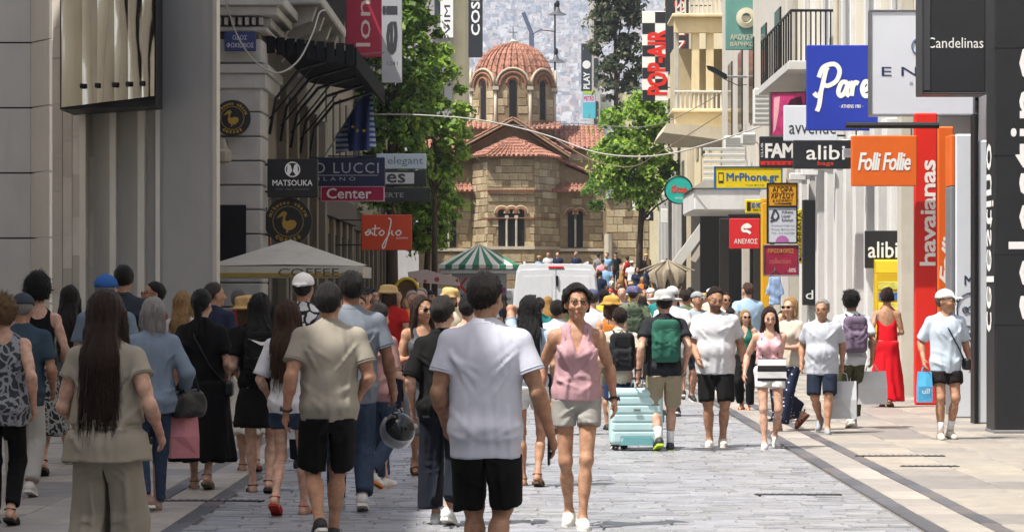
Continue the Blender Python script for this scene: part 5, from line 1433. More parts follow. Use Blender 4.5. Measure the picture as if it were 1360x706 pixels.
    # ---- shoes
    if shoes:
        sk_, sc_ = shoes[0], shoes[1]
        for an, sg in ((L0, 1), (R0, -1)):
            pit = min(.9, max(0, an[2] - .085) * 5)
            fd = nz((sg * .12, -math.cos(pit), -math.sin(pit))); up = nz(np.cross(np.cross(fd, (0, 0, 1)), fd))
            if up[2] < 0: up = -up
            S = SDF(an - .30, an + .30, min(cv, .014))
            hl, to = an - fd * .04 - up * .04, an + fd * .165 - up * .05
            if sk_ == 'shoe':
                S.rc(hl, to, .043, .034, .02); S.rc(an - up * .01 - fd * .01, an + fd * .09 - up * .045, .042, .036, .03)
                cc = an + up * .032
                S.cut(lambda x, y, z: (x - cc[0]) * up[0] + (y - cc[1]) * up[1] + (z - cc[2]) * up[2])
                b0 = an - up * .083
                S.cut(lambda x, y, z: -((x - b0[0]) * up[0] + (y - b0[1]) * up[1] + (z - b0[2]) * up[2]))
                o = dress('shoe', S, mat(sc_, .6, .12, 20, .1, 120))
                sol = MB()
                rt = np.cross(fd, up); rt = nz(rt)
                out = [(-.075, .026), (-.05, .04), (.05, .041), (.13, .043), (.185, .03), (.2, .0), (.185, -.03), (.13, -.043), (.05, -.041), (-.05, -.04), (-.075, -.026)]
                vs = [(an + fd * a - up * (.083 - z_) + rt * b) * s for z_ in (0.0, .022) for a, b in out]
                n_ = len(out)
                sol.add(vs, [tuple(range(n_))[::-1], tuple(range(n_, 2 * n_))] + [(i, (i + 1) % n_, n_ + (i + 1) % n_, n_ + i) for i in range(n_)])
                sol.build('sole', mat(shoes[2] if len(shoes) > 2 else '#d8d5cc', .7, .1, 9), o)
            else:
                rt = nz(np.cross(fd, up)); mb = MB()
                out = [(-.075, .026), (-.05, .04), (.05, .041), (.13, .045), (.185, .033), (.2, .0), (.185, -.033), (.13, -.045), (.05, -.041), (-.05, -.04), (-.075, -.026)]
                vs = [(an + fd * a - up * (.096 - z_) + rt * b) * s for z_ in (0.0, .02) for a, b in out]
                n_ = len(out)
                mb.add(vs, [tuple(range(n_))[::-1], tuple(range(n_, 2 * n_))] + [(i, (i + 1) % n_, n_ + (i + 1) % n_, n_ + i) for i in range(n_)])
                for off in (.07, .115):
                    mb.tube([(an + fd * off + rt * (.042 * math.cos(a)) - up * (.08 - .055 * math.sin(a))) * s for a in [i * math.pi / 8 for i in range(9)]], .011 * s, 5)
                mb.tube([(an - fd * .05 + rt * (.042 * math.cos(a)) - up * .0 + fd * .0 + fd * (-.03 * math.sin(a) + .04)) * s for a in [i * math.pi / 8 for i in range(9)]], .006 * s, 5)
                mb.build('sandal', mat(sc_, .7, .15, 20), root)
    if shoes and len(shoes) > 3:                               # socks
        for an, kn in ((L0, kneeL), (R0, kneeR)):
            MB().tube([(an + np.array((0, .005, -.02))) * s, (an + (kn - an) * .18) * s, (an + (kn - an) * .34) * s], [.042 * limb * s, .041 * limb * s, .045 * limb * s], 10).build('sock', mat(shoes[3], .9, .08, 30, .2, 200), root, True)
    mw = Matrix.Translation(root.location) @ Matrix.Rotation(R(rot), 4, 'Z')
    root_info = dict(root=root, s=s, d=d, W=lambda p: mw @ Vector(np.array(p, float) * s), J=J, T=T, hand=J_, lh=lh, rh=rh, dz=dz, rot=R(rot), w=w, mw=mw)
    if key: PEOPLE[key] = root_info
    return root_info
hair_len = {}
# ------------------------------------------------------------------ shop signs
LW = mat('#e4e3df', .5, .03, 3)
def sign(label, rect, d, m, thick=.14, name='shop_sign', arm=None, cat='sign', frame=None):
    x0, y0, x1, y1 = rect
    xa, xb, za, zb = X(x0, d), X(x1, d), Z(y1, d), Z(y0, d)
    t = thing(name, label, cat, ((xa + xb) / 2, d, za))
    w_, h_ = (xb - xa) / 2, zb - za
    pn = Bx('panel', m, t, -w_, w_, 0, thick, 0, h_, b=.012)
    if frame:
        f = .022
        for a in ((-w_ - f, w_ + f, -.02, thick + .02, -f, .001), (-w_ - f, w_ + f, -.02, thick + .02, h_ - .001, h_ + f), (-w_ - f, -w_ + .001, -.02, thick + .02, .001, h_ - .001), (w_ - .001, w_ + f, -.02, thick + .02, .001, h_ - .001)):
            Bx('frame', frame, t, *a, b=.006)
    if arm is not None:
        for q in (.15, .85):
            e = arm - t.location.x
            MB().tube([(w_ if e > 0 else -w_, thick / 2, h_ * q), (e, thick / 2, h_ * q)], .02, 6).build('bracket', BLACKM, t)
    def L(px, py): return X(px, d) - t.location.x, Z(py, d) - za
    def txt(s, a0, b0, a1, b1, mm=LW, **k):
        (u0, v0), (u1, v1) = L(a0, b1), L(a1, b0)
        return fit_text(s, u0, u1, v0, v1, -.005, mm, pn, **k)
    def pen(paths, a0, b0, a1, b1, w, mm=LW):
        (u0, v0), (u1, v1) = L(a0, b1), L(a1, b0)
        return strokes(paths, w, u0, u1, v0, v1, -.006, mm, pn)
    def shape(pts, mm, name='emblem', dy=-.005):
        return MB().add([(L(*p)[0], dy, L(*p)[1]) for p in pts], [tuple(range(len(pts)))[::-1]]).build(name, mm, pn)
    def ring(cx0, cy0, r, w, mm, name='emblem_ring', n=28):
        c = L(cx0, cy0); k = d / F
        return MB().tube([(c[0] + r * k * math.cos(a), -.004, c[1] + r * k * math.sin(a)) for a in [i * 6.2832 / n for i in range(n + 1)]], w, 4, cap=False).build(name, mm, pn)
    t['_d'] = d
    return t, txt, pen, shape, ring
SBLK = mat('#26272a', .45, .12, 1.5, .03, 30, stain=.15)
SWHT = mat('#c9ced6', .35, .03, 1.5, spec=.5)
XW = 6.3
# -- right side, nearest first
t, txt, pen, shape, ring = sign('tall black sign with white serif name hanging nearest on the right', (1226, -40, 1309, 123), 38, SBLK, .55, arm=XW, frame=mat('#3a3b3d', .4, .1, 2))
txt('Candelinas', 1231, 50, 1306, 64)
Bx('edge_strip', mat('#3f4043', .4, .1, 2), t, -X(1309, 38) / 2 + X(1226, 38) / 2, -X(1309, 38) / 2 + X(1236, 38) / 2 + .05 - .05 + .045, -.012, .0, .03, 1.6)
t, txt, pen, shape, ring = sign('large white square sign with dark capitals behind the tall black sign', (1157, 15, 1293, 152), 44, SWHT, .22, arm=7.0, frame=METAL)
INK = mat('#1c2750', .5, .05, 2)
txt('ENA', 1171, 89, 1252, 101, INK, bold=-.004, space=1.6); txt('S H O E S', 1208, 109, 1258, 113, mat('#555a66', .5, .05, 2))
ring(1222, 62, 11, .014, mat('#566486', .5, .05, 2)); pen([[(0, .9), (.9, .1)], [(.25, .1), (.3, .8), (.75, .1), (.8, .9)]], 1215, 54, 1229, 70, .014, INK)
t, txt, pen, shape, ring = sign('royal blue square sign with white brush lettering', (1072, 60, 1187, 173), 50, mat('#2338a0', .4, .06, 1.5, stain=.1), .2, arm=XW + .4)
P_script = [[(.0, .42), (.06, .36), (.12, .46), (.2, .85), (.24, .92)], [(.08, .72), (.16, .92), (.34, .98), (.43, .86), (.38, .66), (.24, .56), (.17, .58)], [(.12, .46), (.09, .2), (.05, .06)],
            [(.56, .62), (.47, .62), (.41, .45), (.45, .36), (.52, .44), (.58, .62), (.55, .42), (.6, .36)], [(.61, .62), (.65, .58), (.63, .36)], [(.64, .5), (.69, .62), (.75, .6)],
            [(.8, .46), (.9, .5), (.93, .6), (.86, .64), (.81, .5), (.86, .36), (.99, .42)]]
pen(P_script, 1081, 84, 1160, 152, .040); txt('· ATHENS 1981 ·', 1115, 139, 1146, 143.5, bold=.02)
t, txt, pen, shape, ring = sign('orange square sign with white handwritten double name', (1131, 180, 1218, 247), 41.4, ORG, .12)
txt('Folli Follie', 1140, 203, 1209, 226, bold=.02, shear=.25, space=.9)
MB().tube([(-.55, .06, .88), (.8, .06, .88)], .045, 8).build('bracket', BLACKM, t)
for u in (-.4, .4): MB().tube([(u, .06, .72), (u, .06, .88)], .012, 5).build('hanger', METAL, t)
t, txt, pen, shape, ring = sign('black sign with rounded white letters and small red word', (1054, 186, 1130, 224), 52, SBLK, .15, arm=XW)
txt('alibi', 1071, 193, 1122, 212, bold=.012); txt('bags', 1086, 214, 1107, 221, mat('#c9412a', .5, .04, 2), bold=.015)
t, txt, pen, shape, ring = sign('white sign with thin dark letters below the blue square', (1041, 140, 1112, 187), 55, SWHT, .12, arm=XW + .3)
txt('avvenue', 1048, 166, 1110, 178, mat('#26272b', .5, .05, 2))
t, txt, pen, shape, ring = sign('pink and magenta rounded photo sign behind the white one', (1024, 123, 1070, 180), 59, mat('#b8366e', .35, .5, 3), .2, arm=XW, frame=mat('#58524f', .4, .1, 2))
shape([(1028, 130), (1036, 128), (1034, 150), (1030, 172), (1027, 176)], mat('#d9a2ac', .4, .2, 3), 'print'); shape([(1040, 150), (1050, 132), (1064, 128), (1066, 140), (1052, 152), (1046, 176), (1040, 176)], mat('#3c0f26', .4, .3, 3), 'print')
t, txt, pen, shape, ring = sign('black sign with heavy white capitals over a red stripe', (1009, 181, 1055, 223), 60, SBLK, .15, arm=XW)
txt('FAM', 1017, 191, 1054, 209, bold=.04, space=.9); shape([(1010, 214), (1054.5, 214), (1054.5, 219), (1010, 219)], RED, 'stripe'); txt('stores', 1016, 215, 1053, 218.4, mat('#1b1b1c', .5, .05, 2), bold=.02, space=1.7)
txt('CLUB', 1010.5, 190, 1013.5, 209, rot=R(90))
YEL = mat('#d9c21a', .45, .06, 2, stain=.1); BLU = mat('#2a5f9a', .45, .06, 2)
t, txt, pen, shape, ring = sign('yellow phone shop sign with blue letters and a phone outline', (950, 222, 1038, 250), 66, YEL, .18, frame=BLU)
txt('MrPhone.gr', 965, 230, 1034, 243, BLU, bold=.025); shape([(954, 229), (961, 229), (961, 243), (954, 243)], mat('#34302a', .5, .05, 2)); shape([(955, 231), (960, 231), (960, 240), (955, 240)], YEL, dy=-.009)
txt('αγορά, πώληση', 990, 244.5, 1015, 247, mat('#34302a', .5, .05, 2))
t, txt, pen, shape, ring = sign('amber notice board with dark capitals and an arrow', (1020, 244, 1058, 273.5), 61, mat('#d99a1c', .5, .06, 2), .1, frame=BLACKM)
DI = mat('#2c2320', .5, .05, 2)
txt('ΑΓΟΡΑ', 1026, 248, 1053, 254.5, DI, bold=.02); txt('ΧΡΥΣΟΥ', 1024, 256, 1054, 263, DI, bold=.02); txt('& ΑΣΗΜΙΟΥ', 1026, 264.5, 1052, 268, DI, bold=.02); shape([(1028, 270), (1049, 269.4), (1049, 268.6), (1052, 270.2), (1049, 271.8), (1049, 271), (1028, 270.8)], DI, 'arrow')
t, txt, pen, shape, ring = sign('white notice board with grey print and a lilac disc', (1020, 275, 1058, 322), 61, SWHT, .1, frame=BLACKM)
pen([[(.1, .3), (.5, .95), (.9, .5), (.5, .2), (.2, .5)], [(.0, .1), (.35, .2)]], 1023, 278, 1035, 296, .02, mat('#3d4048', .5, .05, 2))
for i, s in enumerate(('Athens', 'Laser', 'Solution')): txt(s, 1038, 279 + i * 5.4, 1053 - i % 2 * 3, 283 + i * 5.4, mat('#3d4048', .5, .05, 2), bold=.01)
for i, s in enumerate(('Εξειδικευμένο Κέντρο', 'Μόνιμης Αποτρίχωσης', 'Τηλ.: 210 3222300')): txt(s, 1024, 298 + i * 5, 1055, 301 + i * 5, mat('#6a6c74', .5, .05, 2))
shape([(1039 + 9 * math.cos(a), 321.5 - 9 * math.sin(a)) for a in [math.pi - i * math.pi / 10 for i in range(11)]], mat('#b06aa6', .5, .06, 2), 'disc')
t, txt, pen, shape, ring = sign('small yellow sign with blue capitals under the phone shop sign', (990, 265, 1020, 283), 67, YEL, .12)
txt('3D MOBILE', 998, 269, 1019, 276, BLU, bold=.03); txt('SERVICE', 1000, 277.5, 1018, 280, DI, bold=.02); shape([(992, 268), (997, 268), (997, 280), (992, 280)], DI)
t, txt, pen, shape, ring = sign('red square sign with white swirl and greek capitals', (969, 290, 1009, 330), 69.3, mat('#c4242a', .45, .06, 2), .15, arm=XW - .3)
txt('ΑΝΕΜΟΣ', 975, 317, 1006, 323.5, bold=.006); pen([[(.9, .75), (.55, 1), (.15, .75), (.2, .45), (.6, .4), (.85, .2)], [(.75, .75), (.5, .8), (.38, .65)]], 984, 298, 999, 313, .032)
t, txt, pen, shape, ring = sign('weathered teal green sign with beige emblem and greek capitals', (964, -6, 1018, 66), 76, mat('#5f8f86', .6, .1, 1.5, stain=.3), .2, arm=6.6)
BE = mat('#c6bfa6', .6, .08, 2)
ring(991, 24, 9.5, .1, BE); shape([(978, 21), (1004, 21), (1004, 28), (978, 28)], BE); txt('ΑΚΟΥΣΤΙΚΑ', 970, 46, 1013, 53, BE, bold=.02); txt('ΒΑΡΗΚΟΪΑΣ', 970, 54.5, 1013, 61.5, BE, bold=.02)
# round teal sign
dd = 82
t = thing('round_sign', 'round turquoise sign with red and white lettering on a pole arm', 'sign', (X(901, dd), dd, Z(252, dd)))
MB().lathe([(.001, -.06), (.38, -.06), (.40, -.03), (.40, .06), (.001, .06)], (0, 0, 0), 32).build('disc', mat('#25a596', .45, .05, 2), t).rotation_euler = (R(90), 0, 0)
MB().tube([(.395 * math.cos(i * .2094), -.055, .395 * math.sin(i * .2094)) for i in range(31)], .022, 5).build('rim', BLACKM, t)
fit_text('iStoa', -.2, .24, -.08, .12, -.066, mat('#c23a30', .5, .05, 2), t, bold=.04); fit_text('service', -.1, .12, -.26, -.2, -.066, LW, t)
MB().tube([(.4, .02, -.05), (.9, .02, -.2), (1.5, .02, -.2)], .03, 6).build('bracket', BLACKM, t); Bx('lamp', mat('#d6d6d0', .4, .05, 2), t, -.5, -.3, -.05, .1, -.95, -.55)
# checkered vertical banner
t, txt, pen, shape, ring = sign('black and white checkered vertical banner with red lettering', (853, 15, 887, 134), 112, LW, .12, arm=6.6, name='banner', cat='banner')
for r_ in range(8):
    for c_ in range(2):
        if (r_ + c_) % 2: shape([(853 + c_ * 17, 16 + r_ * 14.8), (870 + c_ * 17, 16 + r_ * 14.8), (870 + c_ * 17, 30.8 + r_ * 14.8), (853 + c_ * 17, 30.8 + r_ * 14.8)], SBLK, 'check')
fit_text('POP-AIR', -.28, .46, .25, 2.75, -.012, RED, t, bold=.035, rot=R(90))
t, txt, pen, shape, ring = sign('dark vertical banner with red outlined white letters', (884, -8, 915, 95), 106, mat('#2e3138', .5, .06, 2), .12, arm=6.9, name='banner', cat='banner')
txt('INTERSPORT', 896, -60, 910, 76, mat('#b23a2e', .5, .05, 2), bold=.06, rot=R(90)); fit_text('INTERSPORT', X(897.2, 106) - t.location.x, X(908.8, 106) - t.location.x, Z(75, 106) - t.location.z, Z(-58, 106) - t.location.z, -.012, LW, t, bold=.0, rot=R(90))
shape([(897, 80), (901, 77), (909, 90), (905, 93)], mat('#8d7bb0', .5, .05, 2)); ring(899, 90, 1.6, .03, RED)
t, txt, pen, shape, ring = sign('small black sign with white lettering on the white shop wall', (1149, 306, 1194, 356), 46.9, SBLK, .1, arm=XW)
txt('alibi', 1153, 321, 1192, 342, bold=.012)
t, txt, pen, shape, ring = sign('dark red framed poster board beside the yellow jamb', (1015, 326, 1060, 365), 58, mat('#8a1f3a', .35, .35, 3), .12, frame=METAL)
txt('ΠΡΟΣΦΟΡΕΣ', 1020, 330, 1054, 336, mat('#c78d4a', .5, .1, 3), bold=.01); txt('-50%', 1046, 356, 1057, 361, LW); txt('collection', 1022, 343, 1050, 350, mat('#b36a5a', .5, .1, 3))
t, txt, pen, shape, ring = sign('tall black vertical sign strip among the white pilasters', (1067, 265, 1083, 405), 61, SBLK, .3, arm=XW)
txt('d', 1070, 385, 1080, 397); 
t, txt, pen, shape, ring = sign('narrow yellow vertical strip with black lettering', (1057.5, 278, 1065, 350), 62.5, YEL, .1, arm=XW)
txt('ΚΟΣΜΗΜΑΤΑ', 1059, 282, 1064, 346, DI, bold=.02, rot=R(90))
# -- left side
t = thing('round_sign', 'round black wall sign with gold pelican on the banded corner', 'sign', (X(309, 53.8), 53.8, Z(157, 53.8)))
GOLD = mat('#9a7a2c', .5, .1, 3)
def coffee(t, r_):
    MB().lathe([(.001, -.05), (r_ * .97, -.05), (r_, -.02), (r_, .05), (.001, .05)], (0, 0, 0), 36).build('disc', mat('#161617', .4, .1, 2), t).rotation_euler = (R(90), 0, 0)
    MB().tube([(r_ * .64 * math.cos(i * .2094), -.053, r_ * .64 * math.sin(i * .2094)) for i in range(31)], .007, 4).build('gold_ring', GOLD, t)
    b = [(-.5, .12), (-.36, .3), (-.22, .42), (-.1, .42), (-.04, .34), (-.1, .22), (-.14, .08), (-.06, .0), (.1, .06), (.28, .04), (.36, -.08), (.3, -.24), (.14, -.36), (.02, -.36), (.0, -.46), (-.1, -.48), (-.06, -.36), (-.2, -.26), (-.26, -.1), (-.22, .1), (-.2, .24)]
    MB().add([(u * r_, -.054, v * r_) for u, v in b], [tuple(range(len(b)))[::-1]]).build('pelican', GOLD, t)
    for s, a0, a1, up in (('mikonos charm', 160, 20, 1), ('COFFEE', 235, 305, 0)):
        for i, c_ in enumerate(s):
            if c_ == ' ': continue
            a = R(a0 + (a1 - a0) * i / (len(s) - 1)); me = text_mesh(c_, r_ * .2, .006, 0, 1, 0)
            o = mesh_obj('lettering', me, GOLD, t, (r_ * .8 * math.cos(a), -.054, r_ * .8 * math.sin(a))); o.rotation_euler = (R(90), -(a - math.pi / 2) if up else -(a + math.pi / 2), 0)
coffee(t, 24 / F * 53.8)
t = thing('round_sign', 'round black projecting sign with gold pelican above the parasol', 'sign', (X(383, 54.8), 54.8, Z(294, 54.8)))
coffee(t, 31.5 / F * 54.8)
MB().tube([(-.75, .0, .25), (-.4, .0, .25)], .02, 6).build('bracket', BLACKM, t); MB().tube([(-.75, .0, -.25), (-.4, .0, -.25)], .02, 6).build('bracket', BLACKM, t)
t, txt, pen, shape, ring = sign('black square sign with white crest and capitals', (355, 211, 422, 262), 54.5, mat('#161618', .45, .1, 2), .15, arm=-5.3)
txt('MATSOUKA', 362, 239, 415, 246.5, bold=.014); txt('shoes · bags · accessories', 366, 250, 411, 252.6, mat('#77777a', .5, .05, 2)); ring(388.5, 225, 9.5, .014, LW); shape([(382, 218), (386, 219), (388, 227), (384, 233), (381, 230)], LW); shape([(395, 218), (391, 219), (389, 227), (393, 233), (396, 230)], LW)
t, txt, pen, shape, ring = sign('wide navy sign with pale serif capitals and a thin rule', (330, 209, 511, 247), 64, mat('#1c2547', .45, .08, 2), .16, arm=-5.3)
PALE = mat('#aab0b8', .5, .05, 2)
txt('BENETTO LUCCI', 338, 216, 503, 230, PALE, space=1.15); shape([(360, 232.3), (502, 232.3), (502, 233.2), (360, 233.2)], PALE, 'rule'); txt('MILANO', 410, 235, 472, 240, PALE, space=1.7)
t, txt, pen, shape, ring = sign('magenta rounded sign with white serif word under the navy sign', (427, 248.5, 509, 266), 67, mat('#a3204a', .45, .06, 2), .16, arm=-5.3, frame=mat('#c4899c', .4, .05, 2))
txt('Center', 434, 250, 493, 263.5, bold=.02)
t, txt, pen, shape, ring = sign('pale rail sign with thin script far down the shaded side', (500, 204, 566, 224), 74, mat('#a9b4be', .4, .05, 2), .2, arm=-5.4); txt('elegant', 515, 208, 562, 221, mat('#5f6a74', .5, .05, 2))
t, txt, pen, shape, ring = sign('black sign with white block and grey letters', (508, 226, 566, 247), 77, SBLK, .15, arm=-5.4); shape([(512, 229), (550, 229), (550, 244), (512, 244)], mat('#b9bcbc', .5, .05, 2), 'print'); txt('es', 514, 231, 538, 242.5, mat('#3c3d3f', .5, .05, 2), bold=.04)
t, txt, pen, shape, ring = sign('dark sign with faint capitals below the grey letters', (505, 249, 572, 268), 80, mat('#2a2d2b', .5, .1, 2), .15, arm=-5.6); txt('ERTE', 510, 256, 536, 262, mat('#8d908f', .5, .05, 2), bold=.01)
t, txt, pen, shape, ring = sign('orange red square sign with thin white handwriting', (480, 285, 547, 332), 76, mat('#c4431c', .45, .06, 2), .15, arm=-5.5)
pen([[(.02, .45), (.1, .58), (.14, .5), (.06, .42), (.02, .5), (.14, .5), (.2, .42)], [(.24, .72), (.22, .45), (.28, .42)], [(.16, .6), (.34, .62)], [(.38, .56), (.32, .48), (.38, .42), (.43, .5), (.38, .57)], [(.52, .9), (.58, .8), (.47, .2), (.42, .05), (.40, .15), (.56, .5)], [(.6, .56), (.6, .45), (.64, .42)], [(.74, .56), (.68, .48), (.74, .42), (.8, .5), (.74, .57)]], 484, 285, 545, 332, .016)
txt('accessories', 526, 314, 542, 317, LW)
t, txt, pen, shape, ring = sign('dark red vertical banner with cream letters by the canopy end', (460, -40, 507, 76), 80, mat('#9a1f38', .6, .08, 2), .06, arm=-5.3, name='banner', cat='banner'); txt('lon', 473, 1, 492, 62, mat('#c9b8ac', .5, .05, 2), rot=R(90))
t, txt, pen, shape, ring = sign('pale grey vertical banner with dark giant letters beside the dark tree', (507, -40, 534, 110), 84, mat('#a7a9ac', .6, .06, 2), .06, arm=-5.4, name='banner', cat='banner'); txt('eil', 507.5, -14, 527, 72, mat('#3a3b3e', .5, .05, 2), rot=R(90), bold=.05); txt('1281', 514, 82, 528, 87, mat('#55565a', .5, .05, 2))
t, txt, pen, shape, ring = sign('white vertical banner with dark lettering behind the left tree', (585, -20, 602, 50), 165, LW, .1, name='banner', cat='banner'); txt('VIM P', 590, -14, 598, 46, SBLK, rot=R(90))
t, txt, pen, shape, ring = sign('black vertical sign with white capitals beside the dome', (622, -40, 641, 76), 186, SBLK, .4); txt('COSMOTE', 626, -60, 637, 47, LW, rot=R(90), bold=.03)
t, txt, pen, shape, ring = sign('dark vertical sign with white disc right of the dome', (772, 58, 786, 121), 186, mat('#3c4149', .5, .06, 2), .4); shape([(779 + 5.5 * math.cos(a), 86 + 5.5 * math.sin(a)) for a in [-i * .3927 for i in range(16)]], LW, 'disc'); txt('PLAY', 775, 96, 783, 118, LW, rot=R(90), bold=.03)
t, txt, pen, shape, ring = sign('turquoise poster with green head strip behind the church roof', (774, 121, 791, 157), 184, mat('#57b4c4', .5, .06, 2), .3); shape([(774, 121), (791, 121), (791, 125), (774, 125)], mat('#a9c23f', .5, .05, 2), 'print'); shape([(775, 126), (790, 126), (790, 136), (775, 136)], mat('#c9c2d2', .5, .3, 9), 'print'); txt('METRO', 776, 128, 789, 134, mat('#b0506a', .5, .1, 3), bold=.03)
t, txt, pen, shape, ring = sign('small blue street name plate with white greek capitals', (298, 42, 340, 68), 53.75, mat('#232c5c', .5, .06, 2), .05, name='street_sign'); txt('ΟΔΟΣ', 309, 47, 328, 53, mat('#a9adb8', .5, .05, 2), bold=.01); txt('ΦΩΚΙΩΝΟΣ', 301, 57, 337, 63.5, mat('#a9adb8', .5, .05, 2), bold=.01)
t, txt, pen, shape, ring = sign('small white notice with dark print on the annex corner', (840, 265, 858, 279), 146.8, LW, .1); txt('ITΛ', 845, 268, 854, 276, mat('#6a6c74', .5, .05, 2))
t, txt, pen, shape, ring = sign('black square sign with white ring at the end of the street', (850, 281, 868, 293), 140, SBLK, .2); ring(859, 287, 3.5, .045, LW)

# ------------------------------------------------------------------ street furniture, van, parasols
def van():
    d = 66.0; xa, xb = X(680, d), X(797, d); w_ = (xb - xa) / 2
    t = thing('delivery_van', 'white panel van parked with its rear doors towards the camera', 'van', ((xa + xb) / 2, d, 0))
    WV = mat('#d6d9dc', .3, .04, 2, spec=.5, coat=.5, stain=.12)
    ht = Z(350, d)
    prof = [(-w_ * .96, .45), (w_ * .96, .45), (w_ * 1.0, .9), (w_ * .98, 1.35), (w_ * .90, ht - .18), (w_ * .83, ht - .03), (w_ * .7, ht), (-w_ * .7, ht), (-w_ * .83, ht - .03), (-w_ * .90, ht - .18), (-w_ * .98, 1.35), (-w_ * 1.0, .9)]
    MB().prism(prof, 'y', .04, 4.9).build('body', WV, t)
    MB().prism([(a * .97, .5 + (b - .45) * .965) for a, b in prof], 'y', .0, .06).build('rear_end', WV, t)
    for sg in (-1, 1):
        pr = [(sg * .012, .62), (sg * w_ * .93, .62), (sg * w_ * .945, 1.35), (sg * w_ * .86, ht - .22), (sg * w_ * .8, ht - .15), (sg * .012, ht - .13)]
        dr = MB().prism(pr if sg > 0 else pr[::-1], 'y', -.025, .02).build('rear_door', WV, t)
        inn = [(sg * .1, 1.45), (sg * w_ * .82, 1.45), (sg * w_ * .76, ht - .3), (sg * .1, ht - .27)]
        MB().prism(inn if sg > 0 else inn[::-1], 'y', -.034, -.02).build('pressing', WV, dr)
        Bx('rear_light', mat('#9c1414', .2, .1, 3, spec=.6), t, sg * w_ * .97 - .06, sg * w_ * .97 + .06, -.04, .12, .75, 1.35)
        wv = empty('wheel', (sg * (w_ - .16), .75, .33), 0, t)
        MB().lathe([(.12, -.1), (.3, -.1), (.335, -.06), (.335, .06), (.3, .1), (.12, .1)], (0, 0, 0), 20).build('tyre', BLACKM, wv, True).rotation_euler = (0, R(90), 0)
        MB().lathe([(.001, -.06), (.2, -.08), (.21, .08), (.001, .06)], (0, 0, 0), 14).build('rim', METAL, wv).rotation_euler = (0, R(90), 0)
        wv = empty('wheel', (sg * (w_ - .16), 3.9, .33), 0, t)
        MB().lathe([(.12, -.1), (.3, -.1), (.335, -.06), (.335, .06), (.3, .1), (.12, .1)], (0, 0, 0), 20).build('tyre', BLACKM, wv, True).rotation_euler = (0, R(90), 0)
    Bx('brake_light', mat('#c2181c', .3, .05, 3, emit=.0), t, -.18, .18, -.04, .0, ht - .105, ht - .06)
    MB().prism([(-.01, ht - .28), (.05, ht - .28), (.06, ht - .52), (.0, ht - .52)], 'y', -.06, -.03).build('door_handle', BLACKM, t)
    Bx('bumper', mat('#2b2c2e', .6, .1, 3), t, -w_ * .95, w_ * .95, -.1, .2, .36, .58); Bx('number_plate', LW, t, -.26, .26, -.045, -.03, .72, .83)
    for sg in (-1, 1): MB().tube([(sg * w_ * .72, .15, ht + .03), (sg * w_ * .72, 4.6, ht + .03)], .03, 6).build('roof_rail', WV, t)
van()
# parasol at the mouth of the side street
d = 50.8
t = thing('parasol', 'large pale grey market parasol with yellow printed valance', 'parasol', (X(386, d), d, 0))
zt, ze, w_ = Z(318, d), Z(354, d), 1.36
CANV = mat('#a9a59a', .85, .08, 2, .15, 40, stain=.3)
cor = [(-w_, -w_), (w_, -w_), (w_, w_), (-w_, w_)]
for i in range(4):
    a, b_ = cor[i], cor[(i + 1) % 4]; m_ = ((a[0] + b_[0]) / 2, (a[1] + b_[1]) / 2)
    MB().add([(*a, ze), (m_[0], m_[1], ze + .03), (*b_, ze), (0, 0, zt), (m_[0] * .5, m_[1] * .5, (ze + zt) / 2 + .0)], [(0, 1, 4), (1, 2, 4), (2, 3, 4), (3, 0, 4)]).build('canopy', CANV, t)
    o = MB().prism([a, b_, (b_[0] * .985, b_[1] * .985), (a[0] * .985, a[1] * .985)], 'z', ze - .2, ze - .003).build('valance', CANV, t)
    MB().tube([(0, 0, zt - .03), (a[0], a[1], ze - .02)], .012, 5).build('rib', METAL, t)
Bx('valance_stripe', mat('#8a7434', .7, .2, 3), t, -w_, w_, -w_ - .012, -w_ - .003, ze - .19, ze - .12)
fit_text('COFFEE', -.1, .95, ze - .18, ze - .04, -w_ - .016, mat('#4a473f', .8, .2, 4), t)
MB().tube([(0, 0, 0), (0, 0, zt)], .03, 8).build('pole', METAL, t); MB().lathe([(.001, .08), (.3, .08), (.34, 0), (.001, 0)], (0, 0, 0), 16).build('base', BLACKM, t)
# striped kiosk
d = 100.0; g = gz(d)
t = thing('street_kiosk', 'street kiosk with green and white striped canopy before the church', 'kiosk', (X(637, d), d, g))
zt, ze, w_ = Z(324, d) - g, Z(352, d) - g, 1.4
STG, STW = mat('#2f6d55', .8, .1, 3), mat('#c9cac5', .8, .06, 3)
n_ = 12
for s_ in range(4):
    for i in range(n_):
        u0, u1 = -w_ + 2 * w_ * i / n_, -w_ + 2 * w_ * (i + 1) / n_
        f = lambda u: max(0.0, 1 - abs(u) / w_)
        mb = MB().add([(u0, -w_, ze), (u1, -w_, ze), (u1 * .3, -w_ * .3, ze + (zt - ze) * .72 ), (u0 * .3, -w_ * .3, ze + (zt - ze) * .72)], [(0, 1, 2, 3)])
        mb.add([(u0 * .3, -w_ * .3, ze + (zt - ze) * .72), (u1 * .3, -w_ * .3, ze + (zt - ze) * .72), (0, 0, zt)], [(0, 1, 2)])
        mb.box(u0, u1, -w_ - .01, -w_ + .0, ze - .14, ze - .002)
        mb.build('canopy_stripe', STG if i % 2 else STW, t).rotation_euler = (0, 0, s_ * math.pi / 2)
Bx('signband', mat('#c9cac5', .6, .06, 3), t, -w_ * .95, w_ * .95, -w_ * .95, w_ * .95, ze - .3, ze - .16)
Bx('cabin', mat('#b4b6b6', .6, .08, 3), t, -.95, .95, -.9, .9, 0, ze - .31); Bx('counter', METAL, t, -1.1, 1.1, -1.15, -.9, .9, 1.0)
fit_text('K', -.75, -.35, ze - 1.0, ze - .45, -.91, RED, t, bold=.01); fit_text('kiosk', -.1, .35, ze - .13, ze - .05, -w_ - .016, mat('#c7682a', .6, .05, 3), t)
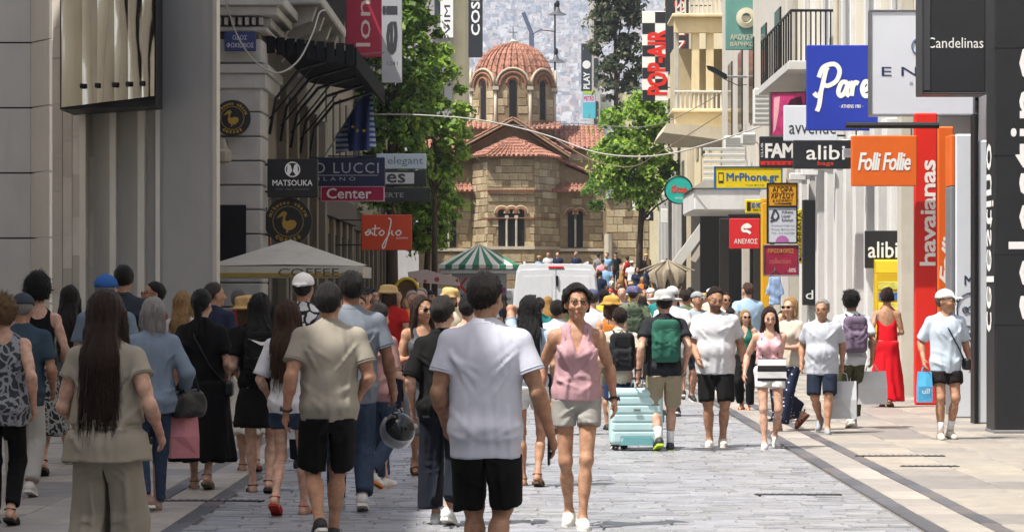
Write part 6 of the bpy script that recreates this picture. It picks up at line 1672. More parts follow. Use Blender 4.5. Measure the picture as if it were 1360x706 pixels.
for i in range(6): Bx('magazine', mat(('#a04438', '#c9a13a', '#38639c', '#cfcfcf', '#4b8a57', '#8a3d77')[i], .6, .3, 9), t, -.2 + i * .19, -.03 + i * .19, -1.0, -.92, 1.05, 1.35)
# yellow arched booth
d = 62
t = thing('phone_booth', 'yellow arched booth hood standing in the tree shade', 'booth', (X(540, d), d, 0))
YB = mat('#c9a81e', .45, .08, 3)
arc = [(.26 * math.cos(a), 1.66 + .3 * math.sin(a)) for a in [math.pi - i * math.pi / 12 for i in range(13)]]
MB().tube([(-.26, 0, 0)] + [(u, 0, v) for u, v in arc] + [(.26, 0, 0)], .035, 6).build('hoop', YB, t, True)
MB().prism([(-.24, .9)] + [(u * .92, v - .02) for u, v in arc] + [(.24, .9)], 'y', .05, .4).build('hood', mat('#5c4420', .6, .2, 3), t)
Bx('post', METAL, t, -.08, .08, .1, .3, 0, .9)
# yellow newspaper dispenser
d = 46.6
t = thing('news_dispenser', 'yellow glazed display cabinet with papers by the concrete pier', 'cabinet', (X(1180, d), d, 0))
w_ = .2
Bx('cabinet', YB, t, -w_, w_, 0, .4, .1, Z(362, d)); MB().prism([(0, Z(362, d)), (0.05, Z(347, d)), (.4, Z(343, d)), (.4, Z(362, d))], 'x', -w_, w_).build('hood', YB, t)
for i in range(5): Bx('paper', mat(('#c9c25a', '#3b6ca8', '#d6c95a', '#c7bfae', '#d8b02a')[i], .6, .4, 9), t, -w_ * .8, w_ * .8, -.012, .01, Z(384 + i * 14, d), Z(374 + i * 14, d))
Bx('stand', BLACKM, t, -w_ * .8, w_ * .8, .02, .38, 0, .1)
# striped blue shirt on a rail in front of the shop
d = 58
t = thing('hanging_shirt', 'light blue shirt hanging in front of the yellow shop doorway', 'shirt', (X(1029, d), d, Z(404, d)))
Hs = SDF((-.3, -.12, -.05), (.3, .12, .7), .014)
Hs.rc((0, 0, .48), (0, 0, .0), .09, .11, .01, sc=(1, .35, 1), flat=True); Hs.rc((-.07, 0, .52), (-.15, 0, .2), .035, .04, .01, sc=(1, .6, 1), flat=True); Hs.rc((.07, 0, .52), (.15, 0, .2), .035, .04, .01, sc=(1, .6, 1), flat=True); Hs.warp(fold(.01, 1.0))
mesh_obj('garment', Hs.mesh('garment'), pattern_mat('bluestripe', '#5b7fb0', '#a9bcd6', 'stripes_x', 12), t)
MB().tube([(-.12, 0, .6), (0, 0, .68), (.12, 0, .6)], .008, 5).build('hanger', BLACKM, t); MB().tube([(0, 0, .68), (0, .0, .74), (0, .5, .76)], .012, 5).build('rail', METAL, t)
# folded pergola parasol on the right
d = 84; g = gz(d)
t = thing('folded_awning', 'half folded beige awning frame over the crowd on the right', 'awning', (X(880, d), d, g))
AW = mat('#8a7f6e', .85, .1, 3, .1, 30)
def lp(px, py, dy=0.0): return (X(px, d) - t.location.x, dy, Z(py, d) - g)
MB().tube([(lp(886, 343)[0], 0, 0), lp(886, 343)], .05, 8).build('pole', METAL, t)
cxx = lp(886, 343); v, f = [], []; nr_, na = 5, 48
for i in range(nr_):
    for k in range(na):
        a = k / na * 6.2832; u = i / (nr_ - 1); rr_ = u * (.46 + .1 * math.cos(a * 8) + .05 * math.sin(a * 3)); v.append((cxx[0] + rr_ * math.cos(a), rr_ * math.sin(a), cxx[2] - .02 - .34 * u - .10 * u * (1 - math.cos(a * 8)) - .08 * u * math.sin(a * 2 + 1)))
for k in range(na):
    a = k / na * 6.2832; rr_ = .36 + .1 * math.cos(a * 8); v.append((cxx[0] + rr_ * math.cos(a), rr_ * math.sin(a), cxx[2] - .72 - .12 * (1 - math.cos(a * 8)) - .12 * math.sin(a * 5)))
for i in range(nr_):
    for k in range(na): f.append((i * na + k, (i + 1) * na + k, (i + 1) * na + (k + 1) % na, i * na + (k + 1) % na))
MB().add(v, f).build('canopy', AW, t, True)
for k in range(8):
    a = k / 8 * 6.2832; MB().tube([(cxx[0], 0, cxx[2] - .05), (cxx[0] + .8 * math.cos(a), .8 * math.sin(a), cxx[2] - .36)], .025, 6).build('arm', AW, t)
MB().lathe([(.001, .1), (.35, .1), (.4, 0), (.001, 0)], (X(886, d) - t.location.x, 0, 0), 14).build('base', BLACKM, t)
# market stall cloth on the left
d = 88; g = gz(d)
t = thing('market_awning', 'red and white printed stall awning beside the kiosk', 'awning', (X(578, d), d, g))
MB().prism([(-.8, 0), (.75, -.12), (.7, .12), (-.3, .38), (-.85, .3)], 'y', 0, .9).build('cloth', pattern_mat('stall', '#b9aaa2', '#9c3a3a', 'dots', 3), t)
t.location.z = Z(374, d)
for u in (-.7, .6): MB().tube([(u, .2, 0), (u, .2, -t.location.z + g)], .025, 6).build('pole', METAL, t)
# hanging lantern post behind the church
d = 176; g = 1.85
t = thing('street_lamp', 'tall dark lamp post with two stacked bell shades above the dome', 'street lamp', (X(737, d), d, g))
MB().tube([(0, 0, 0), (0, 0, Z(4, d) - g)], [.09, .05], 8).build('pole', BLACKM, t)
for py, px_ in ((20, 740.5), (83, 738.5)):
    z_ = Z(py, d) - g; u = X(px_, d) - t.location.x
    MB().lathe([(.56, 0), (.5, .06), (.2, .2), (.1, .45), (.04, .5)], (u, 0, z_), 18).build('lamp_shade', mat('#4a4d50', .4, .1, 3), t, True)
    MB().lathe([(.001, .02), (.5, .03), (.55, .005)], (u, 0, z_), 18).build('lamp_glass', mat('#8d8f90', .3, .1, 3), t)
    MB().lathe([(.001, .9), (.1, .85), (.14, .65), (.1, .48)], (u, 0, z_), 10).build('lamp_head', BLACKM, t)
z_ = Z(83, d) - g
MB().tube([(0, 0, Z(42, d) - g), (-.9, 0, Z(40, d) - g), (-1.4, 0, Z(46, d) - g)], .03, 6).build('arm', BLACKM, t)
# tower crane far off
d = 900
t = thing('tower_crane', 'distant dark crane jib above the church dome', 'crane', (X(706, d), d, 0))
MB().tube([(0, 0, 0), (0, 0, Z(44, d))], 1.1, 4).build('mast', mat('#3f4d63', .6, .1, 1), t); MB().tube([(0, 0, Z(44, d)), (X(695, d) - t.location.x, 0, Z(17, d))], .9, 4).build('jib', mat('#3f4d63', .6, .1, 1), t)
# wall lamp arm on the right
d = 78
t = thing('wall_lamp', 'dark street luminaire on a long arm over the balcony', 'lamp', (X(956, d), d, Z(102, d)))
MB().tube([(1.4, 0, 0), (.2, 0, 0)], .03, 6).build('arm', METAL, t); MB().prism([(.2, -.06), (.1, -.05), (-.32, .2), (-.36, .3), (-.2, .27), (.18, .06)], 'y', -.12, .12).build('head', BLACKM, t)
MB().tube([(.1, 0, -.05), (.5, 0, -.24), (.9, 0, -.2), (1.4, 0, .0)], .012, 5).build('cable', BLACKM, t)
# overhead cables
def wire(label, pts, d0, d1, r_, c_='#8d8a86'):
    P = []
    n_ = len(pts)
    for i in range(n_ - 1):
        p0, p1, p2, p3 = pts[max(i - 1, 0)], pts[i], pts[i + 1], pts[min(i + 2, n_ - 1)]
        for k in range(8):
            s_ = k / 8; q = [.5 * (2 * p1[j] + (p2[j] - p0[j]) * s_ + (2 * p0[j] - 5 * p1[j] + 4 * p2[j] - p3[j]) * s_ ** 2 + (3 * p1[j] - p0[j] - 3 * p2[j] + p3[j]) * s_ ** 3) for j in (0, 1)]
            u = (i + s_) / (n_ - 1); P.append((q[0], q[1], d0 + (d1 - d0) * u))
    P.append((*pts[-1], d1))
    o = MB().tube([(X(a, d_), d_, Z(b, d_)) for a, b, d_ in P], r_, 6).build('overhead_cable', mat(c_, .6, .1, 3), None, True)
    tag(o, label, 'cable')
wire('pale cable looping down before the corner house', [(297, -8), (312, 40), (335, 78), (366, 97), (395, 82), (415, 45), (424, 18), (432, 14)], 50, 54.5, .016)
wire('long pale cable sagging across the street before the church', [(496, 152), (560, 153), (640, 160), (720, 178), (790, 202), (850, 208), (900, 202), (950, 188), (1010, 168)], 78, 72, .019, '#a5a29c')
wire('thin wire crossing before the church gable', [(600, 154), (700, 168), (760, 164), (860, 168), (930, 140), (990, 100)], 100, 90, .014, '#6a6866')
wire('second thin sagging wire below the long cable', [(740, 186), (790, 214), (840, 221), (880, 200), (960, 150)], 96, 88, .014, '#7a6a58')
wire('thin dark wire along the left facades', [(400, 60), (450, 72), (510, 70)], 62, 80, .015, '#1d1d1f')
# flags on an angled pole
d = 66
t = thing('flag_pole', 'angled pole with blue starred flag and striped flag on the shaded facade', 'flag', (X(432, d), d, Z(207, d)))
def fp(px, py, dy=0.0): return (X(px, d) - t.location.x, dy, Z(py, d) - t.location.z)
MB().tube([fp(430, 209, .1), fp(492, 112, -.4)], .022, 6).build('pole', METAL, t)
def flag(name, edge, m_, dy):
    v, f = [], []; nu, nv = 9, 12
    for i in range(nu):
        for j in range(nv):
            a, b_ = i / (nu - 1), j / (nv - 1)
            px_ = (edge[0][0] * (1 - a) + edge[1][0] * a) * (1 - b_) + (edge[3][0] * (1 - a) + edge[2][0] * a) * b_
            py_ = (edge[0][1] * (1 - a) + edge[1][1] * a) * (1 - b_) + (edge[3][1] * (1 - a) + edge[2][1] * a) * b_
            v.append(fp(px_, py_, dy + .09 * math.sin(a * 11 + b_ * 2)))
    for i in range(nu - 1):
        for j in range(nv - 1): f.append((i * nv + j, i * nv + j + 1, (i + 1) * nv + j + 1, (i + 1) * nv + j))
    return MB().add(v, f).build(name, m_, t, True)
flag('striped_flag', [(446, 180), (494, 116), (500, 196), (446, 204)], pattern_mat('grflag', '#33508f', '#a9b0bc', 'stripes_z', 2.6), -.1)
flag('starred_flag', [(462, 160), (492, 114), (492, 200), (464, 202)], mat('#24366e', .8, .15, 3, .1, 20), -.32)
for i, (u, v) in enumerate(((470, 170), (476, 175), (485, 175))): MB().add([(fp(u, v)[0] + .05 * (1 if k % 2 == 0 else .4) * math.sin(k * .6283), -.45, fp(u, v)[2] + .05 * (1 if k % 2 == 0 else .4) * math.cos(k * .6283)) for k in range(10)], [tuple(range(10))]).build('star', mat('#c9a82a', .6, .05, 3), t)
# hanging wall lantern on the banded corner
t = thing('wall_lantern', 'pale stone-coloured wall lantern below the round pelican sign', 'lantern', (X(296, 53.6), 53.6, Z(206, 53.6)))
MB().lathe([(.001, -.16), (.16, -.12), (.17, .06), (.1, .12), (.05, .3), (.001, .32)], (0, 0, 0), 10).build('body', mat('#8d8576', .7, .1, 3), t)
Bx('wall_plate', BLACKM, t, -.05, .05, .1, .4, .15, .3)
# ------------------------------------------------------------------ the people in the street
C = cloth
BLK, NAVY, WHT = C('#0f0f10'), C('#151923'), C('#c6c6c9')
JEANS = mat('#333f52', .9, .22, 18, .15, 240, spec=.15)
def T_(m, hem=.80, sl=.6, loose=.03, neck='round', **k): return dict(m=m, hem=hem, sl=sl, loose=loose, neck=neck, **k)
def S_(m, end=.88, loose=.02, **k): return dict(k='shorts', m=m, end=end, loose=loose, **k)
def P_(m, end=1.93, loose=.016, **k): return dict(k='pants', m=m, end=end, loose=loose, **k)
def K_(m, end=.45, **k): return dict(k='skirt', m=m, end=end, **k)

# -- the shaded side, nearest first
person('person in white t-shirt and black shorts walking away, phone in hand', 645, 362, d=15.4, rot=178, w=1.10, skin='olive', hair=('short', '#16110d'),
       top=T_(C('#bfc2cf'), .77, .62, .036, amp=.0085), bot=S_(BLK, .97, .036), st=.35, rh=(-.345, -.06, .90), lh=(.235, -.14, .95), shoes=('shoe', '#d8d8d8'), vox=.0098, key='tee')
person('person in cream linen top and wide trousers with long brown hair', 142, 384, d=14.8, rot=172, sex='f', w=1.08, skin='light', hair=('long', '#2a1a12'),
       top=T_(C('#968f81', .22), .83, .42, .03, flare=.06, cinch=1.02, belt=1.02, amp=.009), bot=P_(C('#948d80', .22), 1.95, .03, wide=.05, amp=.012), st=-.3, vox=.0098, rh=(-.27, -.1, .98), lh=(.21, -.22, 1.04), key='linen')
person('person in beige polo shirt and black shorts seen from behind', 437, 375, d=18.9, rot=182, w=1.12, skin='tan', hair=('short', '#1c1a1a'),
       top=T_(C('#8f897d'), .83, .66, .03, 'collar', amp=.008), bot=S_(BLK, .98, .035), st=-.45, lh=(.29, .03, .90), rh=(-.23, -.16, 1.02), shoes=('shoe', '#27272a'), key='khaki')
person('person with black spectacles in pink camisole and grey shorts walking up', 766, 378, 702, rot=0, sex='f', w=1.02, skin='tan', hair=('up', '#120e0c'), glasses='frame',
       top=T_(C('#a9868c'), .93, 0, .012, 'v', amp=.008, straps=(((.075, -.10, 1.33), (.085, -.06, 1.44), (.08, .02, 1.47), (.07, .09, 1.38)), ((-.075, -.10, 1.33), (-.085, -.06, 1.44), (-.08, .02, 1.47), (-.07, .09, 1.38)))),
       bot=S_(C('#8f8d88'), .42, .03), lf=(.035, -.17, .085), rf=(-.05, .16, .11), st=.22, lh=(.27, .02, .93), rh=(-.27, .06, .93), shoes=('shoe', '#dedbd2', '#e5e2da'), head=(8, -3), vox=.0092, key='pink')
person('person in black tee and wide navy trousers with tied grey hair', 588, 393, 700, rot=172, sex='f', w=1.08, skin='light', hair=('bun', '#2c2623'),
       top=T_(BLK, .84, .95, .03), bot=P_(NAVY, 1.86, .03, wide=.045, amp=.01), st=.3, lh=(.24, -.04, .92), shoes=('shoe', '#cfcfcf'), key='black')
person('tall person in grey t-shirt carrying a helmet behind the beige polo', 466, 360, d=21.5, rot=184, w=1.12, skin='brown', hair=('short', '#0f0d0c'),
       top=T_(C('#6c737d'), .80, .7, .03), bot=P_(JEANS, 1.95, .02), st=.3, rh=(-.31, -.08, .90), shoes=('shoe', '#bbbbbb'), key='grey')
person('person in long black dress with black hair and sandals', 268, 384, 652, rot=176, sex='f', w=1.12, skin='light', hair=('pony', '#0c0a0a'),
       top=T_(BLK, .95, .75, .035, name='dress_top'), bot=K_(BLK, .27, flare=.06, loose=.05, name='skirt'), st=.35, shoes=('sandal', '#6b5f50'), key='bdress')
person('person in short black dress with white emblem backpack and long black hair', 346, 388, 657, rot=186, sex='f', w=1.05, skin='light', hair=('longwavy', '#0d0b0b'),
       top=T_(BLK, .92, .7, .03, name='dress_top'), bot=K_(BLK, .60, flare=.03, loose=.03), st=.3, shoes=('sandal', '#1c1a19'), lh=(.2, -.2, 1.05), key='nike')
person('person in white blouse and denim shorts with red slippers', 384, 398, 687, rot=170, sex='f', w=.9, skin='light', hair=('longwavy', '#3b281b'),
       top=T_(WHT, .84, .9, .03), bot=S_(JEANS, .45, .03), st=-.45, shoes=('sandal', '#a02418'), key='slip')
person('person in backwards white cap and black patterned white shirt', 403, 361, d=26.5, rot=176, w=1.0, skin='tan', hair=('buzz', '#1b1512'), hat=('capback', C('#d9d7d2')),
       top=T_(pattern_mat('zeb', '#c9c9c9', '#151515', 'floral', 9), .8, .7, .03), bot=P_(NAVY), st=.3)
person('grey-haired person in light blue shirt and jeans with black handbag', 203, 394, 682, rot=196, sex='f', w=1.02, skin='light', hair=('bob', '#8d8a86'),
       top=T_(C('#72808f'), .82, 1.85, .035, 'collar', amp=.009), bot=P_(JEANS, 1.93, .012), st=-.3, rh=(-.28, -.12, 1.0), shoes=('shoe', '#8a7468'), key='denim')
person('person in blue cap with grey hair behind the long brown hair', 141, 363, d=24.5, rot=185, w=1.0, skin='light', hair=('buzz', '#77736f'), hat=('cap', C('#2f5a96')),
       top=T_(C('#66737f'), .8, .7, .03), bot=P_(C('#8b8678')), st=.3)
person('dark-haired person in dark shirt beside the fluted shop wall', 164, 352, d=29, rot=178, w=1.0, skin='olive', hair=('short', '#17120f'), top=T_(C('#2c3138'), .8, .7), bot=P_(NAVY), st=-.3)
person('person in red polo and sunglasses touching the mouth', 205, 374, d=31, rot=-62, w=1.0, skin='olive', hair=('short', '#14100e'), glasses='sun',
       top=T_(C('#9c1520'), .8, .7, .03, 'collar'), bot=P_(NAVY), lh=(.02, -.19, 1.50), st=.2)
person('curly blond person in grey leaf-print top and black leggings', 4, 388, 700, rot=180, sex='f', w=1.12, skin='light', hair=('curly', '#6d5437'),
       top=T_(pattern_mat('leaf', '#33363c', '#85878d', 'floral', 14), .78, 0, .025, 'wide', amp=.01), bot=P_(BLK, 1.9, .006), st=.35, rh=(-.24, .04, .93), shoes=('sandal', '#191614'))
person('person in grey cap and blue polo with white trousers', 30, 388, d=23.0, rot=188, w=1.08, skin='tan', hair=('buzz', '#8a8580'), hat=('cap', C('#3b3f4b')),
       top=T_(C('#33434f'), .8, .75, .032, 'collar'), bot=P_(C('#aaa69e'), 1.94, .02), st=.35, shoes=('shoe', '#cac6bd'))
person('person with curly black hair in black tank and leaf-print skirt', 50, 362, 634, rot=186, sex='f', w=1.0, skin='light', hair=('afro', '#100d0c'),
       top=T_(BLK, .95, 0, .015, 'tank'), bot=K_(pattern_mat('leaf2', '#1b1c1e', '#8c8c88', 'floral', 16), .38, flare=.09), st=.5, shoes=('sandal', '#1b1918'))
person('bare-backed person with long dark hair holding a cup', 93, 379, d=27.5, rot=176, sex='f', w=.95, skin='tan', hair=('longwavy', '#17110e'),
       top=T_(C('#b9b3ac'), 1.06, 0, .01, 'strapless'), bot=S_(C('#4a4d50'), .5, .03), st=.3, rh=(-.2, -.25, 1.15))
person('person with loose blond hair before the plain grey wall', 243, 386, d=30, rot=168, sex='f', w=.95, skin='light', hair=('longwavy', '#8b6b45'), top=T_(C('#b9b7b3'), .8, .6), bot=P_(JEANS), st=.3)
person('greying person in navy tee looking back to the left', 285, 375, d=31, rot=160, w=1.02, skin='tan', hair=('short', '#3a3431'), top=T_(C('#23293a'), .8, .7), bot=P_(C('#4d4a45')), head=(-40, 0), st=.3)
person('person in straw hat and cream floral skirt', 330, 392, 628, rot=180, sex='f', w=1.0, skin='light', hair=('bob', '#53402d'), hat=('straw', mat('#a98a5a', .9, .2, 40, .3, 90)),
       top=T_(BLK, .95, .6, .02), bot=K_(pattern_mat('flor', '#c5c0b5', '#6f6458', 'dots', 15), .40, flare=.07), st=.3, head=(-35, -6), shoes=('sandal', '#7a3c25'))
person('grey-haired person in red top near the grey parasol', 317, 384, d=33, rot=140, w=1.0, skin='light', hair=('short', '#5b5754'), top=T_(C('#8a1a20'), .8, .7), bot=P_(NAVY), st=.3)
# -- the middle
person('person with long brown hair in grey strap dress facing the camera', 561, 392, 634, rot=8, sex='f', w=.95, skin='tan', hair=('longwavy', '#2e1d13'), glasses='sun',
       top=T_(C('#4c4f55'), .9, 0, .012, 'tank', name='dress_top'), bot=K_(C('#4c4f55'), .42, flare=.03, loose=.02), st=.5, head=(20, 4), shoes=('sandal', '#332a22'), vox=.012)
person('person in mauve tee and jeans with a beaded hair clip', 503, 402, 650, rot=150, sex='f', w=1.0, skin='light', hair=('bun', '#1d1411'),
       top=T_(C('#8a6a68'), .84, .95, .035), bot=P_(JEANS, 1.92, .014), st=.55, rh=(-.15, -.22, 1.05), shoes=('shoe', '#d6d3cc', '#cf7a25'))
person('person with long wavy black hair photographing with raised phone', 703, 392, 648, rot=176, sex='f', w=.96, skin='tan', hair=('longwavy', '#0c0b0d'),
       top=T_(C('#a5b4c2'), .92, .6, .02), bot=S_(C('#c9c9c6'), .45, .03), st=.25, lh=(.06, -.34, 1.60), shoes=('sandal', '#5a4231'), key='phone')
person('person with clipped black hair behind the white t-shirt', 621, 392, d=27, rot=174, sex='f', w=.95, skin='light', hair=('bun', '#0f0c0c'), top=T_(C('#c4a29a'), .9, 0, .012, 'tank'), bot=P_(JEANS), st=.3)
person('dark-haired person with grey rucksack straps beside the pink camisole', 741, 398, d=33, rot=176, w=1.0, skin='tan', hair=('short', '#17110e'), top=T_(C('#b8bcc2'), .8, .6), bot=S_(NAVY), st=.3)
person('person in navy cap and white tee behind the spectacled walker', 786, 383, d=37, rot=182, w=1.02, skin='light', hair=('buzz', '#3a2c22'), hat=('cap', C('#4b5068')), top=T_(WHT, .8, .6), bot=S_(C('#6b675d')), st=-.3)
person('child in cream tee with black rucksack beside the turquoise suitcase', 823, 408, 598, rot=180, w=.86, skin='light', hair=('short', '#24160f'), top=T_(C('#c9bfae'), .82, .6, .025), bot=S_(C('#26395e'), .7, .03), st=-.3, shoes=('shoe', '#2e3238'), key='boy')
person('person in tan bucket hat and sleeveless top behind the child', 812, 392, d=34, rot=178, sex='f', w=1.0, skin='tan', hair=('bob', '#402a1c'), hat=('bucket', C('#b08a45')), top=T_(C('#b06a2a'), .85, 0, .02, 'tank'), bot=S_(C('#777266'), .8, .03), st=.3)
person('person in grey sun hat and black tee wheeling the turquoise suitcase', 882, 384, 600, rot=180, w=1.06, skin='light', hair=('short', '#2a211c'), hat=('sun', C('#a5a7a6')), top=T_(C('#25272c'), .82, .62, .03), bot=S_(C('#8f8570'), .98, .035),
       st=-.35, lh=(.29, .10, .90), shoes=('shoe', '#2b3034', '#b5d23a', '#dddddd'), key='suitcase')
person('bearded person in white tee and black shorts holding a hand', 950, 381, 595, rot=4, w=1.20, skin='tan', hair=('shortbeard', '#20130d'), glasses='frame', belly=.035,
       top=T_(C('#c2c4c8'), .81, .68, .032), bot=S_(BLK, .98, .03), st=-.12, lh=(.31, -.03, .92), rh=(-.20, -.20, .98), head=(12, 14), shoes=('shoe', '#cfcac0', '#dddad2'), key='man')
person('person in pink crop top and white shorts with long dark hair', 1022, 407, 597, rot=-6, sex='f', w=1.06, skin='light', hair=('long', '#2b1710'),
       top=T_(C('#c9a0a6'), 1.05, 0, .01, 'wide'), bot=S_(C('#d9d9d8'), .40, .035), st=-.45, rh=(-.31, -.02, .94), lh=(.03, -.25, 1.10), head=(4, 16), shoes=('shoe', '#c9c9c6', '#e0ded8'), key='girl')
person('blond person in green waistcoat top and black trousers with sunglasses', 990, 411, 546, rot=-10, sex='f', w=.96, skin='light', hair=('longwavy', '#9b7a4c'), glasses='sun',
       top=T_(C('#1f5e50'), .98, 0, .015, 'v'), bot=P_(BLK, 1.9, .02, wide=.02), st=.25, head=(25, 0), shoes=('sandal', '#a7552c'))
person('blond person in cream top and dotted navy trousers', 1050, 394, 573, rot=-48, sex='f', w=1.02, skin='light', hair=('bob', '#a5814f'), glasses='sun',
       top=T_(C('#b5ab9c'), .86, .6, .03), bot=P_(pattern_mat('dotnavy', '#161f3a', '#c8c8cc', 'dots', 22), 1.88, .025, wide=.035), st=.75, lh=(.1, -.25, 1.12), shoes=('sandal', '#8a3f2c'))
person('dark-haired person between the pink top and the blond hair', 1040, 412, d=36.5, rot=-40, sex='f', w=.95, skin='light', hair=('bun', '#1d130f'), top=T_(C('#b78d8d'), .86, .6, .02), bot=P_(NAVY), st=-.3, rh=(-.06, -.27, 1.2))
person('grey-haired spectacled person in pale blue shirt and navy shorts', 1092, 397, 577, rot=-16, w=1.10, skin='tan', hair=('short', '#8f8b86'), glasses='frame', belly=.04,
       top=T_(C('#b0b5be'), .79, .72, .04, 'collar', amp=.009), bot=S_(C('#1d2536'), .92, .035), st=.62, rh=(-.27, .02, .93), lh=(.25, .14, .92), head=(-10, 4), shoes=('shoe', '#8b8f94', '#d0d0cc'), key='oldman')
person('curly-haired person in white shirt with mauve rucksack and olive trousers', 1131, 384, 570, rot=180, w=1.05, skin='tan', hair=('curly', '#120e0c'), top=T_(C('#bfc3cb'), .82, .75, .03), bot=P_(C('#4a4936'), 1.80, .022), st=-.4,
       shoes=('shoe', '#d8d8d4'), rh=(-.27, -.02, .92), key='pack')
person('person in long red halter dress seen from behind', 1178, 383, 542, rot=172, sex='f', w=.98, skin='tan', hair=('up', '#2a1710'), top=T_(C('#c4101f'), .98, 0, .008, 'halter', name='dress_top', amp=.004),
       bot=K_(C('#c4101f'), .12, flare=.085, loose=.015, amp=.02), st=.3, shoes=('sandal', '#6a4a38'), key='red')
person('person in white cap, pale striped shirt and black shorts by the black pylon', 1256, 383, 585, rot=10, w=.98, skin='tan', hair=('short', '#5a4632'), hat=('cap', C('#dcdad5')), glasses='sun',
       top=T_(pattern_mat('strp', '#a7b7c8', '#c3cfdb', 'stripes_x', 60), .80, .85, .045, 'collar', amp=.009), bot=S_(C('#1c1719'), .62, .035), st=-.15, rh=(-.28, -.05, .95), lh=(.29, 0, .93), head=(52, 0),
       shoes=('shoe', '#b9b8ab', '#4a4a42', '#dcdcdc'), key='cap')
person('broad person in light blue shirt walking away near the shop doors', 993, 375, d=47, rot=182, w=1.1, skin='light', hair=('short', '#4a352a'), top=T_(C('#93adc4'), .8, 1.5, .03, 'collar'), bot=P_(NAVY), st=.3)
person('person with brown bun behind the green waistcoat top', 970, 408, d=44, rot=178, sex='f', w=.95, skin='tan', hair=('bun', '#24150f'), top=T_(C('#bcb2a4'), .86, 0, .015, 'tank'), bot=P_(JEANS), st=.3)
person('person in grey cap behind the bearded walker', 926, 386, d=43, rot=14, w=.98, skin='tan', hair=('short', '#241c17'), hat=('cap', C('#8b8f92')), top=T_(C('#8a9aa5'), .8, .6), bot=S_(NAVY), st=.3)
person('person in sunglasses and white shirt beside the bearded walker', 963, 388, d=46, rot=20, w=1.0, skin='tan', hair=('short', '#1a120e'), glasses='sun', top=T_(WHT, .8, .6), bot=P_(NAVY), st=.3)
person('person in white tee and white cap ahead of the grey sun hat', 893, 379, d=38, rot=180, w=1.05, skin='light', hair=('buzz', '#6a5a48'), hat=('cap', WHT), top=T_(WHT, .8, .6), bot=S_(C('#777266')), st=.3)
person('person in purple bucket hat and olive tee with rucksack', 842, 379, d=46, rot=178, w=1.02, skin='light', hair=('buzz', '#3b2c22'), hat=('bucket', C('#5d5a78')), top=T_(C('#5c6650'), .8, .6), bot=S_(C('#55513f')), st=.3, key='purple')
person('person in olive tee right of the grey sun hat', 912, 384, d=44, rot=178, w=1.05, skin='tan', hair=('short', '#2b1f18'), top=T_(C('#5c6650'), .8, .6), bot=S_(C('#4b4738')), st=-.3)

# -- the crowd further down the street
random.seed(21)
tops = [('white', '#d0d0d0'), ('black', '#18181a'), ('navy', '#1d2740'), ('red', '#9c1c1c'), ('olive', '#5a6145'), ('sky blue', '#7ea4c8'), ('orange', '#d06a1c'), ('grey', '#77797c'), ('cream', '#cbbfa6'), ('pink', '#c98a94'), ('yellow', '#c9a53a'), ('teal', '#1f6f70')]
hairs = [('short black hair', 'short', '#120e0c', None), ('short brown hair', 'short', '#3a2618', None), ('long dark hair', 'longwavy', '#1a120e', None), ('long blond hair', 'longwavy', '#97743f', None),
         ('a dark bun', 'bun', '#1b120d', None), ('a white cap', 'buzz', '#221a14', ('cap', '#d5d5d2')), ('a dark cap', 'buzz', '#221a14', ('cap', '#23262e')), ('a straw hat', 'bob', '#3a2a1c', ('straw', '#b2945f')), ('a tan bucket hat', 'bob', '#3a2a1c', ('bucket', '#b59a68')), ('grey hair', 'short', '#8a8682', None)]
used = set()
def far(px, d, where, yt=None, n=None, rot=None, zbase=None, dark=False):
    for _ in range(99):
        t, h = random.choice([q for q in tops if not dark or q[0] in ('black', 'navy', 'sky blue', 'grey', 'white')]), random.choice(hairs)
        if (t, h) not in used: break
    used.add((t, h))
    fem = 'long' in h[0] or 'bun' in h[0] or 'straw' in h[0]
    hgt = random.uniform(1.56, 1.68) if fem else random.uniform(1.66, 1.80)
    g = gz(d) if zbase is None else zbase
    if yt is None: yt = HY - (hgt + g - H) * F / d
    person('person in %s top with %s %s' % (t[0], h[0] if h[0][:2] != 'a ' else h[0][2:], where), px, yt, d=d, rot=random.choice((178, 184, 172, 6, -8)) if rot is None else rot, sex='f' if fem else 'm', w=random.uniform(.92, 1.12),
           skin=random.choice(('light', 'tan', 'olive')), hair=(h[1], h[2]), hat=(h[3][0], C(h[3][1])) if h[3] else None, top=T_(C(t[1]), .82, random.choice((.6, .6, 0)) if fem else .6, .025), group='crowd down the street',
           bot=random.choice((P_(NAVY), P_(JEANS), S_(C('#6b675d')), P_(BLK))), st=random.choice((-.3, .3)), shoes=('shoe', '#333333'), zbase=zbase)
for x, d in ((486, 44), (497, 52), (511, 60), (526, 41), (541, 50), (533, 74), (552, 66), (572, 58), (590, 46), (604, 60), (580, 84), (523, 92), (648, 52), (668, 60), (478, 36), (517, 38), (548, 40), (598, 39), (560, 47), (612, 48), (640, 44), (728, 50), (716, 41), (757, 58)):
    far(x, d, 'in shade left of the van', rot=random.choice((0, 10, -12, 180, 175)))
for x, d in ((806, 58), (818, 70), (831, 82), (846, 64), (858, 92), (868, 74), (880, 60), (890, 84), (901, 66), (812, 96), (826, 108), (839, 118), (853, 104), (872, 112), (886, 100), (902, 92), (864, 55), (896, 52), (917, 72), (935, 64), (800, 120), (862, 124), (803, 47), (826, 55), (852, 50), (876, 50), (905, 58), (925, 52), (811, 84), (838, 96), (848, 78), (944, 56), (797, 104), (805, 112), (822, 98), (833, 126), (846, 112), (856, 84), (868, 100), (880, 118), (815, 76), (896, 108)):
    far(x, d, 'in sun right of the van')
for x, d in ((648, 136), (664, 139), (716, 134), (728, 141), (741, 138), (765, 137), (795, 135), (858, 131), (806, 128), (818, 133)):
    far(x, d, 'before the church wall', rot=random.choice((0, 10, 180, -20)), dark=True)
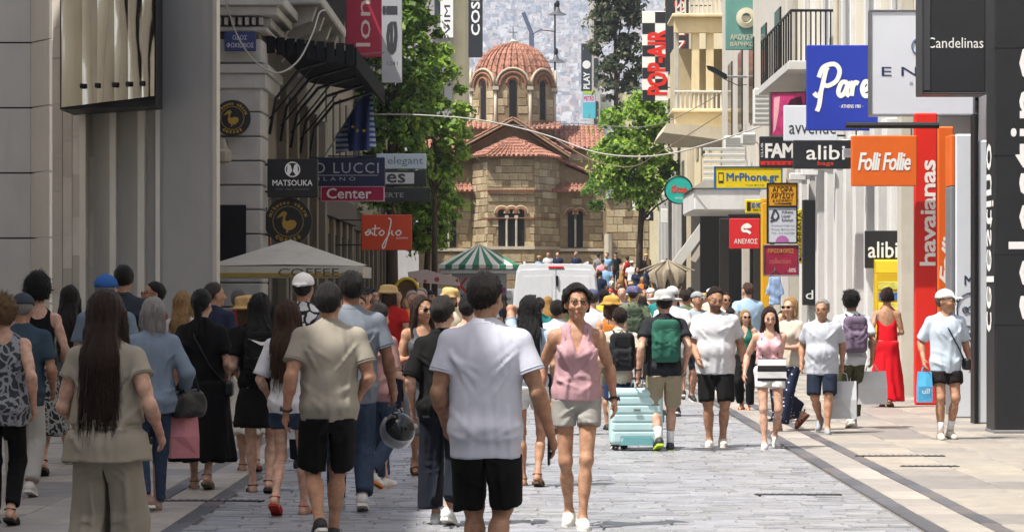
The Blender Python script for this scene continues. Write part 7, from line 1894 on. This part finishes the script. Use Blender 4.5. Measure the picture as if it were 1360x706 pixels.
# ------------------------------------------------------------------ things people carry
def at(key, p): return PEOPLE[key]['W'](p)
def bag_thing(name, label, cat, key, p): 
    w_ = at(key, p); return thing(name, label, cat, tuple(w_), PEOPLE[key]['rot'])
def shopper(label, key, hand, m, w_, h_, dp, txt=None, cat='bag', ink=None, drop=.1):
    q = PEOPLE[key]; ha, hd, fw, nr = q['hand'][hand]
    p = q['W'](ha + hd * .10)
    t = thing('shopping_bag', label, cat, (p.x, p.y, p.z - drop - h_), q['rot'])
    w2, d2 = w_ / 2, dp / 2
    v = [(-w2, -d2, 0), (w2, -d2, 0), (w2, d2, 0), (-w2, d2, 0), (-w2, -d2, h_ * .5), (0, -d2 * 1.25, h_ * .52), (w2, -d2, h_ * .5), (w2, d2, h_ * .5), (0, d2 * 1.25, h_ * .48), (-w2, d2, h_ * .5), (-w2 * .96, -d2 * .35, h_), (0, -d2 * .5, h_ * .99), (w2 * .97, -d2 * .3, h_), (w2 * .97, d2 * .3, h_), (0, d2 * .5, h_ * .99), (-w2 * .96, d2 * .35, h_)]
    f = [(3, 2, 1, 0), (0, 1, 6, 5, 4), (1, 2, 7, 6), (2, 3, 9, 8, 7), (3, 0, 4, 9), (4, 5, 11, 10), (5, 6, 12, 11), (6, 7, 13, 12), (7, 8, 14, 13), (8, 9, 15, 14), (9, 4, 10, 15)]
    MB().add(v, f).build('bag', m, t)
    for sg in (-1, 1): MB().tube([(-w2 * .4, sg * d2 * .35, h_ * .97), (-w2 * .3, sg * .01, h_ + drop * .8), (0, 0, h_ + drop), (w2 * .3, sg * .01, h_ + drop * .8), (w2 * .4, sg * d2 * .35, h_ * .97)], .005, 5).build('handle', m, t)
    if txt:
        for sg in (-1, 1):
            o = fit_text(txt, -w2 * .5, w2 * .5, h_ * .28, h_ * .45, -d2 * 1.3, ink or mat('#2b2c2e', .6, .05, 3), t)
            if sg > 0: o.rotation_euler = (0, 0, math.pi)
    return t
def rucksack(label, key, m, w_=.28, h_=.44, dp=.16, m2=None, z=1.22):
    q = PEOPLE[key]; s = q['s']; J = q['J']
    t = thing('rucksack', label, 'backpack', tuple(q['root'].location), q['rot'])
    yb = .10 * q['w'] + .055
    c = J(0, yb + dp / 2, z)
    h = .012
    B = SDF(c - (.3, .2, .35), c + (.3, .2, .35), h)
    B.rbox(c, (w_ / 2, dp / 2, h_ / 2), .06, 0); B.rbox(c + (0, dp * .42, -h_ * .18), (w_ * .4, dp * .3, h_ * .26), .04, .02); B.rbox(c + (0, .01, h_ * .42), (w_ * .4, dp * .4, .04), .03, .02)
    if key == 'suitcase':
        for sg in (-1, 1): B.ell(c + (sg * .055, dp * .45, -.02), (.06, .05, .15), .03)
    B.warp(creases(len(label), 1.0, z - .2, .007))
    mesh_obj('pack', B.mesh('pack', s), m, t)
    for sg in (-1, 1):
        MB().tube([J(sg * .07, yb + .03, z + h_ * .45) * s, J(sg * .085, .06, 1.475) * s, J(sg * .09, -.03, 1.485) * s, J(sg * .095, -.13, 1.36) * s, J(sg * .13, -.12, 1.2) * s, J(sg * .16, .02, 1.08) * s, J(sg * .1, yb, z - h_ * .42) * s], .014 * s, 6).build('shoulder_strap', m2 or BLACKM, t, True)
    MB().tube([J(-.03, yb + .05, z + h_ * .5) * s, J(0, yb + .05, z + h_ * .56) * s, J(.03, yb + .05, z + h_ * .5) * s], .009 * s, 5).build('grab_loop', BLACKM, t)
    for k in (-.02, .14): MB().tube([J(-w_ * .42, yb + dp + .012, z + k) * s, J(0, yb + dp + .022 + (.02 if k < 0 else 0), z + k + .01) * s, J(w_ * .42, yb + dp + .012, z + k) * s], .004 * s, 5).build('zip', BLACKM, t)
    return t
rucksack('green rucksack on the back of the sun hat wearer', 'suitcase', cloth('#2a5a4c'), .30, .46, .16)
rucksack('black rucksack on the back of the child', 'boy', cloth('#202124'), .30, .46, .17)
rucksack('mauve rucksack on the back of the curly-haired person', 'pack', cloth('#6a5c70'), .30, .46, .16)
t = rucksack('flat black rucksack with white tick emblem on a black dress', 'nike', cloth('#131314'), .28, .40, .10)
q = PEOPLE['nike']; s = q['s']; J = q['J']
e = [(-.10, .05), (-.06, .0), (.0, -.01), (.11, .05), (.0, .02), (-.05, .025)]
MB().add([tuple((J(u, .10 * q['w'] + .055 + .115, 1.22) + np.array((0, .0, v + .1))) * s) for u, v in e], [tuple(range(6))]).build('emblem', LW, t)
rucksack('olive rucksack under the purple bucket hat', 'purple', cloth('#3f4a3c'), .28, .42, .14)

# suitcase
q = PEOPLE['suitcase']; d = F * H / (599 - HY)
xs0, xs1 = X(809, d), X(879, d); w_ = (xs1 - xs0) / 2; h_ = Z(513, d)
t = thing('suitcase', 'turquoise hard shell wheeled suitcase with ribbed front', 'suitcase', ((xs0 + xs1) / 2, d - .05, 0), R(4))
TQ = mat('#b2d0d2', .35, .04, 3, spec=.5)
B = SDF((-w_ - .05, -.2, .0), (w_ + .05, .2, h_ + .05), .010)
B.rbox((0, 0, h_ / 2 + .03), (w_, .13, h_ / 2 - .04), .05)
for i in range(5): B.rbox((0, -.128, .22 + i * (h_ - .28) / 4.4), (w_ * .93, .014, .0065), .004, .006, 's')
B.rbox((0, -.135, .115), (w_ * .62, .012, .05), .01, .006, 's'); B.rbox((w_ * .96, 0, h_ / 2), (.012, .006, h_ * .4), .004, .006, 's')
mesh_obj('shell', B.mesh('shell'), TQ, t)
MB().prism([(-w_ * .6, .075), (w_ * .6, .075), (w_ * .6, .15), (-w_ * .5, .16)], 'y', -.142, -.12).build('base_plate', mat('#6aa3a8', .4, .05, 3), t)
Bx('badge', METAL, t, -.035, .035, -.152, -.142, h_ * .63, h_ * .67)
for sg in (-1, 1):
    for sy in (-1, 1):
        o = MB().lathe([(.01, -.02), (.03, -.02), (.035, 0), (.03, .02), (.01, .02)], (0, 0, 0), 12).build('wheel', BLACKM, t, True, (sg * w_ * .78, sy * .09, .036)); o.rotation_euler = (0, R(90), 0)
        Bx('wheel_fork', BLACKM, t, sg * w_ * .78 - .03, sg * w_ * .78 + .03, sy * .09 - .02, sy * .09 + .02, .055, .10)
ha, hd, fw, nr = q['hand'][1]; hp = q['W'](ha + hd * .09); lx, lz = hp.x - t.location.x, hp.z
ly = hp.y - t.location.y
for sg in (-1, 1): MB().tube([(lx * .6 + sg * .06, .06, h_ - .02), (lx + sg * .055, ly, lz)], .009, 6).build('handle_rod', METAL, t)
MB().tube([(lx - .075, ly, lz), (lx + .075, ly, lz)], .014, 6).build('grip', BLACKM, t)
Bx('side_handle', mat('#6aa3a8', .4, .05, 3), t, w_ - .005, w_ + .025, -.02, .02, h_ * .45, h_ * .65)

# helmet in the hand
q = PEOPLE['grey']; ha, hd, fw, nr = q['hand'][-1]; p = q['W'](ha + hd * .12)
t = thing('crash_helmet', 'silver motorcycle helmet with dark visor held by its chin bar', 'helmet', (p.x + .03, p.y - .02, p.z - .20), R(25))
B = SDF((-.18, -.2, -.2), (.18, .2, .2), .011); B.ell((0, 0, 0), (.13, .155, .14), 0); B.ell((0, -.12, .10), (.10, .09, .075), .01, 's'); B.ell((0, 0, .14), (.1, .11, .07), .01, 's')
mesh_obj('shell', B.mesh('shell'), mat('#8f9296', .3, .06, 3, metal=.3, coat=.6), t)
B = SDF((-.18, -.2, -.2), (.18, .2, .2), .011); B.ell((0, -.01, .005), (.127, .15, .135), 0); B.ell((0, .1, -.05), (.2, .19, .2), .005, 's')
mesh_obj('visor', B.mesh('visor'), mat('#15171a', .1, .1, 3), t)
B = SDF((-.18, -.2, -.2), (.18, .2, .2), .014); B.ell((0, 0, .05), (.105, .125, .07), 0)
mesh_obj('lining', B.mesh('lining'), DARK, t)
MB().tube([(-.05, -.02, .13), (0, 0, .2), (.05, .02, .13)], .008, 5).build('strap', BLACKM, t)
# phones
def phone(label, key, hand, off=.07):
    q = PEOPLE[key]; ha, hd, fw, nr = q['hand'][hand]
    p = q['W'](ha + hd * off + nr * .03)
    t = thing('mobile_phone', label, 'phone', tuple(p), q['rot'])
    Bx('casing', mat('#16171a', .3, .1, 3), t, -.006, .006, -.038, .038, -.075, .075, b=.004); Bx('screen', mat('#0a0c10', .08, .1, 3), t, -.0075, -.0062, -.034, .034, -.068, .068, b=.0005)
    return t
phone('dark phone in the hand of the white t-shirt walker', 'tee', -1, .10)
t = phone('dark phone raised in front of the white van', 'phone', 1); t.rotation_euler = (0, R(-12), PEOPLE['phone']['rot'] + R(75)); t.location.z += .09; t.scale = (1.0, 1.0, 1.0)
# bags
PAPER = mat('#c9cacc', .7, .05, 4, .05, 20)
shopper('white paper carrier with dark print beside the denim shorts', 'nike', -1, mat('#b9babd', .7, .05, 4), .24, .30, .10, '483', drop=.06)
shopper('pink plastic carrier hanging beside the linen trousers', 'denim', -1, mat('#c07a80', .45, .15, 5, .2, 20), .22, .33, .16, drop=.12)
shopper('big crumpled white paper carrier at the olive trousers', 'pack', -1, PAPER, .36, .40, .16, drop=.08)
shopper('large grey-white carrier held behind the pale blue shirt', 'oldman', 1, mat('#b4b6ba', .6, .06, 4), .34, .44, .14, drop=.1)
shopper('blue plastic bag with white print held by the white cap wearer', 'cap', -1, mat('#4da3d0', .45, .1, 4, .2, 20), .16, .34, .09, 'ull', drop=.05, ink=LW)
t = shopper('black and white striped clutch in front of the pink top', 'girl', 1, pattern_mat('bw', '#d2d2d2', '#151515', 'stripes_z', 2.4), .30, .24, .05, drop=-.06)
t.location.y -= .03
# black handbag on the arm of the blue shirt
q = PEOPLE['denim']; ha, hd, fw, nr = q['hand'][-1]; p = q['W'](ha + np.array((-.03, .0, .1)))
t = thing('handbag', 'soft black leather handbag on the arm of the blue shirt', 'handbag', (p.x, p.y, p.z - .30), R(60))
B = SDF((-.25, -.15, -.05), (.25, .15, .3), .012); B.rc((-.13, 0, .08), (.13, 0, .08), .075, .075, 0, sc=(1, .8, 1)); B.rc((-.11, 0, .16), (.11, 0, .16), .05, .05, .05, sc=(1, .8, 1)); B.warp(fold(.008, .4))
mesh_obj('pouch', B.mesh('pouch'), mat('#151414', .4, .15, 4, .2, 40), t)
for sy in (-1, 1): MB().tube([(-.1, sy * .03, .19), (-.07, sy * .02, .30), (0, 0, .37), (.07, sy * .02, .30), (.1, sy * .03, .19)], .009, 6).build('handle', BLACKM, t, True)
# cross-body straps and small pouches
def strap(label, key, pts, pouch=None, m=BLACKM):
    q = PEOPLE[key]; s = q['s']; J = q['J']
    t = thing('shoulder_bag', label, 'bag', tuple(q['root'].location), q['rot'])
    MB().tube([J(*p) * s for p in pts], .009 * s, 6).build('strap', m, t, True)
    c = J(*pouch); B = SDF(c - .2, c + .2, .012); B.rbox(c, (.04, .09, .07), .03); mesh_obj('pouch', B.mesh('pouch', s), m, t)
strap('black cross-body strap bag over the pale striped shirt', 'cap', [(-.09, .03, 1.46), (-.08, -.06, 1.46), (.0, -.16, 1.3), (.12, -.16, 1.08), (.2, -.08, .95), (.18, .1, 1.05), (.05, .16, 1.3), (-.07, .09, 1.45)], (.24, -.04, .9))
strap('thin black strap bag across the long black dress', 'bdress', [(.09, .03, 1.47), (.05, .15, 1.35), (-.08, .16, 1.1), (-.2, .06, .95)], (-.24, .02, .9))
strap('dark bag strap on the shoulder of the red halter dress', 'red', [(.13, .03, 1.45), (.16, .10, 1.3), (.2, .1, 1.1), (.21, .05, 1.0)], (.23, .05, .95))
# wristwatches
def watch(label, key, hand):
    q = PEOPLE[key]; ha, hd, fw, nr = q['hand'][hand]; s = q['s']
    t = thing('wristwatch', label, 'watch', tuple(q['root'].location), q['rot'])
    c = ha - hd * .015; u = nz(fw); v = nz(np.cross(hd, u))
    MB().tube([(c + (u * math.cos(a) + v * math.sin(a)) * .033) * s for a in [i * 6.2832 / 14 for i in range(15)]], .009 * s, 5).build('band', BLACKM, t, True)
    MB().tube([(c - nr * .036) * s, (c - nr * .044) * s], .019 * s, 12).build('dial', mat('#22262c', .2, .1, 3), t)
watch('black wristwatch on the person in pink camisole', 'pink', 1)
watch('dark wristwatch on the bearded walker', 'man', 1)
watch('dark wristwatch on the beige polo wearer', 'khaki', 1)
watch('dark wristwatch on the sun hat wearer', 'suitcase', 1)
# ------------------------------------------------------------------ air
hz = MB().box(-4200, 4200, -120, 9800, -3, 1400).build('haze', None, None)
hm = bpy.data.materials.new('haze'); hm.use_nodes = True
n = hm.node_tree.nodes; n.remove(n['Principled BSDF'])
pv = n.new('ShaderNodeVolumePrincipled'); pv.inputs['Density'].default_value = .00021; pv.inputs['Color'].default_value = (.72, .8, .95, 1); pv.inputs['Anisotropy'].default_value = .2
hm.node_tree.links.new(pv.outputs[0], n['Material Output'].inputs['Volume'])
hz.data.materials.append(hm); tag(hz, 'pale summer haze over the far city', 'haze', kind='stuff')
